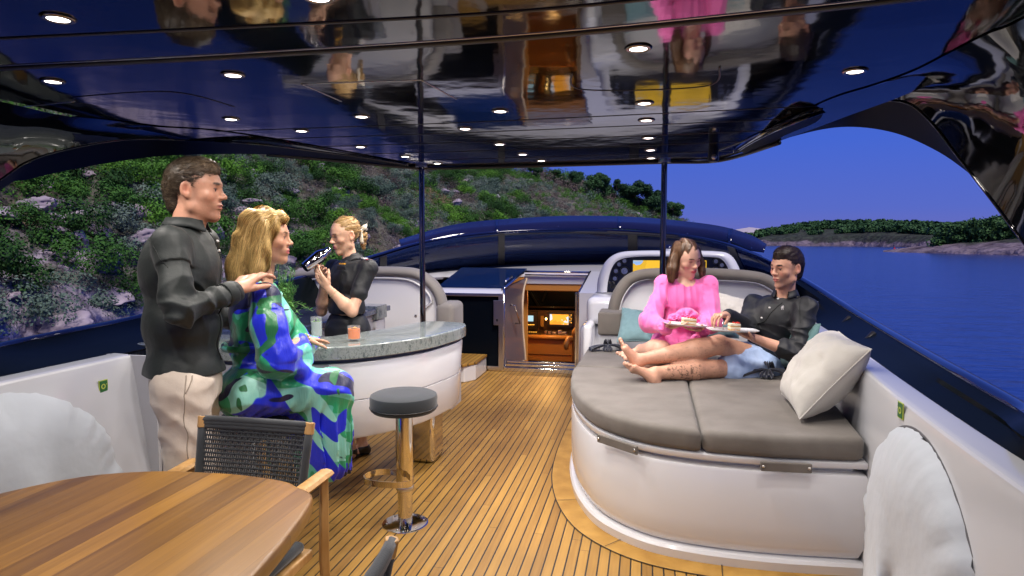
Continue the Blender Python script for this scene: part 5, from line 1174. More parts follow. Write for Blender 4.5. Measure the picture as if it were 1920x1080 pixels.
for k, (px, py) in enumerate(((552, 575), (562, 590), (575, 578), (585, 583), (556, 598), (548, 588))):
    e_ = at(px, py, d=3.15 + 0.03 * k); pts = spline([pb + ZZ * 0.10, (pb + ZZ * 0.17 + e_) / 2 + ZZ * 0.03, e_], 5); b.tube(pts, 0.0014, 4)
    for i, p in enumerate(pts[3:]):
        for s_ in (-1, 1, 0.3):
            a = rg.uniform(-0.6, 0.6) + (0 if s_ > 0 else math.pi); L_ = rg.uniform(0.018, 0.032); d = nrm([math.cos(a), math.sin(a), rg.uniform(-0.3, 0.6)]); s2 = nrm(np.cross(d, (0.2, 0.3, 1))) * L_ * 0.28; bl.add([p, p + d * L_ * 0.5 + s2, p + d * L_, p + d * L_ * 0.5 - s2], [(0, 1, 2, 3)])
b.build('sprigs', MC['green_stem'], hp); bl.build('mint_leaves', M_mint, hp)
# ------------------------------------------------------------------ people
P = lambda px, py, d: at(px, py, d=d)
M_skin = mat('skin', (0.5, 0.3, 0.2), 0.44, vcol='Col', sss=0.05, bump=[(260, 0.0005), (70, 0.0008)], spec=0.45)
M_eye = mat('eye', (1, 1, 1), 0.08, vcol='Col'); M_hair = mat('hair', (0.1, 0.06, 0.03), 0.42, vcol='Col', spec=0.5)
def torso(S, J, fw, dm, e=0.0, k=0.05):
    """dm: pelvis, waist, chest half-widths (lateral, depth)"""
    for c, nx, (a, b_, h_) in ((J['pel'], J['wai'], dm[0]), (J['wai'], J['che'], dm[1]), (J['che'], J['nek'], dm[2])):
        S.ell(c, (a + e, b_ + e, h_ + e), frame(fw, nrm(np.array(nx) - c)) if False else frame(fw, nrm(J['nek'] - J['pel'])), k)
    up = nrm(J['nek'] - J['che']); q = J['che'] * 0.35 + J['nek'] * 0.65
    for s_ in ('shL', 'shR'): S.cone(q - up * 0.03, J[s_], 0.062 + e, 0.050 + e, 0.05)
def neck(S, J, hc, r_=0.053, e=0): S.cone(J['nek'] - nrm(J['nek'] - J['che']) * 0.03, np.array(hc) - 0.02 * ZZ, (r_ + e) * 1.1, r_ + e, 0.03)
def person(name, label, loc): return thing(name, label, 'person', loc)
def wrinkle(seed, f1, a1, f2, a2, dirs=None):
    def fn(p):
        q = p * f1 + 0.6 * np.stack([vnoise(p * f1 * 0.7, seed + 20), vnoise(p * f1 * 0.7, seed + 21), vnoise(p * f1 * 0.7, seed + 22)], 1)
        r = a1 * 0.7 * (2.2 * np.abs(vnoise(q, seed)) - 0.7); q2 = p * f1 * 2.3 * np.array([1.0, 1.0, 0.6]) + 0.9 * np.stack([vnoise(p * f1, seed + 30), vnoise(p * f1, seed + 31), vnoise(p * f1, seed + 32)], 1); r = r + a1 * 0.38 * (2.2 * np.abs(vnoise(q2, seed + 2)) - 0.6)
        if a2: r = r + a2 * vnoise(p * f2, seed + 5)
        return r
    return fn
def fold(x): return 2 * np.abs(np.sin(x / 2)) - 1
def dist(p, a, b_):
    a, b_ = np.array(a), np.array(b_); ba = b_ - a; t_ = np.clip(((p - a) @ ba) / (ba @ ba), 0, 1); return np.linalg.norm(p - a - t_[:, None] * ba, axis=1), t_
def body_mesh(root, S, hc, M, s, skin, lips, brow, ey=None, stub=0, fem=False, rel=1, extra=None, closed=False, blush=0.4):
    V, Q = S.mesh(); V = relax(V, Q, rel, 0.5); col = np.tile(np.array(skin, float), (len(V), 1)); mot = fbm(V * 22, 3, 4)[:, None]; col *= 1 + 0.16 * mot + 0.08 * fbm(V * 90, 2, 14)[:, None]
    lid = tuple(np.array(skin) * 0.35) if closed else (0.03, 0.02, 0.015)
    head_paint(V, col, hc, M, s, skin, lips, brow, stub, fem, lid, blush)
    if extra: extra(V, col)
    if not fem:
        L = ((V - hc) @ M) / s; k_ = 0.7 * np.clip((0.036 - L[:, 1]) / 0.02, 0, 1) * np.clip((L[:, 2] + 0.045) / 0.03, 0, 1) * (np.linalg.norm(L, axis=1) < 0.16) * (1 - np.clip(1.6 - np.sqrt(((np.abs(L[:, 0]) - 0.08) / 0.014) ** 2 + ((L[:, 1] + 0.008) / 0.028) ** 2 + (L[:, 2] / 0.038) ** 2), 0, 1)) * (np.abs(L[:, 0]) > 0.02); col[:] = col * (1 - 0.62 * k_[:, None]) + 0.62 * k_[:, None] * np.array(brow)
    parts = [(V, Q, np.clip(col, 0, 1))]; mi = np.zeros(len(Q), int)
    if ey is not None and not closed: parts.append(ey); mi = np.concatenate([mi, np.ones(len(ey[1]), int)])
    V, Q, col = join(parts); return npmesh('body', V, Q, [M_skin, M_eye], root, col, mi=mi)
def cloth_mesh(root, S, name, m_, rel=1): V, Q = S.mesh(); V = relax(V, Q, rel, 0.5); return npmesh(name, V, Q, m_, root)
def hair_mesh(root, S, c1_, c2_, n, L, wd, flow, seed, lift=0.002, curv=0.0, fr=None, jit=0.1, extra=None):
    V, Q = S.mesh(); V = relax(V, Q, 1, 0.5); N_ = vnorm(V, Q); rg = np.random.default_rng(seed)
    t0 = np.clip(0.35 + 0.6 * fbm(V * np.array([60, 60, 14]), 3, seed), 0, 1)
    A, B_, k = strands(V, N_, n, L, wd, flow, rg, lift, 0, jit=jit, S=S, free=curv); t1 = np.clip(k, 0, 1)
    Va, Qa, T = join([(V, Q, t0 * 0.6), (A, B_, t1)]); col = (1 - T[:, None]) * np.array(c1_) + T[:, None] * np.array(c2_)
    if extra: extra(Va, col)
    return npmesh('hair', Va, Qa, M_hair, root, col)

M_char = mat('charcoal_shirt', (0.0085, 0.0135, 0.013), 0.6, sheen=0.06, bump=[(380, 0.0004), (16, 0.004)])
M_blk = mat('black_shirt', (0.003, 0.0045, 0.0075), 0.6, sheen=0.04, bump=[(420, 0.0004), (18, 0.003)])
M_btn2 = mat('pale_button', (0.6, 0.6, 0.58), 0.3)
def seam(root, S, pts, m_, r_=0.0016, name='seam', out=0.0005):
    pp = np.array(spline(pts, 10))
    for _ in range(6): v = fsamp(S, pp); pp = pp - fgrad(S, pp) * np.clip(np.where(np.abs(v) < 0.5, v, 0.02), -0.02, 0.02)[:, None]
    b = MB(); b.tube(pp + fgrad(S, pp) * out, r_, 5); b.build(name, m_, root, smooth=True)
def buttons(root, pts, nrmv, r_=0.0055):
    for p in pts:
        A = frame(nrmv, ZZ); b = MB(); b.lathe([(0, 0.003), (r_, 0.0025), (r_, -0.002)], p, 12, M=np.stack([A[:, 0], A[:, 2], A[:, 1]], 1)); b.build('button', M_btn2, root, smooth=True)
def collar(root, S_cent, M, r_, h_, m_, name='collar', open_=0.5, drop=0.0):
    """stand-and-fall collar: M columns left, forward, up; open at the front by angle open_"""
    rows = []
    for rr, z_ in ((r_ * 0.96, -0.012), (r_ * 0.98, h_), (r_ * 1.04, h_ * 1.08), (r_ * 1.22, h_ * 0.25), (r_ * 1.30, -0.004)):
        rw = []
        for a in np.linspace(open_, 2 * math.pi - open_, 40):
            f = math.exp(-((min(a, 2 * math.pi - a) - open_) / 0.5) ** 2); zz = z_ - f * (0.022 if rr > r_ * 1.1 else 0.012) - drop * math.cos(a) * 0.5
            rw.append(np.array(S_cent) + M @ np.array([rr * math.sin(a), rr * math.cos(a) * 1.08, zz]))
        rows.append(rw)
    b = MB(); b.grid(rows); return b.build(name, m_, root, smooth=True, solid=0.003)

# ============ man in the charcoal shirt, standing, in profile to the right
D = 2.6
m1 = person('person', 'tall man in charcoal shirt and beige trousers standing at the left', (-1.83, 2.25, 0))
fw = nrm(RT * math.cos(R(14)) + FH * math.sin(R(14)))
J = dict(pel=P(348, 702, D), wai=P(345, 610, D), che=P(340, 508, D + 0.02), nek=P(350, 428, D + 0.02), shR=P(318, 452, 2.44), shL=P(375, 455, 2.82))
hc = P(366, 358, D + 0.02); Mh = frame(RT * math.cos(R(7)) + FH * math.sin(R(7)) - ZZ * 0.03)
elR, wrR = P(336, 584, 2.36), P(438, 548, 2.60); elL, wrL = P(392, 590, 2.98), P(440, 600, 3.12)
S = Field((-2.35, 1.95, 0), (-1.25, 2.95, 1.92), 0.0045)
torso(S, J, fw, ((0.155, 0.115, 0.11), (0.14, 0.10, 0.12), (0.165, 0.115, 0.16))); neck(S, J, hc, 0.060)
head(S, hc, Mh, 1.05, jaw=1.08, nose=1.0)
limb(S, J['shR'], elR, wrR, 0.050, 0.034, 0.027); hd = P(478, 520, 2.72) - wrR
hand(S, wrR + nrm(hd) * 0.004, hd + ZZ * 0.02, -ZZ * 0.8 + FH * 0.5 + RT * 0.15, -FH + RT * 0.2, curl=(0.34, 0.36, 0.4, 0.45), s=1.2, tcurl=0.10, tout=0.22, spread=0.12)
limb(S, J['shL'], elL, wrL, 0.052, 0.042, 0.028); hand(S, wrL, P(470, 590, 3.20) - wrL, -ZZ, RT, s=1.05)
lg = [(P(340, 735, 2.50), P(356, 868, 2.50), P(372, 1118, 2.56)), (P(362, 735, 2.74), P(372, 868, 2.78), P(388, 1045, 2.84))]
for a, k_, n_ in lg: limb(S, a, k_, n_, 0.085, 0.055, 0.038, bulge=0.006); foot(S, n_ - ZZ * 0.0, fw, ZZ, 1.05)
ey = eyes(lambda x, y, z: hc + 1.05 * (Mh @ np.array([x, y, z])), Mh, 1.05, (0.0, 1, 0.0))
body_mesh(m1, S, hc, Mh, 1.05, (0.58, 0.300, 0.200), (0.42, 0.15, 0.12), (0.10, 0.06, 0.04), ey, stub=0.35, rel=1)
S = Field((-2.4, 1.85, 0.96), (-1.2, 2.98, 1.66), 0.0048)
torso(S, J, fw, ((0.172, 0.150, 0.16), (0.166, 0.146, 0.15), (0.185, 0.146, 0.18)), 0.004); S.cone(J['nek'] - ZZ * 0.05, J['nek'] - ZZ * 0.002, 0.09, 0.066, 0.03)
S.cone(J['shR'] - ZZ * 0.01, elR, 0.064, 0.056, 0.035); S.cone(elR, wrR - nrm(wrR - elR) * 0.03, 0.057, 0.044, 0.02); S.cone(wrR - nrm(wrR - elR) * 0.045, wrR - nrm(wrR - elR) * 0.002, 0.043, 0.046, 0.004)
S.cone(J['shL'], elL, 0.075, 0.068, 0.03); S.cone(elL, wrL, 0.066, 0.046, 0.02)
def w1_(p):
    base = wrinkle(3, 6.0, 0.0075, 22.0, 0.0012)(p * np.array([1, 1, 0.7])); q = (p - elR); d_ = np.linalg.norm(q, axis=1); ax = nrm(wrR - elR)
    arm, t_ = dist(p, elR, wrR); folds = 0.008 * fold(((p - elR) @ (ax + ZZ * 0.4)) * 62 + 2.5 * vnoise(p * 14, 8)) * np.exp(-(arm / 0.10) ** 4) * (0.4 + 0.6 * np.exp(-((t_ - 0.25) / 0.4) ** 2))
    a2, t2 = dist(p, J['shR'], elR); up_ = nrm(elR - J['shR']); fo2 = 0.007 * fold(((p - J['shR']) @ (up_ * 0.7 + RT * 0.9)) * 38 + 3 * vnoise(p * 9, 4)) * np.exp(-(a2 / 0.10) ** 4) * (t2 > 0.35)
    return base + folds + fo2
S.disp(w1_); S.cut((0, 0, J['pel'][2] + 0.010), (0, 0, -1), 0.006)
S.cut(wrR + nrm(hd) * 0.0, nrm(wrR - elR) * 1.0, 0.002) if False else None
sh = cloth_mesh(m1, S, 'shirt', M_char, 0)
M_seam = mat('dark_seam', (0.006, 0.008, 0.008), 0.9)
seam(m1, S, [P(300, 425, 2.5), P(296, 450, 2.42), P(302, 480, 2.38), P(318, 505, 2.37)], M_seam, name='sleeve_seam')
seam(m1, S, [P(392, 432, 2.66), P(408, 470, 2.66), P(420, 520, 2.66), P(424, 570, 2.62), P(424, 640, 2.6), P(424, 672, 2.6)], M_seam, 0.003, 'placket')
collar(m1, J['nek'] + ZZ * 0.010 + fw * 0.004, frame(fw, ZZ + fw * 0.55), 0.070, 0.030, M_char, open_=0.6)
b = MB(); A = frame(nrm(wrR - elR), ZZ); b.grid([[wrR + A @ np.array([r_ * math.cos(a) * 0.9, x_, r_ * math.sin(a)]) for a in np.linspace(0, 2 * math.pi, 24)] for r_, x_ in ((0.046, -0.055), (0.049, -0.05), (0.050, -0.012), (0.048, -0.006), (0.042, -0.008))]); b.build('cuff', M_char, m1, smooth=True, solid=0.002)
buttons(m1, [P(431, 566, 2.545), P(411, 470, 2.66), P(408, 452, 2.66)], -FH * 0.9 + RT * 0.4, 0.006)
S = Field((-2.3, 1.9, 0.0), (-1.35, 2.98, 1.08), 0.007)
S.ell(J['pel'] - ZZ * 0.03, (0.162, 0.135, 0.13), frame(fw), 0.05)
for a, k_, n_ in lg: S.cone(a, k_, 0.108, 0.084, 0.05); S.cone(k_, n_ + ZZ * 0.02, 0.084, 0.078, 0.03)
def w2_(p): return wrinkle(11, 8.0, 0.007, 20.0, 0.0022)(p) + 0.006 * fold((p[:, 2] * 55 + 40 * (p @ fw)) + 3 * vnoise(p * 8, 3)) * np.exp(-((p[:, 2] - 0.82) / 0.10) ** 2)
S.disp(w2_); S.cut((0, 0, J['pel'][2] + 0.07), (0, 0, 1)); S.cut((0, 0, 0.055), (0, 0, -1))
seam(m1, S, [P(352, 690, 2.4), P(348, 760, 2.38), P(352, 840, 2.4), P(360, 900, 2.42)], mat('beige_seam', (0.30, 0.25, 0.20), 0.9), 0.002, 'side_seam'); seam(m1, S, [P(372, 690, 2.42), P(362, 715, 2.4), P(350, 738, 2.39)], MC['beige_seam'], 0.0024, 'pocket_edge')
cloth_mesh(m1, S, 'trousers', mat('beige_trousers', (0.56, 0.48, 0.40), 0.8, sheen=0.2, bump=[(400, 0.0004), (20, 0.003)]))
S = Field(hc - 0.16, hc + 0.18, 0.004); s = 1.05
W = lambda x, y, z: hc + s * (Mh @ np.array([x, y, z]))
S.ell(W(0, -0.014, 0.042), np.array((0.0785, 0.097, 0.086)) * s, Mh, 0.01); S.ell(W(0, 0.030, 0.088), np.array((0.058, 0.055, 0.036)) * s, Mh, 0.03); S.cone(W(0, -0.07, 0.0), W(0, -0.062, -0.052), 0.052, 0.046, 0.02)
S.ell(W(0, 0.120, -0.022), np.array((0.10, 0.080, 0.098)) * s, Mh, 0.008, True); S.ell(W(0, 0.055, -0.07), np.array((0.10, 0.075, 0.09)) * s, Mh, 0.01, True)
for q in (-1, 1): S.ell(W(q * 0.088, -0.006, -0.010), np.array((0.030, 0.024, 0.040)) * s, Mh, 0.006, True)
S.disp(lambda p: 0.003 * vnoise(p * 70, 2) + 0.0025 * vnoise(p * 150, 6))
def grey1(V, col):
    L = (V - hc) @ Mh / s; k_ = np.clip((L[:, 2] - 0.055) / 0.05, 0, 1) * np.clip((L[:, 1] + 0.05) / 0.09, 0, 1); col *= (0.38 + 0.95 * k_)[:, None]; col[:, 1] *= 0.97; col[:, 2] *= 0.92
hair_mesh(m1, S, (0.050, 0.032, 0.020), (0.40, 0.30, 0.20), 9000, 0.022, 0.0007, lambda p: np.tile(Mh[:, 1] * 0.9 + Mh[:, 2] * 0.1, (len(p), 1)) + 0.0, 5, lift=0.003, curv=0.004, jit=0.35, extra=grey1)

# ============ blonde woman in the patterned green dress, seated on the far stool
D = 2.95
w1 = person('person', 'blonde woman in long green and blue patterned dress on a stool', (-1.75, 2.64, 0))
fw = nrm(RT * math.cos(R(10)) + FH * math.sin(R(10)))
J = dict(pel=P(470, 728, D), wai=P(468, 652, D), che=P(476, 590, D), nek=P(492, 528, D), shR=P(497, 556, 2.80), shL=P(498, 552, 3.12))
hc = P(500, 447, D); Mh = frame(RT * math.cos(R(9)) + FH * math.sin(R(9)) - ZZ * 0.02); s = 1.0
elR, wrR = P(522, 668, 2.80), P(568, 636, 3.12); elL, wrL = P(560, 650, 3.2), P(590, 640, 3.35)
kR, kL = P(628, 730, 2.95), P(618, 724, 3.12); aR, aL = P(590, 838, 3.02), P(590, 838, 3.14)
S = Field(np.array([-2.1, 2.25, 0.15]), np.array([-0.95, 3.6, 1.75]), 0.0045)
torso(S, J, fw, ((0.165, 0.12, 0.11), (0.112, 0.072, 0.11), (0.132, 0.092, 0.13))); neck(S, J, hc, 0.046); head(S, hc, Mh, s, fem=True, nose=0.85, jaw=0.96)
limb(S, J['shR'], elR, wrR, 0.042, 0.035, 0.024); hd = P(604, 634, 3.26) - wrR; hand(S, wrR, hd - ZZ * 0.01, -ZZ, -FH * 0.3 + RT * 0.1 - ZZ * 0.0, curl=(0.10, 0.12, 0.14, 0.16), s=0.92, tcurl=0.1, tout=0.5)
limb(S, J['shL'], elL, wrL, 0.042, 0.035, 0.024)
for h_, k_, a_ in ((P(475, 735, 2.86), kR, aR), (P(478, 735, 3.06), kL, aL)): limb(S, h_, k_, a_, 0.085, 0.056, 0.034, bulge=0.008); foot(S, a_, fw - ZZ * 0.35, ZZ + fw * 0.3, 0.95)
ey = eyes(lambda x, y, z: hc + s * (Mh @ np.array([x, y, z])), Mh, s, (0.0, 1, 0.02), iris=(0.06, 0.04, 0.02))
body_mesh(w1, S, hc, Mh, s, (0.60, 0.325, 0.205), (0.62, 0.17, 0.17), (0.16, 0.09, 0.04), ey, fem=True)
def dress_mat():
    m = bpy.data.materials.new('patterned_satin'); m.use_nodes = True; t_ = m.node_tree; b_ = t_.nodes['Principled BSDF']; N = t_.nodes.new; L = t_.links.new
    tcn = N('ShaderNodeTexCoord'); c = None
    for k, (sc_, thr, cc, st) in enumerate(((0, 0, (0.13, 0.56, 0.44), 0), (3.6, 0.50, (0.03, 0.37, 0.17), (1.5, 1.0, 1)), (3.0, 0.545, (0.30, 0.70, 0.60), (1, 1, 1.6)), (3.3, 0.535, (0.016, 0.03, 0.70), (1.2, 1, 0.9)), (4.4, 0.62, (0.008, 0.010, 0.06), (1, 1, 1.5)), (4.6, 0.64, (0.02, 0.17, 0.06), (1.6, 1, 1)))):
        if k == 0: c = cc; continue
        mp = N('ShaderNodeMapping'); mp.inputs['Location'].default_value = (k * 3.7, k * 1.3, k * 7.1); mp.inputs['Scale'].default_value = st; mp.inputs['Rotation'].default_value = (0, 0.5 * k, 0.3); L(tcn.outputs['Object'], mp.inputs[0])
        nz = N('ShaderNodeTexNoise'); nz.inputs['Scale'].default_value = sc_; nz.inputs['Detail'].default_value = 0.6; nz.inputs['Distortion'].default_value = 1.1; L(mp.outputs[0], nz.inputs['Vector'])
        q = N('ShaderNodeMix'); q.data_type = 'RGBA'; L(ramp(t_, nz.outputs[0], [(0.0, (0, 0, 0)), (thr, (0, 0, 0)), (thr + 0.006, (1, 1, 1))]), q.inputs[0])
        if isinstance(c, tuple): q.inputs[6].default_value = (*c, 1)
        else: L(c, q.inputs[6])
        q.inputs[7].default_value = (*cc, 1); c = q.outputs[2]
    n3 = N('ShaderNodeTexNoise'); n3.inputs['Scale'].default_value = 5; n3.inputs['Detail'].default_value = 3; L(tcn.outputs['Object'], n3.inputs['Vector'])
    mx = N('ShaderNodeMix'); mx.data_type = 'RGBA'; mx.blend_type = 'MULTIPLY'; mx.inputs[0].default_value = 1; L(c, mx.inputs[6]); L(ramp(t_, n3.outputs[0], [(0.35, (0.75, 0.85, 0.9)), (0.65, (1.1, 1.05, 1.0))]), mx.inputs[7]); L(mx.outputs[2], b_.inputs['Base Color'])
    b_.inputs['Roughness'].default_value = 0.33; b_.inputs['Sheen Weight'].default_value = 0.15
    wv = N('ShaderNodeTexNoise'); mp = N('ShaderNodeMapping'); mp.inputs['Scale'].default_value = (120, 120, 8); L(tcn.outputs['Object'], mp.inputs[0]); wv.inputs['Scale'].default_value = 1; wv.inputs['Detail'].default_value = 2; L(mp.outputs[0], wv.inputs['Vector'])
    bp = N('ShaderNodeBump'); bp.inputs['Distance'].default_value = 0.003; bp.inputs['Strength'].default_value = 0.6; L(wv.outputs[0], bp.inputs['Height']); L(bp.outputs[0], b_.inputs['Normal']); return m
M_dress = dress_mat()
S = Field(np.array([-2.2, 2.2, 0.28]), np.array([-0.9, 3.55, 1.48]), 0.006)
torso(S, J, fw, ((0.172, 0.140, 0.115), (0.118, 0.078, 0.11), (0.144, 0.100, 0.125)), 0.006); S.cone(J['nek'] - ZZ * 0.05, J['nek'] - ZZ * 0.012, 0.085, 0.062, 0.03)
slv = [J['shR'] + (0, 0, -0.005), P(503, 610, 2.74), P(520, 672, 2.74), P(556, 700, 2.84), P(588, 712, 2.95)]
S.cone(slv[0], slv[1], 0.058, 0.070, 0.03); S.cone(slv[1], slv[2], 0.070, 0.082, 0.04); S.cone(slv[2], P(562, 668, 2.98), 0.080, 0.058, 0.04); S.cone(P(562, 664, 2.98), wrR - nrm(hd) * 0.01, 0.058, 0.032, 0.03); S.cone(slv[2], slv[4], 0.072, 0.036, 0.03, (RT * 0.5 + ZZ, 0.8))
S.cone(J['shL'], elL, 0.06, 0.08, 0.03); S.cone(elL, wrL, 0.07, 0.035, 0.03)
S.ell(P(468, 735, D), (0.168, 0.142, 0.105), frame(fw), 0.04)
for h_, k_, a_ in ((P(470, 738, 2.84), kR, aR), (P(474, 738, 3.06), kL, aL)): S.cone(h_, k_ - fw * 0.02, 0.106, 0.082, 0.05); S.ell(k_ - fw * 0.005 - ZZ * 0.01, 0.082, None, 0.03); S.cone(k_, k_ - ZZ * 0.35 - fw * 0.03, 0.080, 0.075, 0.04)
S.cone(kR * 0.5 + kL * 0.5 - fw * 0.015, P(626, 800, 3.04), 0.095, 0.085, 0.05, (fw, 0.8)); S.cone(P(626, 800, 3.04), P(624, 905, 3.08), 0.088, 0.105, 0.05, (fw, 0.85)); S.cone(P(590, 760, 3.04), P(600, 900, 3.06), 0.10, 0.085, 0.06); S.cone(P(545, 775, 2.98), P(592, 890, 3.05), 0.05, 0.04, 0.06); S.cone(kR - fw * 0.05, P(600, 890, 3.0), 0.07, 0.075, 0.05)
def w3_(p):
    az = np.arctan2((p - kR) @ fw, (p - kR) @ nrm(np.cross(ZZ, fw))); low = 1 / (1 + np.exp((p[:, 2] - (kR[2] - 0.07)) * 40))
    pl = 0.012 * fold(34 * ((p @ fw) * 1.6 + (p @ FH) * 4.0) + 3 * vnoise(p * 3, 9)) * low
    th_, _t = dist(p, J['pel'], kR); sk = 0.006 * fold((p @ (fw * 20 + ZZ * 55)) + 4 * vnoise(p * 5, 1)) * (1 - low) * (p[:, 2] < J['wai'][2] - 0.02)
    sl_, _ = dist(p, P(500, 560, 2.78), P(555, 700, 2.84)); ax_ = nrm(P(590, 640, 2.9) - P(490, 600, 2.75)); slf = 0.008 * fold((p @ (ax_ * 62 + ZZ * 26)) + 3.5 * vnoise(p * 6, 8)) * np.exp(-(sl_ / 0.13) ** 4) * (p[:, 2] < P(500, 575, 2.8)[2])
    wa = 0.008 * fold(90 * (p @ fw) + 2 * vnoise(p * 6, 5)) * np.exp(-((p[:, 2] - J['wai'][2] - 0.01) / 0.035) ** 2)
    return wrinkle(31, 8.0, 0.0055, 18.0, 0.001)(p) + pl + sk + wa + slf
S.disp(w3_); S.cut((0, 0, P(620, 888, 3.05)[2]), (0, 0, -1), 0.003); S.cone(J['nek'] - ZZ * 0.018 + fw * 0.035, J['nek'] + ZZ * 0.12, 0.060, 0.085, 0.004, None, True)
dr = cloth_mesh(w1, S, 'dress', M_dress)
b = MB(); b.tube([J['wai'] + 0.012 * ZZ + frame(fw) @ np.array([0.134 * math.sin(a), 0.112 * math.cos(a), 0]) for a in np.linspace(0, 2 * math.pi, 40)], 0.010, 6, flat=(1.0, 1.6)); b.build('belt', M_dress, w1, smooth=True)
b = MB()
for k in range(11): a = 2 * math.pi * k / 11; A = frame(nrm(hd), ZZ); b.lathe([(0, -0.006), (0.0055, -0.003), (0.006, 0.003), (0, 0.006)], wrR + nrm(hd) * 0.012 + A @ np.array([0.030 * math.cos(a), 0, 0.024 * math.sin(a)]), 8)
b.build('bracelet', mat('pearl_gold', (0.75, 0.62, 0.38), 0.25, metal=0.4), w1, smooth=True)
S = Field(P(420, 540, D) - (0.1, 0.25, 0.05), P(560, 380, D) + (0.06, 0.25, 0.03), 0.0045)
W = lambda x, y, z: hc + s * (Mh @ np.array([x, y, z]))
S.ell(W(0, -0.020, 0.046), (0.088, 0.106, 0.092), Mh, 0.02); S.ell(W(0.0, 0.048, 0.092), (0.060, 0.058, 0.036), Mh, 0.03)
hl = [(486, 425, 0.080), (470, 455, 0.078), (458, 485, 0.072), (449, 512, 0.062), (443, 540, 0.040)]
for a, c_ in zip(hl, hl[1:]): S.cone(P(a[0], a[1], D), P(c_[0], c_[1], D), a[2], c_[2], 0.03, (RT, 0.85))
h2 = [(500, 430, 0.040), (492, 465, 0.042), (484, 500, 0.036), (474, 532, 0.018)]
for dd in (-0.055, 0.055):
    for a, c_ in zip(h2, h2[1:]): S.cone(P(a[0], a[1], D + dd), P(c_[0], c_[1], D + dd), a[2], c_[2], 0.03)
S.ell(W(0, 0.128, -0.018), (0.12, 0.088, 0.109), Mh, 0.014, True); S.ell(W(-0.075, 0.092, -0.05), (0.045, 0.055, 0.10), Mh, 0.012, True)
fh = lambda p: np.tile(-ZZ * 1.0 - Mh[:, 1] * 0.32, (len(p), 1)) - 0.9 * Mh[:, 1] * np.clip((p[:, 2:3] - (hc[2] + 0.05)) / 0.06, 0, 1.6)
S.disp(lambda p: 0.006 * np.sin(70 * ((p @ Mh[:, 1]) + 0.35 * p[:, 2]) + 55 * (p @ Mh[:, 0]) + 2.5 * vnoise(p * 10, 3)) + 0.003 * vnoise(p * np.array([45, 45, 12]), 4))
hair_mesh(w1, S, (0.34, 0.19, 0.05), (1.0, 0.74, 0.30), 8500, 0.11, 0.0011, fh, 9, lift=0.003, curv=0.002, jit=0.08)

# ============ uniformed stewardess with the shaker
D = 4.3
w2 = person('person', 'young woman in black uniform shirt holding a shaker behind the bar', (-1.95, 4.0, 0))
fw = nrm(-RT * 0.62 - FH * 0.70)
J = dict(pel=P(652, 618, D + 0.02), wai=P(650, 577, D), che=P(655, 527, D), nek=P(661, 488, D), shL=P(691, 503, 4.20), shR=P(627, 502, 4.42))
hc = P(647, 442, D - 0.02); Mh = frame(-RT * 0.72 - FH * 0.66 - ZZ * 0.22, ZZ); s = 1.0
elL, wrL = P(660, 584, 4.10), P(616, 541, 4.03); elR, wrR = P(603, 583, 4.34), P(607, 530, 4.20)
S = Field(np.array([-2.5, 3.55, 0.0]), np.array([-1.5, 4.55, 1.75]), 0.0045)
torso(S, J, fw, ((0.150, 0.11, 0.11), (0.112, 0.085, 0.11), (0.130, 0.098, 0.13))); neck(S, J, hc, 0.045); head(S, hc, Mh, s, fem=True, jaw=0.97)
limb(S, J['shL'], elL, wrL, 0.040, 0.034, 0.023, bulge=0.005); limb(S, J['shR'], elR, wrR, 0.040, 0.034, 0.023, bulge=0.005)
sa, sb = P(571, 502, 3.98), P(613, 471, 4.08)
hand(S, wrL, P(592, 512, 4.02) - wrL, (sa + sb) / 2 - P(598, 512, 3.99), ZZ * 1 + RT * 0.2, curl=(0.22, 0.25, 0.28, 0.32), s=0.92, tcurl=0.25, tout=0.5)
hand(S, wrR, P(612, 497, 4.16) - wrR, P(596, 484, 4.02) - P(612, 497, 4.16), -RT, curl=(0.6, 0.65, 0.7, 0.75), s=0.92, tcurl=0.4, tout=0.5)
for h_, k_, a_ in ((P(645, 640, 4.34), P(660, 745, 4.32), P(690, 842, 4.40)), (P(668, 640, 4.42), P(685, 745, 4.45), P(712, 832, 4.52))):
    a_ = np.array([h_[0] + 0.02, h_[1] + 0.02, 0.085]); k_ = (h_ + a_) / 2 + fw * 0.02; limb(S, h_, k_, a_, 0.075, 0.052, 0.032, bulge=0.008); foot(S, a_, fw, ZZ, 0.95)
ft2 = [((660, 640, 4.34)), ((668, 640, 4.42))]
ey = eyes(lambda x, y, z: hc + s * (Mh @ np.array([x, y, z])), Mh, s, (0.0, 1, -0.5))
body_mesh(w2, S, hc, Mh, s, (0.66, 0.385, 0.26), (0.56, 0.17, 0.18), (0.22, 0.13, 0.07), ey, fem=True, closed=True)
S = Field(J['pel'] - (0.4, 0.4, 0.3), J['nek'] + (0.35, 0.35, 0.1), 0.005)
torso(S, J, fw, ((0.158, 0.125, 0.12), (0.135, 0.105, 0.12), (0.145, 0.112, 0.13)), 0.006); S.cone(J['nek'] - ZZ * 0.05, J['nek'] + ZZ * 0.005, 0.075, 0.056, 0.03)
for q, el in (('shL', elL), ('shR', elR)): c_ = J[q] + (el - J[q]) * 0.56; S.cone(J[q], c_, 0.054, 0.052, 0.03); S.cone(c_, c_ + (el - J[q]) * 0.03, 0.054, 0.055, 0.003)
S.disp(wrinkle(41, 11, 0.006, 24, 0.002)); S.cut(J['wai'] - ZZ * 0.035, -ZZ); seam(w2, S, [P(648, 492, 4.18), P(636, 520, 4.16), P(632, 550, 4.18), P(634, 575, 4.2)], M_seam, 0.0026, 'placket')
cloth_mesh(w2, S, 'shirt', M_blk, 0)
S = Field(J['pel'] - (0.35, 0.35, 1.02), J['wai'] + (0.3, 0.3, 0.02), 0.007)
S.ell(J['pel'], (0.168, 0.135, 0.15), frame(fw), 0.04)
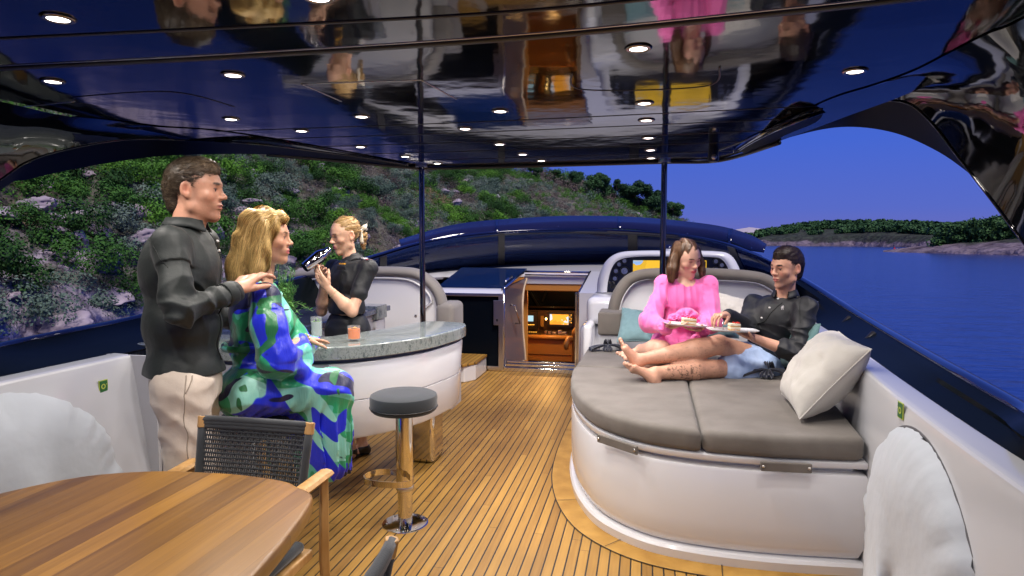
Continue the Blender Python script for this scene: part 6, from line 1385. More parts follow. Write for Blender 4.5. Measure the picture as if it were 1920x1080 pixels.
S.cone(J['pel'] - ZZ * 0.05, np.array([J['pel'][0], J['pel'][1], 0.48]), 0.155, 0.135, 0.05, (fw, 0.8)); S.disp(wrinkle(43, 9, 0.006, 20, 0.001)); S.cut(J['wai'] - ZZ * 0.03, ZZ); S.cut((0, 0, 0.5), -ZZ)
cloth_mesh(w2, S, 'skirt', M_blk)
for h_ in (P(645, 640, 4.34), P(668, 640, 4.42)):
    a_ = np.array([h_[0] + 0.02, h_[1] + 0.02, 0.085]); S = Field(a_ - 0.2, a_ + 0.2, 0.006); foot(S, a_ + ZZ * 0.004, fw, ZZ, 1.08); S.cut((0, 0, 0.075), ZZ); cloth_mesh(w2, S, 'shoe', M_blackp)
collar(w2, J['nek'] + ZZ * 0.010, frame(fw, ZZ + fw * 0.2), 0.056, 0.026, M_blk, open_=0.4)
M_ep = mat('white_braid', (0.62, 0.60, 0.60), 0.5); sl_ = J['shL'] + ZZ * 0.055 - RT * 0.012; A = frame(nrm(J['shL'] - J['nek'] + ZZ * 0.02), ZZ)
b = MB(); b.box((-0.022, -0.045, 0), (0.022, 0.045, 0.006), rot=A, org=sl_); ep = b.build('epaulette', M_blk, w2, bevel=0.002)
for k in (-0.03, -0.014, 0.002, 0.018): b = MB(); b.box((-0.023, k, 0.004), (0.023, k + 0.008, 0.009), rot=A, org=sl_); b.build('stripe', M_ep if k != 0.018 else mat('red_braid', (0.4, 0.03, 0.05), 0.5), ep)
q = P(643, 494.5, 4.155); A = frame(fw, ZZ); q2 = P(641, 502, 4.15)
b = MB(); b.box((-0.030, 0.0, -0.004), (0.030, 0.010, 0.004), rot=A, org=q); b.build('name_bar', mat('gold_thread', (0.75, 0.38, 0.03), 0.5), w2)
b = MB(); b.box((-0.045, 0.0, -0.012), (0.045, 0.008, 0.012), rot=A, org=q2); b.build('pocket_flap', M_blk, w2, bevel=0.003)
b = MB(); A = frame(nrm(wrL - elL), ZZ); b.tube([elL + (wrL - elL) * 0.80 + A @ np.array([0.030 * math.cos(a), 0.004 * math.sin(3 * a), 0.030 * math.sin(a)]) for a in np.linspace(0, 6.3, 24)], 0.0018, 5); b.build('bracelet', MC['pearl_gold'], w2, smooth=True)
W = lambda x, y, z: hc + s * (Mh @ np.array([x, y, z]))
S = Field(hc - 0.17, hc + 0.17, 0.004)
S.ell(W(0, -0.020, 0.042), (0.080, 0.098, 0.088), Mh, 0.01); S.ell(W(0, 0.118, -0.020), (0.095, 0.078, 0.098), Mh, 0.008, True); S.ell(W(0, 0.045, -0.085), (0.11, 0.085, 0.085), Mh, 0.01, True)
for q in (-1, 1): S.ell(W(q * 0.088, -0.004, -0.012), (0.028, 0.022, 0.038), Mh, 0.006, True)
S.cone(W(0.0, -0.105, 0.01), W(0.0, -0.130, -0.03), 0.028, 0.030, 0.01); S.cone(W(0, -0.130, -0.03), W(0.0, -0.115, -0.105), 0.030, 0.016, 0.012)
S.disp(lambda p: 0.0022 * np.sin(190 * (p @ Mh[:, 2]) + 3 * vnoise(p * 20, 3)))
hair_mesh(w2, S, (0.24, 0.13, 0.045), (0.66, 0.44, 0.19), 3500, 0.06, 0.0008, lambda p: np.tile(-Mh[:, 1] - 0.25 * ZZ, (len(p), 1)), 12, lift=0.0015, jit=0.08)
b = MB(); rb = W(0.0, -0.118, 0.022)
for sx, L_ in ((1, 0.05), (-1, 0.05)): b.grid([[rb + RT * (u * L_ * sx) + ZZ * (0.020 * (0.25 + u) * v + 0.012 * u) - FH * 0.02 * math.sin(u * 3) for v in (-1, 0, 1)] for u in np.linspace(0, 1, 5)])
b.grid([[rb + RT * (0.008 + 0.012 * u) * 1.0 + RT * v * 0.013 - ZZ * 0.10 * u - FH * 0.025 for v in (-1, 0, 1)] for u in np.linspace(0, 1, 6)]); b.build('hair_ribbon', mat('cream_ribbon', (0.66, 0.60, 0.48), 0.5, sheen=0.3), w2, smooth=True, solid=0.002)
# shaker in her hands
shk = thing('cocktail_shaker', 'shiny steel cocktail shaker held tilted in both hands of the uniformed woman', 'shaker', tuple(sa))
ax = nrm(sb - sa); L_ = float(np.linalg.norm(sb - sa)); A = frame(ax, ZZ); Mx = np.stack([A[:, 0], A[:, 2], ax], 1)
b = MB(); b.lathe([(0.0, 0.0), (0.030, 0.0), (0.033, 0.004), (0.042, L_ * 0.62), (0.042, L_ * 0.66), (0.040, L_ * 0.67)], sa, 32, M=Mx); b.build('cup', M_chrome, shk, smooth='auto')
b = MB(); b.lathe([(0.0405, L_ * 0.665), (0.040, L_ * 0.72), (0.030, L_ * 0.88), (0.024, L_ * 0.93), (0.024, L_ * 0.935)], sa, 32, M=Mx); b.build('strainer_top', M_chrome, shk, smooth='auto')
b = MB(); b.lathe([(0.022, L_ * 0.935), (0.021, L_ * 1.08), (0.016, L_ * 1.12), (0, L_ * 1.13)], sa, 24, M=Mx); b.build('cap', M_chrome, shk, smooth='auto')

# ============ woman in the pink dress on the sunbed
D = 4.45
w3 = person('person', 'brown haired young woman in pink dress sitting on the sunbed', (0.15, 4.6, 0.63))
fw = nrm(-FH * 0.93 - RT * 0.12)
J = dict(pel=P(1268, 648, D), wai=P(1274, 606, D), che=P(1283, 565, D), nek=P(1286, 526, D), shR=P(1245, 536, D + 0.02), shL=P(1329, 538, D - 0.04))
hc = P(1287, 485, D - 0.04); Mh = frame(-FH * 0.86 + RT * 0.40 - ZZ * 0.30, ZZ - RT * 0.10); s = 1.03
elR, wrR = P(1219, 603, 4.34), P(1246, 614, 4.15); elL, wrL = P(1333, 604, 4.30), P(1318, 617, 4.16)
S = Field(np.array([-0.35, 3.85, 0.58]), np.array([0.75, 4.85, 1.56]), 0.0045)
torso(S, J, fw, ((0.155, 0.115, 0.11), (0.115, 0.085, 0.11), (0.130, 0.098, 0.13))); neck(S, J, hc, 0.046); head(S, hc, Mh, s, fem=True, jaw=0.95)
limb(S, J['shR'], elR, wrR, 0.040, 0.034, 0.023); limb(S, J['shL'], elL, wrL, 0.040, 0.034, 0.023)
hand(S, wrR, P(1272, 612, 4.09) - wrR, ZZ, -FH, curl=(0.12, 0.15, 0.18, 0.22), s=0.92, tcurl=0.15, tout=0.7)
hand(S, wrL, P(1292, 619, 4.10) - wrL, ZZ, -FH, curl=(0.15, 0.15, 0.18, 0.2), s=0.92, tcurl=0.2, tout=0.6)
k1, n1 = P(1240, 656, 4.20), P(1203, 655, 4.42); k2, n2 = P(1283, 662, 4.22), P(1236, 672, 4.40)
limb(S, P(1258, 655, D), k1, n1, 0.078, 0.058, 0.034, bulge=0.008); foot(S, n1, -RT * 0.95 - FH * 0.35, ZZ * 0.6 - FH * 0.5, 0.92, side=-1)
limb(S, P(1285, 655, D), k2, n2, 0.078, 0.056, 0.034); foot(S, n2, -RT - ZZ * 0.1, ZZ * 0.5 - FH * 0.5, 0.92, side=-1)
ey = eyes(lambda x, y, z: hc + s * (Mh @ np.array([x, y, z])), Mh, s, (0.0, 1, -0.5))
body_mesh(w3, S, hc, Mh, s, (0.68, 0.40, 0.29), (0.60, 0.13, 0.13), (0.13, 0.075, 0.045), ey, fem=True, closed=True)
M_pink = mat('pink_crepe', (0.86, 0.155, 0.46), 0.7, sheen=0.4, bump=[(300, 0.0005), (16, 0.003)])
S = Field(np.array([-0.35, 3.9, 0.60]), np.array([0.75, 4.85, 1.45]), 0.0052)
torso(S, J, fw, ((0.172, 0.135, 0.12), (0.128, 0.100, 0.12), (0.148, 0.114, 0.13)), 0.006); S.cone(J['nek'] - ZZ * 0.05, J['nek'] - ZZ * 0.012, 0.085, 0.060, 0.03)
for sh_, el, wr in ((J['shR'], elR, wrR), (J['shL'], elL, wrL)):
    S.ell(sh_ + ZZ * 0.022, 0.060, None, 0.03); S.cone(sh_, el, 0.058, 0.070, 0.03); S.cone(el, wr - nrm(wr - el) * 0.02, 0.072, 0.045, 0.03); S.cone(wr - nrm(wr - el) * 0.03, wr + nrm(wr - el) * 0.004, 0.034, 0.050, 0.006)
S.cone(P(1262, 652, D), k1 * 0.62 + P(1258, 652, D) * 0.38, 0.100, 0.088, 0.05); S.cone(P(1285, 652, D), k2 * 0.75 + P(1285, 652, D) * 0.25, 0.100, 0.080, 0.05); S.ell(P(1300, 652, 4.40), (0.10, 0.09, 0.07), None, 0.05)
S.disp(lambda p: wrinkle(51, 10, 0.006, 24, 0.002)(p) + 0.004 * fold(130 * (p @ RT) + 2 * vnoise(p * 8, 5)) * (p[:, 2] > J['wai'][2]) * (p[:, 2] < J['nek'][2] - 0.02)); S.cone(J['nek'] - ZZ * 0.005 + fw * 0.035, J['nek'] + ZZ * 0.12, 0.058, 0.085, 0.004, None, True)
cloth_mesh(w3, S, 'dress', M_pink)
def ruffle(c, nv, R0, n, m_, par, seed, name='ruffle', amp=0.012):
    A = frame(nv, ZZ); b = MB()
    for L_ in range(n):
        r0 = R0 * (L_ + 1) / n; rows = []
        for i in range(4): rows.append([c + A @ np.array([(r0 * (0.35 + 0.22 * i)) * math.cos(a), 0.028 * (1 - L_ / n) + 0.018 * math.sin(i * 1.3) + amp * 0.6 * math.sin(7 * a + L_ + i * 0.4 + seed), (r0 * (0.35 + 0.22 * i)) * math.sin(a) * 0.85]) * 1.0 for a in np.linspace(0, 2 * math.pi, 44)])
        b.grid(rows)
    return b.build(name, m_, par, smooth=True, solid=0.002)
ruffle(P(1288, 597, 4.30), -FH + ZZ * 0.15, 0.085, 4, M_pink, w3, 1, 'fabric_rose'); ruffle(P(1266, 600, 4.31), -FH + ZZ * 0.1, 0.055, 3, M_pink, w3, 4, 'bow_frill'); ruffle(P(1316, 602, 4.30), -FH, 0.05, 3, M_pink, w3, 6, 'bow_frill')
for wr, el in ((wrR, elR), (wrL, elL)): ruffle(wr + nrm(wr - el) * 0.004, nrm(wr - el), 0.052, 2, M_pink, w3, 8, 'cuff_ruffle', 0.02)
ruffle(P(1312, 640, 4.20), -FH + ZZ * 0.4, 0.065, 3, M_pink, w3, 2, 'bow_frill', 0.02)
W = lambda x, y, z: hc + s * (Mh @ np.array([x, y, z]))
S = Field(hc - (0.22, 0.22, 0.24), hc + 0.18, 0.0042)
S.ell(W(0, -0.020, 0.044), (0.086, 0.102, 0.090), Mh, 0.02)
for hl in ([(1272, 466, 0.040, -0.0), (1266, 485, 0.040, -0.04), (1261, 505, 0.036, -0.06), (1258, 526, 0.018, -0.06)], [(1306, 470, 0.030, 0.0), (1313, 490, 0.026, -0.02), (1316, 508, 0.022, -0.03), (1316, 524, 0.010, -0.02)], [(1284, 475, 0.07, 0.05), (1278, 505, 0.065, 0.07), (1276, 530, 0.04, 0.09)]):
    for a, c_ in zip(hl, hl[1:]): S.cone(P(a[0], a[1], D + a[3]), P(c_[0], c_[1], D + c_[3]), a[2], c_[2], 0.02)
S.ell(W(0, 0.110, -0.032), (0.060, 0.068, 0.108), Mh, 0.010, True); S.ell(W(0, 0.088, -0.060), (0.050, 0.07, 0.095), Mh, 0.01, True)
S.disp(lambda p: 0.004 * np.sin(110 * (p @ RT) + 2.5 * vnoise(p * 12, 3)))
def partline(V, col):
    L = (V - hc) @ Mh / s; m_ = (np.abs(L[:, 0]) < 0.0035) & (L[:, 2] > 0.08) & (L[:, 1] > -0.05); col[m_] = (0.40, 0.24, 0.17)
fl3 = lambda p: (lambda L: -ZZ[None] * 1.0 + np.sign(L[:, :1]) * Mh[:, 0][None] * np.clip((L[:, 2:3] - 0.05) * 14, 0, 1.3) + Mh[:, 1][None] * 0.0)((p - hc) @ Mh)
hair_mesh(w3, S, (0.045, 0.020, 0.010), (0.21, 0.105, 0.050), 7000, 0.09, 0.0010, fl3, 15, lift=0.002, curv=0.001, jit=0.07, extra=partline)
b = MB(); b.tube([J['nek'] + (0, 0, 0.012) + frame(fw, ZZ + fw * 0.55) @ np.array([0.056 * math.sin(a), 0.056 * math.cos(a), 0]) for a in np.linspace(-1.7, 1.7, 20)], 0.0014, 5); b.build('necklace', MC['pearl_gold'], w3, smooth=True)

# ============ man in the black shirt and denim shorts, reclining
D = 4.22
m2 = person('person', 'barefoot man in black shirt and denim shorts reclining on the sunbed', (0.85, 4.5, 0.63))
fw = nrm(-FH * 0.70 - RT * 0.62 + ZZ * 0.1)
J = dict(pel=P(1448, 678, 4.34), wai=P(1448, 646, 4.28), che=P(1458, 600, 4.24), nek=P(1473, 556, 4.22), shL=P(1511, 576, 4.06), shR=P(1414, 570, 4.40))
hc = P(1476, 503, 4.16); Mh = frame(-RT * 0.93 - FH * 0.36 - ZZ * 0.10, ZZ + RT * 0.03); s = 1.06
elL, wrL = P(1494, 664, 3.98), P(1414, 634, 3.96); elR, wrR = P(1400, 614, 4.22), P(1364, 590, 4.08)
S = Field(np.array([-0.45, 3.6, 0.60]), np.array([1.45, 4.95, 1.50]), 0.0046)
torso(S, J, fw, ((0.155, 0.115, 0.10), (0.14, 0.10, 0.11), (0.160, 0.112, 0.15))); neck(S, J, hc, 0.056); head(S, hc, Mh, s, jaw=1.0, nose=1.05)
limb(S, J['shL'], elL, wrL, 0.048, 0.036, 0.027, bulge=0.004); limb(S, J['shR'], elR, wrR, 0.048, 0.040, 0.028)
hand(S, wrL, P(1386, 624, 3.94) - wrL, ZZ * 0.9 - FH * 0.3, -FH * 0.3 + ZZ * 0.7, curl=(0.15, 0.2, 0.22, 0.25), s=1.0, tcurl=0.25, tout=0.6)
hand(S, wrR, P(1338, 588, 4.00) - wrR - ZZ * 0.01, -ZZ, -FH * 0.7 - RT * 0.3, curl=(0.55, 0.60, 0.65, 0.7), s=1.02, tcurl=0.2, tout=0.4)
kT, aT = P(1348, 646, 4.10), P(1203, 674, 4.05); kB, aB = P(1335, 692, 4.08), P(1229, 700, 3.99)
limb(S, P(1436, 680, 4.36), kT, aT, 0.088, 0.060, 0.036, bulge=0.012, bdir=-ZZ); limb(S, P(1430, 690, 4.22), kB, aB, 0.085, 0.056, 0.038, bulge=0.010, bdir=ZZ * 0.3)
foot(S, aT, -RT * 0.45 + ZZ * 0.85 - FH * 0.1, RT * 0.8 + ZZ * 0.4, 1.0, side=-1, spread=0.5)
foot(S, aB + ZZ * 0.004, -RT * 0.80 + ZZ * 0.62 + FH * 0.05, RT * 0.55 + ZZ * 0.6 + FH * 0.45, 1.08, side=-1, spread=0.5)
def tattoo(V, col):
    d_, t_ = dist(V, kB, aB); u = (V - kB) @ nrm(aB - kB); m_ = (d_ < 0.08) & (t_ > 0.28) & (t_ < 0.88); v = fbm(V * 38, 2, 60); k_ = m_ & (np.abs(v) < 0.05) & (fbm(V * 16, 2, 61) > -0.05); col[k_] *= 0.35
    for a, b_ in ((kT, aT), (kB, aB)): 
        d2, t2 = dist(V, a, b_); mm = (d2 < 0.09) & (t2 < 0.9); n_ = fbm(V * np.array([90, 90, 160]), 2, 70); col[mm & (n_ < -0.42)] *= 0.80
    so_ = aB + nrm(-RT * 0.8 + ZZ * 0.62) * 0.05
ey = eyes(lambda x, y, z: hc + s * (Mh @ np.array([x, y, z])), Mh, s, (0.05, 1, -0.15))
body_mesh(m2, S, hc, Mh, s, (0.62, 0.335, 0.225), (0.52, 0.17, 0.14), (0.03, 0.018, 0.012), ey, stub=0.30, extra=tattoo)
S = Field(J['pel'] - (0.55, 0.55, 0.15), J['nek'] + (0.5, 0.4, 0.1), 0.0052)
torso(S, J, fw, ((0.168, 0.130, 0.11), (0.156, 0.122, 0.12), (0.172, 0.128, 0.15)), 0.008); S.cone(J['nek'] - ZZ * 0.05, J['nek'] + ZZ * 0.004, 0.085, 0.064, 0.03)
eL2 = elL + (wrL - elL) * 0.32; S.cone(J['shL'], elL, 0.070, 0.066, 0.03); S.cone(elL, eL2, 0.068, 0.062, 0.02); S.cone(eL2 - nrm(wrL - elL) * 0.03, eL2, 0.062, 0.064, 0.003)
S.cone(J['shR'], elR, 0.068, 0.062, 0.03); S.cone(elR, wrR - nrm(wrR - elR) * 0.01, 0.060, 0.044, 0.02)
def w6_(p):
    a_, t_ = dist(p, J['shL'], elL); ax = nrm(elL - J['shL']); f1_ = 0.006 * fold(((p - J['shL']) @ (ax * 0.8 + RT * 0.5)) * 75 + 3 * vnoise(p * 9, 4)) * np.exp(-(a_ / 0.09) ** 4)
    bl = 0.005 * fold((p @ (ZZ * 70 + RT * 30)) + 3 * vnoise(p * 7, 2)) * (p[:, 2] < J['che'][2] - 0.02)
    return wrinkle(61, 8, 0.0055, 22, 0.001)(p) + f1_ + bl
S.disp(w6_); S.cut(J['pel'] + (0, 0, -0.03), (0, 0, -1)); seam(m2, S, [P(1463, 556, 4.1), P(1444, 577, 4.09), P(1430, 600, 4.12), P(1424, 630, 4.15), P(1420, 650, 4.15)], M_seam, 0.0028, 'placket'); seam(m2, S, [P(1500, 552, 4.05), P(1496, 580, 3.98), P(1500, 605, 3.97)], M_seam, name='sleeve_seam')
cloth_mesh(m2, S, 'shirt', M_blk, 0)
collar(m2, J['nek'] + ZZ * 0.010 + fw * 0.006, frame(fw, ZZ + fw * 0.45), 0.066, 0.034, M_blk, open_=0.55)
buttons(m2, [P(1459, 560, 4.08), P(1443, 577, 4.09), P(1428, 596, 4.13)], fw, 0.0065)
q = P(1467, 577, 4.065); A = frame(nrm(fw + RT * 0.5), ZZ); b = MB()
for bx in ((-0.005, 0.002, 0.004, 0.010), (-0.008, 0.004, -0.004, 0.004), (0.001, 0.006, 0.0, 0.014), (-0.007, -0.004, -0.013, -0.004), (0.002, 0.005, -0.013, -0.003), (0.006, 0.010, 0.004, 0.006)): b.box((bx[0], 0, bx[2]), (bx[1], 0.006, bx[3]), rot=A, org=q)
b.build('chest_emblem', MC['white_braid'], m2)
M_denim = mat('pale_denim', (0.28, 0.40, 0.66), 0.75, var=(6, (0.40, 0.52, 0.78), 4), bump=[(300, 0.0006), (18, 0.003)])
S = Field(P(1380, 700, 4.0) - (0.15, 0.3, 0.12), P(1475, 650, 4.4) + (0.2, 0.35, 0.12), 0.0055)
S.ell(J['pel'], (0.178, 0.140, 0.105), frame(fw, nrm(J['nek'] - J['pel'])), 0.05)
for h_, k_ in ((P(1436, 680, 4.36), kT), (P(1430, 690, 4.22), kB)): c_ = h_ + (k_ - h_) * (0.5 if k_ is kT else 0.62); S.cone(h_, c_, 0.115, 0.096, 0.05); S.cone(c_ - (k_ - h_) * 0.06, c_, 0.098, 0.100, 0.004)
S.disp(lambda p: wrinkle(71, 12, 0.006, 26, 0.002)(p)); S.cut(J['wai'] + (0, 0, -0.0), nrm(J['nek'] - J['pel'])); cloth_mesh(m2, S, 'shorts', M_denim)
W = lambda x, y, z: hc + s * (Mh @ np.array([x, y, z]))
S = Field(hc - 0.17, hc + 0.18, 0.004)
S.ell(W(0, -0.014, 0.044), np.array((0.0785, 0.098, 0.088)) * s, Mh, 0.01); S.ell(W(0, 0.010, 0.092), np.array((0.058, 0.070, 0.044)) * s, Mh, 0.03); S.cone(W(0, -0.070, 0.0), W(0, -0.064, -0.045), 0.050, 0.042, 0.02)
S.ell(W(0, 0.122, -0.026), np.array((0.10, 0.080, 0.098)) * s, Mh, 0.006, True); S.ell(W(0, 0.055, -0.07), np.array((0.10, 0.078, 0.088)) * s, Mh, 0.008, True)
for q in (-1, 1): S.ell(W(q * 0.088, -0.006, -0.010), np.array((0.030, 0.023, 0.036)) * s, Mh, 0.006, True)
S.disp(lambda p: 0.003 * vnoise(p * 60, 2) + 0.002 * vnoise(p * 150, 6))
hair_mesh(m2, S, (0.010, 0.006, 0.004), (0.060, 0.034, 0.022), 7000, 0.026, 0.0008, lambda p: np.tile(Mh[:, 1] * 0.9 + Mh[:, 2] * 0.1, (len(p), 1)), 25, lift=0.002, curv=0.003, jit=0.25)

# ------------------------------------------------------------------ plates and cakes
M_plate = mat('white_porcelain', (0.72, 0.71, 0.70), 0.15, coat=0.5)
M_spg = mat('sponge_cake', (0.62, 0.33, 0.09), 0.8, bump=[(300, 0.002)]); M_crm = mat('cream_filling', (0.80, 0.72, 0.52), 0.6, bump=[(60, 0.002)]); M_ber = mat('red_berries', (0.55, 0.03, 0.015), 0.25, bump=[(120, 0.002)])
def plate(pa, pb, d, wdt, label, tilt=0.0, lab2='', cx=0.5, cs=1.0):
    a, c_ = P(*pa, d), P(*pb, d); X_ = nrm(c_ - a); L_ = np.linalg.norm(c_ - a); Y_ = nrm(np.cross(ZZ, X_)); Z_ = np.cross(X_, Y_); A = np.stack([X_, Y_, Z_], 1); o = (a + c_) / 2
    t_ = thing('plate', label, 'plate', tuple(o)); rows = []
    for u, z_ in ((0.0, 0.004), (0.80, 0.004), (0.93, 0.009), (1.0, 0.012), (1.0, 0.009), (0.85, 0.0), (0.0, 0.0)):
        rw = []
        for k in range(48):
            an = 2 * math.pi * k / 48; c2, s2 = math.cos(an), math.sin(an); n_ = (abs(c2) ** 5 + abs(s2) ** 5) ** (-1 / 5); rw.append(o + A @ np.array([u * L_ / 2 * c2 * n_, u * wdt / 2 * s2 * n_, z_]))
        rows.append(rw)
    b = MB(); b.grid(rows, closed=True); b.build('dish', M_plate, t_, smooth='auto', fix=True)
    cp_ = o + X_ * L_ * (cx - 0.5) - Y_ * 0.01 + Z_ * 0.0055; ck = thing('cake_slice', lab2, 'cake', tuple(cp_))
    z_ = 0
    for k, (m_, h_) in enumerate(((M_spg, 0.008), (M_crm, 0.015), (M_spg, 0.006), (M_crm, 0.014))):
        b = MB(); e_ = 0.001 * (k % 2); b.box(((-0.036 - e_) * cs, (-0.026 - e_), z_), ((0.036 + e_) * cs, (0.026 + e_), z_ + h_ - 0.0003), rot=A, org=cp_); b.build('layer', m_, ck, bevel=0.002, smooth=True); z_ += h_
    b = MB(); rg = np.random.default_rng(4)
    for k in range(9): q = cp_ + A @ np.array([rg.uniform(-0.026, 0.03) * cs, rg.uniform(-0.02, 0.02), z_ + 0.003]); b.lathe([(0, -0.005), (0.007, -0.001), (0.006, 0.004), (0, 0.006)], q, 8)
    b.build('berry_topping', M_ber, ck, smooth=True)
    return o, A
plate((1243, 607), (1324, 613), 4.08, 0.15, 'white rectangular plate held by the woman in pink', lab2='larger layered cake slice on the plate of the woman in pink', cx=0.58, cs=1.15)
o, A = plate((1326, 619), (1420, 622), 3.93, 0.15, 'white plate held by the reclining man', lab2='smaller berry topped cake on the plate of the reclining man', cx=0.52, cs=0.85)
fk = thing('fork', 'small steel dessert fork standing on the plate of the reclining man', 'fork', tuple(P(1356, 618, 3.98)))
b = MB(); b.tube([P(1349, 592, 4.0), P(1354, 606, 3.97), P(1356, 617, 3.95)], 0.0022, 6); b.build('handle', M_steel, fk, smooth=True)
b = MB(); [b.tube([P(1356 + k, 616, 3.95), P(1357 + k * 1.5, 620, 3.945)], 0.001, 5) for k in (-1, 0, 1)]; b.build('tines', M_steel, fk, smooth=True)
# ------------------------------------------------------------------ sea, shore, hills
SEA = -5.0
def water_mat():
    m = bpy.data.materials.new('sea_water'); m.use_nodes = True; t_ = m.node_tree; b_ = t_.nodes['Principled BSDF']; N = t_.nodes.new; L = t_.links.new
    b_.inputs['Base Color'].default_value = (0.008, 0.025, 0.155, 1); b_.inputs['Roughness'].default_value = 0.16; b_.inputs['IOR'].default_value = 1.33
    tcn = N('ShaderNodeTexCoord'); h = None
    for sc_, st, hh in ((0.9, (0.5, 1.7, 1), 0.10), (0.22, (0.35, 1.8, 1), 0.30), (3.5, (0.7, 1.5, 1), 0.016)):
        mp = N('ShaderNodeMapping'); mp.inputs['Scale'].default_value = st; mp.inputs['Rotation'].default_value = (0, 0, 0.25); L(tcn.outputs['Object'], mp.inputs[0])
        nz = N('ShaderNodeTexNoise'); nz.inputs['Scale'].default_value = sc_; nz.inputs['Detail'].default_value = 3; L(mp.outputs[0], nz.inputs['Vector']); v = mth(t_, 'MULTIPLY', nz.outputs[0], hh)
        h = v if h is None else mth(t_, 'ADD', h, v)
    bp = N('ShaderNodeBump'); bp.inputs['Distance'].default_value = 1.0; bp.inputs['Strength'].default_value = 0.75; L(h, bp.inputs['Height']); L(bp.outputs[0], b_.inputs['Normal']); return m
b = MB(); b.add([(-9000, -9000, SEA), (9000, -9000, SEA), (9000, 16000, SEA), (-9000, 16000, SEA)], [(0, 1, 2, 3)]); tag(b.build('sea', water_mat()), kind='structure')

def hdir(px): v = FH + (px - 960) / F * RT; return v / np.linalg.norm(v)
def elev(px, y, D): q = at(px, y, d=1.0) - CP; return CH + q[2] / np.linalg.norm(q[:2]) * D
def terrain(pxs, shore, dsk, ridge, nr, namp, seed, prof, back=1.6):
    """rows of points from the waterline up to the ridge and down behind; shore/dsk: distance of waterline and ridge, ridge: photo height of the skyline"""
    G = np.zeros((nr, len(pxs), 3)); 
    sx, sy = zip(*shore); dx, dy = zip(*dsk); rx, ry = zip(*ridge)
    for j, px in enumerate(pxs):
        h = hdir(px); d0 = np.interp(px, sx, sy); d1 = np.interp(px, dx, dy); zr = elev(px, np.interp(px, rx, ry), d1)
        for i in range(nr):
            s_ = (i / (nr - 1)) * back; D = d0 + (d1 - d0) * s_
            if s_ <= 1: z = SEA - 0.4 + (zr - SEA + 0.4) * prof(s_)
            else: z = zr - (zr - SEA) * 0.5 * ((s_ - 1) / (back - 1)) ** 1.5
            G[i, j] = (h[0] * D, h[1] * D, z)
    return G
def displace(G, amp, f, seed, shore_amp=1.0):
    Pn = G * f; n1 = fbm(Pn, 5, seed); rid = 1 - 2 * np.abs(fbm(Pn * 2.2 + 5, 4, seed + 7)); big = fbm(G * f * 0.22, 3, seed + 3)
    k = np.clip((G[..., 2] - SEA) / 1.5, 0, 1)
    G2 = G.copy(); G2[..., 2] += (n1 * amp + np.maximum(rid, 0) * amp * 0.55 + big * amp * 1.1) * (0.35 + 0.65 * k) * shore_amp
    return G2
def gridmesh(name, G, m_):
    a, b_ = G.shape[:2]; I = np.arange(a * b_).reshape(a, b_); Q = np.stack([I[:-1, :-1], I[:-1, 1:], I[1:, 1:], I[1:, :-1]], -1).reshape(-1, 4); return npmesh(name, G.reshape(-1, 3), Q, m_)
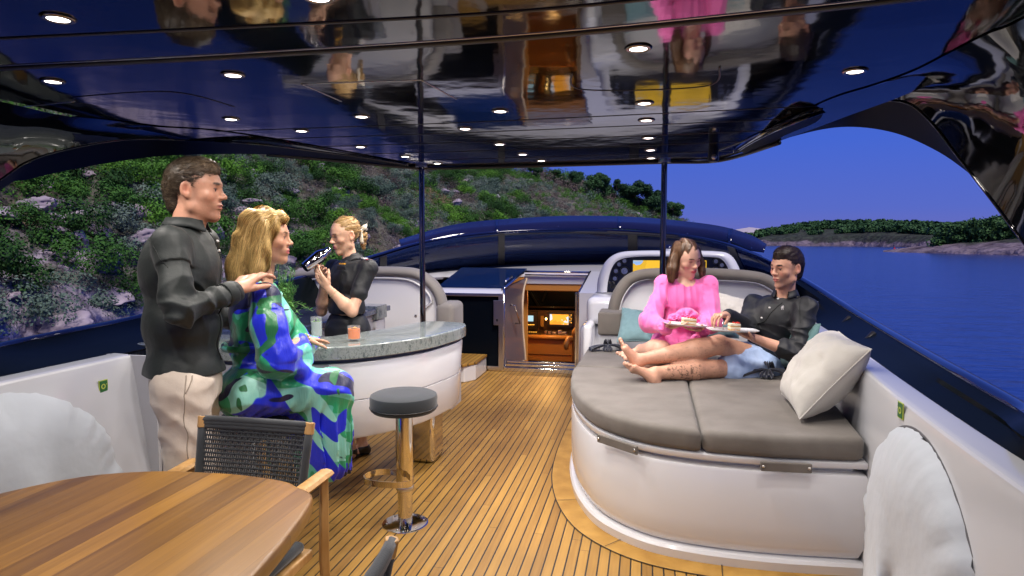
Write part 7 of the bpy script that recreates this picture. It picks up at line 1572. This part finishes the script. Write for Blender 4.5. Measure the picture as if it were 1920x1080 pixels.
def rock_mat(name, f, c_rock, c_rust, c_soil, c_dark, rockline):
    m = bpy.data.materials.new(name); m.use_nodes = True; t_ = m.node_tree; b_ = t_.nodes['Principled BSDF']; N = t_.nodes.new; L = t_.links.new
    tcn = N('ShaderNodeTexCoord'); O = tcn.outputs['Object']
    def nz(sc_, det=4, dist_=0.0):
        n = N('ShaderNodeTexNoise'); n.inputs['Scale'].default_value = sc_; n.inputs['Detail'].default_value = det; n.inputs['Distortion'].default_value = dist_; L(O, n.inputs['Vector']); return n.outputs[0]
    a = nz(0.5 * f, 8, 0.5); v = N('ShaderNodeTexVoronoi'); v.feature = 'DISTANCE_TO_EDGE'; v.inputs['Scale'].default_value = 0.6 * f; dn = N('ShaderNodeTexNoise'); dn.inputs['Scale'].default_value = 0.9 * f; dn.inputs['Detail'].default_value = 5; L(O, dn.inputs['Vector']); ds = N('ShaderNodeVectorMath'); ds.operation = 'SCALE'; ds.inputs['Scale'].default_value = 2.2 / f; L(dn.outputs['Color'], ds.inputs[0]); da = N('ShaderNodeVectorMath'); L(O, da.inputs[0]); L(ds.outputs[0], da.inputs[1]); L(da.outputs[0], v.inputs['Vector'])
    rock = ramp(t_, a, [(0.30, c_dark), (0.46, c_rock), (0.60, tuple(min(1, c * 1.35) for c in c_rock)), (0.75, c_rock)])
    def mix(fac, x, y, mode='MIX'):
        q = N('ShaderNodeMix'); q.data_type = 'RGBA'; q.blend_type = mode; L(fac, q.inputs[0]) if not isinstance(fac, float) else setattr(q.inputs[0], 'default_value', fac)
        for i, w_ in ((6, x), (7, y)):
            if isinstance(w_, tuple): q.inputs[i].default_value = (*w_, 1)
            else: L(w_, q.inputs[i])
        return q.outputs[2]
    r1 = mix(ramp(t_, nz(0.10 * f, 3), [(0.60, (0, 0, 0)), (0.68, (1, 1, 1))]), rock, c_rust)
    soil = mix(ramp(t_, nz(1.6 * f, 4), [(0.4, (0, 0, 0)), (0.6, (1, 1, 1))]), c_soil, tuple(c * 0.5 for c in c_soil))
    sp_ = N('ShaderNodeSeparateXYZ'); L(O, sp_.inputs[0]); hgt = mth(t_, 'ADD', mth(t_, 'MULTIPLY', mth(t_, 'SUBTRACT', sp_.outputs[2], rockline), 0.22), mth(t_, 'MULTIPLY', mth(t_, 'SUBTRACT', nz(0.22 * f, 5), 0.5), 4.0))
    c = mix(ramp(t_, hgt, [(0.0, (0, 0, 0)), (0.4, (0.75, 0.75, 0.75)), (1.0, (0.85, 0.85, 0.85))]), r1, soil)
    crack = ramp(t_, v.outputs['Distance'], [(0.0, (0.60, 0.57, 0.60)), (0.10, (1, 1, 1))]); c = mix(1.0, c, crack, 'MULTIPLY')
    L(c, b_.inputs['Base Color']); b_.inputs['Roughness'].default_value = 0.95; b_.inputs['Specular IOR Level'].default_value = 0.1
    hh = mth(t_, 'ADD', mth(t_, 'MULTIPLY', a, 0.8 / f), mth(t_, 'MULTIPLY', v.outputs['Distance'], 0.35 / f)); bp = N('ShaderNodeBump'); bp.inputs['Distance'].default_value = 1.0; bp.inputs['Strength'].default_value = 1.0; L(hh, bp.inputs['Height']); L(bp.outputs[0], b_.inputs['Normal']); return m
M_rock = rock_mat('shore_rock', 1.0, (0.33, 0.29, 0.37), (0.36, 0.17, 0.12), (0.105, 0.115, 0.065), (0.10, 0.08, 0.11), -1.9)
M_rockf = rock_mat('far_rock', 0.12, (0.155, 0.125, 0.155), (0.14, 0.11, 0.12), (0.03, 0.05, 0.028), (0.06, 0.045, 0.06), -0.5)
SH = [(-2600, 22), (-1400, 24), (-400, 31), (0, 38), (300, 45), (700, 60), (1000, 85), (1200, 118), (1300, 150), (1400, 175)]
RD = [(-2600, 80), (-1400, 90), (-400, 100), (0, 105), (400, 118), (850, 135), (1000, 160), (1200, 195), (1300, 215), (1400, 230)]
RG = [(-2600, -300), (-1400, -200), (-400, -120), (0, -40), (300, 60), (500, 140), (650, 210), (750, 258), (850, 296), (960, 319), (1040, 333), (1100, 345), (1150, 366), (1200, 390), (1270, 414), (1320, 440), (1400, 466)]
pxs = np.concatenate([np.linspace(-2600, -300, 90), np.linspace(-290, 1400, 520)])
prof = lambda s_: 0.05 * min(1, s_ / 0.035) + 0.95 * (s_ ** 0.95)
G = terrain(pxs, SH, RD, RG, 230, 1, 1, prof); GT_ = displace(G, 1.15, 0.16, 11)
tag(gridmesh('hillside', GT_, M_rock), kind='structure')
# far shore on the right
SH2 = [(1340, 1000), (1440, 960), (1600, 900), (1680, 820), (1750, 760), (1900, 700), (2300, 560), (3600, 500)]
RD2 = [(1340, 1250), (1440, 1250), (1600, 1200), (1900, 1000), (2300, 850), (3600, 800)]
RG2 = [(1340, 447), (1400, 443), (1440, 434), (1500, 425), (1560, 420), (1640, 419), (1700, 422), (1780, 426), (1900, 424), (2300, 415), (3600, 400)]
px2 = np.linspace(1340, 3600, 420); prof2 = lambda s_: 0.22 * min(1, s_ / 0.08) + 0.78 * (s_ ** 0.8)
G2 = displace(terrain(px2, SH2, RD2, RG2, 60, 1, 2, prof2), 3.0, 0.02, 21); tag(gridmesh('far_hills', G2, M_rockf), kind='structure')
SH3 = [(1655, 446), (1720, 420), (1800, 395), (1900, 370), (2100, 330), (3600, 300)]
RD3 = [(1655, 462), (1720, 450), (1800, 460), (1900, 450), (2100, 420), (3600, 400)]
RG3 = [(1655, 470.6), (1700, 466), (1740, 460), (1800, 452), (1900, 444), (2100, 432), (3600, 420)]
G3 = displace(terrain(np.linspace(1655, 3600, 380), SH3, RD3, RG3, 50, 1, 3, prof2), 1.1, 0.07, 33); tag(gridmesh('rocky_point', G3, M_rockf), kind='structure')
b = MB(); mts = [(1330, 440), (1370, 432), (1405, 426), (1440, 430), (1480, 437), (1560, 441), (1700, 446)]
rows = [[at(px, 456, d=7000) * (1, 1, 0) + ZZ * SEA for px, _ in mts], [at(px, y_, d=7600) for px, y_ in mts], [at(px, 470, d=9000) * (1, 1, 0) + ZZ * SEA for px, _ in mts]]
b.grid(rows); tag(b.build('distant_mountains', mat('mountain_stone', (0.40, 0.36, 0.42), 1.0), smooth=True), kind='structure')

def hgt_at(Gr, i, j): return Gr[i, j]
# foliage pieces
def leaf_cloud(n, lobes, size, seed, up=0.35, flat=0.8, fill=0.55):
    """many leaf-sized faces through the volume of several lobes"""
    rg = np.random.default_rng(seed); k = rg.integers(0, len(lobes), n); c = np.array([l[0] for l in lobes])[k]; r = np.array([l[1] for l in lobes])[k][:, None]
    d = rg.normal(size=(n, 3)); d /= np.linalg.norm(d, axis=1)[:, None]; rad = (fill + (1.08 - fill) * rg.uniform(0, 1, (n, 1)) ** 0.6); p = c + d * r * rad * np.array([1, 1, flat])
    p += 0.16 * r * np.stack([vnoise(p * 2.5, 1), vnoise(p * 2.5, 2), vnoise(p * 2.5, 3)], 1)
    nn = d * 0.9 + rg.normal(size=(n, 3)) * 0.5 + np.array([0, 0, up]); nn /= np.linalg.norm(nn, axis=1)[:, None]; t_ = np.cross(nn, rg.normal(size=(n, 3))); t_ /= np.linalg.norm(t_, axis=1)[:, None]; u = np.cross(nn, t_)
    s_ = size * rg.uniform(0.5, 1.3, (n, 1)); V = np.stack([p - t_ * s_, p + u * s_ * 0.6, p + t_ * s_, p - u * s_ * 0.6], 1).reshape(-1, 3); Q = np.arange(4 * n).reshape(-1, 4); return V, Q
def leaf_mat(name, stops, rough=0.7, tr=0.25):
    m = bpy.data.materials.new(name); m.use_nodes = True; t_ = m.node_tree; b_ = t_.nodes['Principled BSDF']; N = t_.nodes.new; L = t_.links.new
    oi = N('ShaderNodeObjectInfo'); tcn = N('ShaderNodeTexCoord'); nz = N('ShaderNodeTexNoise'); nz.inputs['Scale'].default_value = 3.0; nz.inputs['Detail'].default_value = 4; L(tcn.outputs['Object'], nz.inputs['Vector'])
    v = mth(t_, 'ADD', mth(t_, 'MULTIPLY', oi.outputs['Random'], 0.62), mth(t_, 'MULTIPLY', nz.outputs[0], 0.38)); L(ramp(t_, v, stops), b_.inputs['Base Color']); b_.inputs['Roughness'].default_value = rough; b_.inputs['Specular IOR Level'].default_value = 0.2; return m
LM = {'dark': leaf_mat('leaf_dark', [(0.15, (0.016, 0.055, 0.012)), (0.5, (0.045, 0.135, 0.022)), (0.85, (0.12, 0.30, 0.03))]),
      'grey': leaf_mat('leaf_grey', [(0.15, (0.07, 0.12, 0.095)), (0.5, (0.11, 0.17, 0.13)), (0.85, (0.17, 0.22, 0.19))]),
      'dry': leaf_mat('leaf_dry', [(0.15, (0.07, 0.05, 0.06)), (0.5, (0.13, 0.10, 0.10)), (0.85, (0.19, 0.16, 0.13))]),
      'pine': leaf_mat('leaf_pine', [(0.15, (0.016, 0.048, 0.020)), (0.5, (0.030, 0.085, 0.030)), (0.85, (0.055, 0.13, 0.040))])}
def bush_lobes(seed, R_=1.0):
    rg = np.random.default_rng(seed); L_ = [((0, 0, 0.45), 0.62)]
    for k in range(rg.integers(5, 9)): a = rg.uniform(0, 6.28); r_ = rg.uniform(0.35, 0.75); L_.append(((r_ * math.cos(a), r_ * math.sin(a), rg.uniform(0.15, 0.75)), rg.uniform(0.25, 0.46)))
    return L_
BM = {}
for kind, nl, sz in (('dark', 3200, 0.038), ('grey', 3200, 0.035), ('dry', 1100, 0.030)):
    BM[kind] = []
    for v_ in range(4):
        V, Q = leaf_cloud(nl, bush_lobes(100 + v_ + len(kind) * 7), sz, 50 + v_, fill=0.45); o = npmesh('shrub', V, Q, LM[kind]); me = o.data; bpy.data.objects.remove(o); BM[kind].append(me)
rg = np.random.default_rng(42); cand = []
a_, b2_ = GT_.shape[:2]
for k in range(32000):
    i = int(rg.uniform(0.03, 0.64) * a_); j = int(rg.uniform(0.10, 1.0) * b2_) if k % 4 else int(rg.uniform(0.0, 0.2) * b2_)
    if k % 5 == 1: i = int(rg.uniform(0.02, 0.64) * a_); j = int(np.interp(rg.uniform(650, 1300), pxs, np.arange(len(pxs))))
    if k % 3 == 0: i = int(rg.uniform(0.012, 0.28) * a_); j = int(np.interp(rg.uniform(-150, 700), pxs, np.arange(len(pxs))))
    j = min(j, b2_ - 1); p = GT_[i, j]; D = float(np.hypot(p[0], p[1])); 
    if p[2] < SEA + 1.7 + 1.5 * float(vnoise(np.array([p * 0.1]), 77)[0]): continue
    dens = float(fbm(np.array([p * 0.055]), 3, 5)[0])
    if dens < -0.26 and rg.uniform() < 0.6: continue
    s_ = rg.uniform(0.9, 2.0) * (1.3 if dens > 0.05 else 0.8); cand.append((p, s_, D, i, j))
acc = []; cell = {}
for c_ in sorted(cand, key=lambda c_: -c_[1]):
    p, s_ = c_[0], c_[1]; key = (int(p[0] // 3), int(p[1] // 3)); ok = True
    for dx in (-1, 0, 1):
        for dy in (-1, 0, 1):
            for q, s2 in cell.get((key[0] + dx, key[1] + dy), ()):
                if np.hypot(*(q[:2] - p[:2])) < 0.50 * (s_ + s2): ok = False; break
            if not ok: break
        if not ok: break
    if ok: cell.setdefault(key, []).append((p, s_)); acc.append(c_)
def inview(p):
    v = p - CP; z = v @ FW
    if z < 1: return None
    x_, y_ = 960 + F * (v @ RT) / z, 540 - F * (v @ UP) / z; return (x_, y_) if -40 < x_ < 1960 and 270 < y_ < 660 else None
vis = [c_ for c_ in acc if inview(c_[0]) is not None]; vis.sort(key=lambda c_: -c_[1] / c_[2]); ind = vis[:290]; ids = {id(c_) for c_ in ind}; rest = [c_ for c_ in acc if id(c_) not in ids]
GRP = {'dark': ('dark green shrub growing on the rocky hillside', 'green shrubs on the hillside'), 'grey': ('grey green shrub growing on the rocky hillside', 'grey green shrubs on the hillside'), 'dry': ('bare brownish shrub growing on the rocky hillside', 'dry shrubs on the hillside')}
def kind_of(p): n_ = float(vnoise(np.array([p * 0.18]), 9)[0]) + rg.normal() * 0.35; return 'dry' if n_ > 0.55 else ('grey' if n_ > 0.02 else 'dark')
for p, s_, D, i, j in ind:
    kd = kind_of(p); o = bpy.data.objects.new('shrub', BM[kd][rg.integers(0, 4)]); C.objects.link(o); o.location = tuple(p - ZZ * 0.12 * s_); o.rotation_euler = (rg.uniform(-.1, .1), rg.uniform(-.1, .1), rg.uniform(0, 6.28)); o.scale = (s_, s_, s_ * rg.uniform(0.8, 1.15)); tag(o, GRP[kd][0], 'shrub', GRP[kd][1])
def scatter(items, name, nleaf, sz, kindf, mats, **kw):
    out = {k: [] for k in mats}
    base = {k: [leaf_cloud(nleaf, bush_lobes(300 + v_), sz, 70 + v_, fill=0.4) for v_ in range(5)] for k in mats}
    for n_, (p, s_, *_r) in enumerate(items):
        kd = kindf(p); V, Q = base[kd][n_ % 5]; a = rg.uniform(0, 6.28); ca, sa_ = math.cos(a), math.sin(a); out[kd].append((np.stack([V[:, 0] * ca - V[:, 1] * sa_, V[:, 0] * sa_ + V[:, 1] * ca, V[:, 2]], 1) * s_ + p, Q))
    Vs = []; Qs = []; mi = []; b0 = 0
    for q, k in enumerate(mats):
        for V, Q in out[k]: Vs.append(V); Qs.append(Q + b0); mi += [q] * len(Q); b0 += len(V)
    return npmesh(name, np.concatenate(Vs), np.concatenate(Qs), [LM[k] for k in mats], mi=mi)
o = scatter(rest, 'undergrowth', 340, 0.065, kind_of, ['dark', 'grey', 'dry']); tag(o, 'dense green and grey scrub covering the rest of the rocky hillside', 'scrub', kind='stuff')
# low tufts between the shrubs
tf = []
for k in range(8000):
    i = int(rg.uniform(0.02, 0.63) * a_); j = int(rg.uniform(0.12, 1.0) * b2_); j = min(j, b2_ - 1); p = GT_[i, j]
    if p[2] < SEA + 2.0 or inview(p) is None: continue
    tf.append((p, rg.uniform(0.18, 0.42)))
o = scatter(tf, 'grass_tufts', 55, 0.12, lambda p: 'dry' if rg.uniform() < 0.5 else ('grey' if rg.uniform() < 0.5 else 'dark'), ['dark', 'grey', 'dry']); tag(o, 'low dry grass and heath tufts between the shrubs and rocks', 'grass', kind='stuff')
# boulders
RK = []
for v_ in range(5):
    S = Field((-1.35, -1.35, -1.2), (1.35, 1.35, 1.3), 0.085); r2 = np.random.default_rng(v_ + 5)
    S.ell((0, 0, 0), (1.0, 0.85, 0.75), None, 0.1)
    for k in range(4): S.ell(r2.normal(size=3) * 0.4, r2.uniform(0.35, 0.6), None, 0.05)
    for k in range(7): n_ = nrm(r2.normal(size=3)); S.cut(n_ * r2.uniform(0.55, 0.8), n_, 0.02)
    S.disp(lambda p: 0.10 * (1 - 2 * np.abs(vnoise(p * 2.4, v_))) + 0.05 * vnoise(p * 6, v_ + 3), 0.25); V, Q = S.mesh(); o = npmesh('boulder', V, Q, mat('limestone', (0.40, 0.35, 0.42), 0.9, var=(1.2, (0.22, 0.18, 0.24), 6), bump=[(3, 0.06)])); RK.append(o.data); bpy.data.objects.remove(o)
nb = 0
for k in range(3000):
    i = int(abs(rg.normal(0.02, 0.10)) * a_) + 2 if k % 3 else int(rg.uniform(0.05, 0.6) * a_); j = int(rg.uniform(0.14, 0.98) * b2_)
    if i >= a_ * 0.62: continue
    p = GT_[i, j]; v = inview(p)
    if v is None or p[2] < SEA + 0.2: continue
    low_ = p[2] < SEA + 3.2; s_ = rg.uniform(0.5, 1.5) * (1.2 if low_ else 0.8)
    if not low_ and nb % 2: pass
    o = bpy.data.objects.new('boulder', RK[rg.integers(0, 5)]); C.objects.link(o); o.location = tuple(p + ZZ * 0.32 * s_); o.rotation_euler = tuple(rg.uniform(-0.5, 0.5, 2)) + (rg.uniform(0, 6.28),); o.scale = (s_ * rg.uniform(0.9, 1.6), s_, s_ * rg.uniform(0.5, 0.85)); tag(o, 'pale lilac limestone boulder on the rocky hillside', 'rock', 'limestone boulders on the shore and hillside'); nb += 1
    if nb > 130: break
# pines on the skyline
M_bark = mat('pine_bark', (0.10, 0.065, 0.05), 0.9, bump=[(8, 0.02)])
def pine(px, ybase, ytop, D, wid, label, seed, nleaf=3200, par=None, kd='pine'):
    zb = elev(px, ybase, D); zt = elev(px, ytop, D); h = hdir(px); base = np.array([h[0] * D, h[1] * D, zb - 0.6]); H_ = zt - zb + 0.6; r2 = np.random.default_rng(seed)
    t_ = thing('pine_tree', label, 'tree', tuple(base), 'pines on the headland skyline'); b = MB(); lean = r2.normal(size=2) * 0.06 * H_
    tp = [base + np.array([lean[0] * q, lean[1] * q, H_ * q * 0.9]) for q in np.linspace(0, 1, 7)]; b.tube(tp, [0.05 * H_ * (1 - 0.8 * q) * 0.5 + 0.02 for q in np.linspace(0, 1, 7)], 8); lobes = []
    for k in range(13):
        q = r2.uniform(0.32, 0.98); a = r2.uniform(0, 6.28); R_ = wid * (1.05 - 0.75 * q ** 1.5) * r2.uniform(0.5, 1.0); c_ = base + np.array([lean[0] * q + R_ * math.cos(a), lean[1] * q + R_ * math.sin(a), H_ * q]); lobes.append((c_ - base, wid * r2.uniform(0.24, 0.38) * (1.25 - 0.6 * q))); b.tube([base + np.array([lean[0] * q, lean[1] * q, H_ * q * 0.85]), c_], [0.012 * H_, 0.004 * H_], 5)
    b.build('trunk', M_bark, t_, smooth=True); V, Q = leaf_cloud(nleaf, lobes, 0.028 * H_ + 0.03, seed, flat=0.75, fill=0.25); npmesh('crown', V + base, Q, LM[kd], t_)
PN = [(1118, 372, 336, 165, 2.9, 'broad dark pine on the skyline between the poles, left of the tallest pair'), (1150, 378, 345, 172, 2.6, 'rounded dark pine on the skyline left of the pointed pine'), (1078, 352, 332, 160, 2.2, 'low dark pine on the skyline above the middle of the windscreen'),
      (1196, 408, 350, 178, 3.6, 'tall pointed pine on the headland just left of the starboard pole'), (1176, 395, 362, 180, 2.3, 'small pine tucked between the rounded pine and the pointed pine'), (1222, 412, 364, 185, 2.8, 'pine with a sloping crown close left of the starboard pole'),
      (1259, 422, 388, 198, 2.7, 'low pine at the tip of the headland right of the starboard pole'), (1040, 345, 328, 158, 1.7, 'small bushy pine on the skyline left of the middle pines'), (1000, 335, 318, 150, 1.5, 'small bushy pine on the ridge line at the roof edge')]
for k, a in enumerate(PN): pine(a[0], a[1], a[2] - 7, a[3], a[4] * 1.9, a[5], seed=200 + k, nleaf=8000)
# far woods
def wood(Gr, i0, i1, jr, n, sz, name, label, hgt, seed, thr=-0.3, leaf=0.30, nleaf=90):
    r2 = np.random.default_rng(seed); it = []
    for k in range(n):
        i = int(r2.uniform(i0, i1) * Gr.shape[0]); j = int(r2.uniform(*jr) * Gr.shape[1]); p = Gr[i, j]
        if p[2] < SEA + 1.2 or float(fbm(np.array([p * 0.012]), 3, seed)[0]) < thr: continue
        it.append((p + ZZ * hgt * 0.25, sz * r2.uniform(0.6, 1.3)))
    o = scatter(it, name, nleaf, leaf, lambda p: 'pine', ['pine']); tag(o, label, 'wood', kind='stuff')
wood(G2, 0.14, 0.66, (0.0, 0.45), 3200, 5.5, 'far_woodland', 'low dark woodland covering the far shore across the water', 3, 3, thr=-0.22)
wood(G2, 0.12, 0.66, (0.45, 1.0), 700, 7, 'far_woodland', 'distant woodland on the hidden shore beyond the right arch', 4, 5)
it = []; r2 = np.random.default_rng(8)
for k in range(900):
    px = r2.uniform(1745, 3300) if k % 3 else r2.uniform(1755, 2000); D = r2.uniform(440, 520); top = np.interp(px, [1745, 1790, 1840, 1900, 2000, 3300], [428, 415, 404, 398, 390, 385]) + r2.uniform(0, 26); h = hdir(px); z = elev(px, top, D); it.append((np.array([h[0] * D, h[1] * D, z - 4.5]), r2.uniform(3.2, 5.6)))
    it.append((np.array([h[0] * D, h[1] * D, max(z - 10.0, SEA + 3)]), r2.uniform(3.2, 5.0)))
o = scatter(it, 'pine_wood', 130, 0.16, lambda p: 'pine', ['pine']); tag(o, 'taller dark pine wood on the rocky point at the right', 'wood', kind='stuff')
q = at(1677, 467.5, z=SEA); by = thing('buoy', 'tiny red and white buoy floating off the rocky point', 'buoy', tuple(q))
b = MB(); b.lathe([(0, -0.3), (0.9, 0.0), (0.9, 0.5), (0.3, 0.9), (0.25, 2.0), (0, 2.1)], q, 12); b.build('float', mat('buoy_red', (0.6, 0.03, 0.02), 0.4), by, smooth='auto'); b = MB(); b.lathe([(0, 0.0), (0.6, 0.1), (0.5, 0.7), (0, 0.8)], q + (1.9, 0, 0), 10); b.build('marker', M_white2, by, smooth='auto')
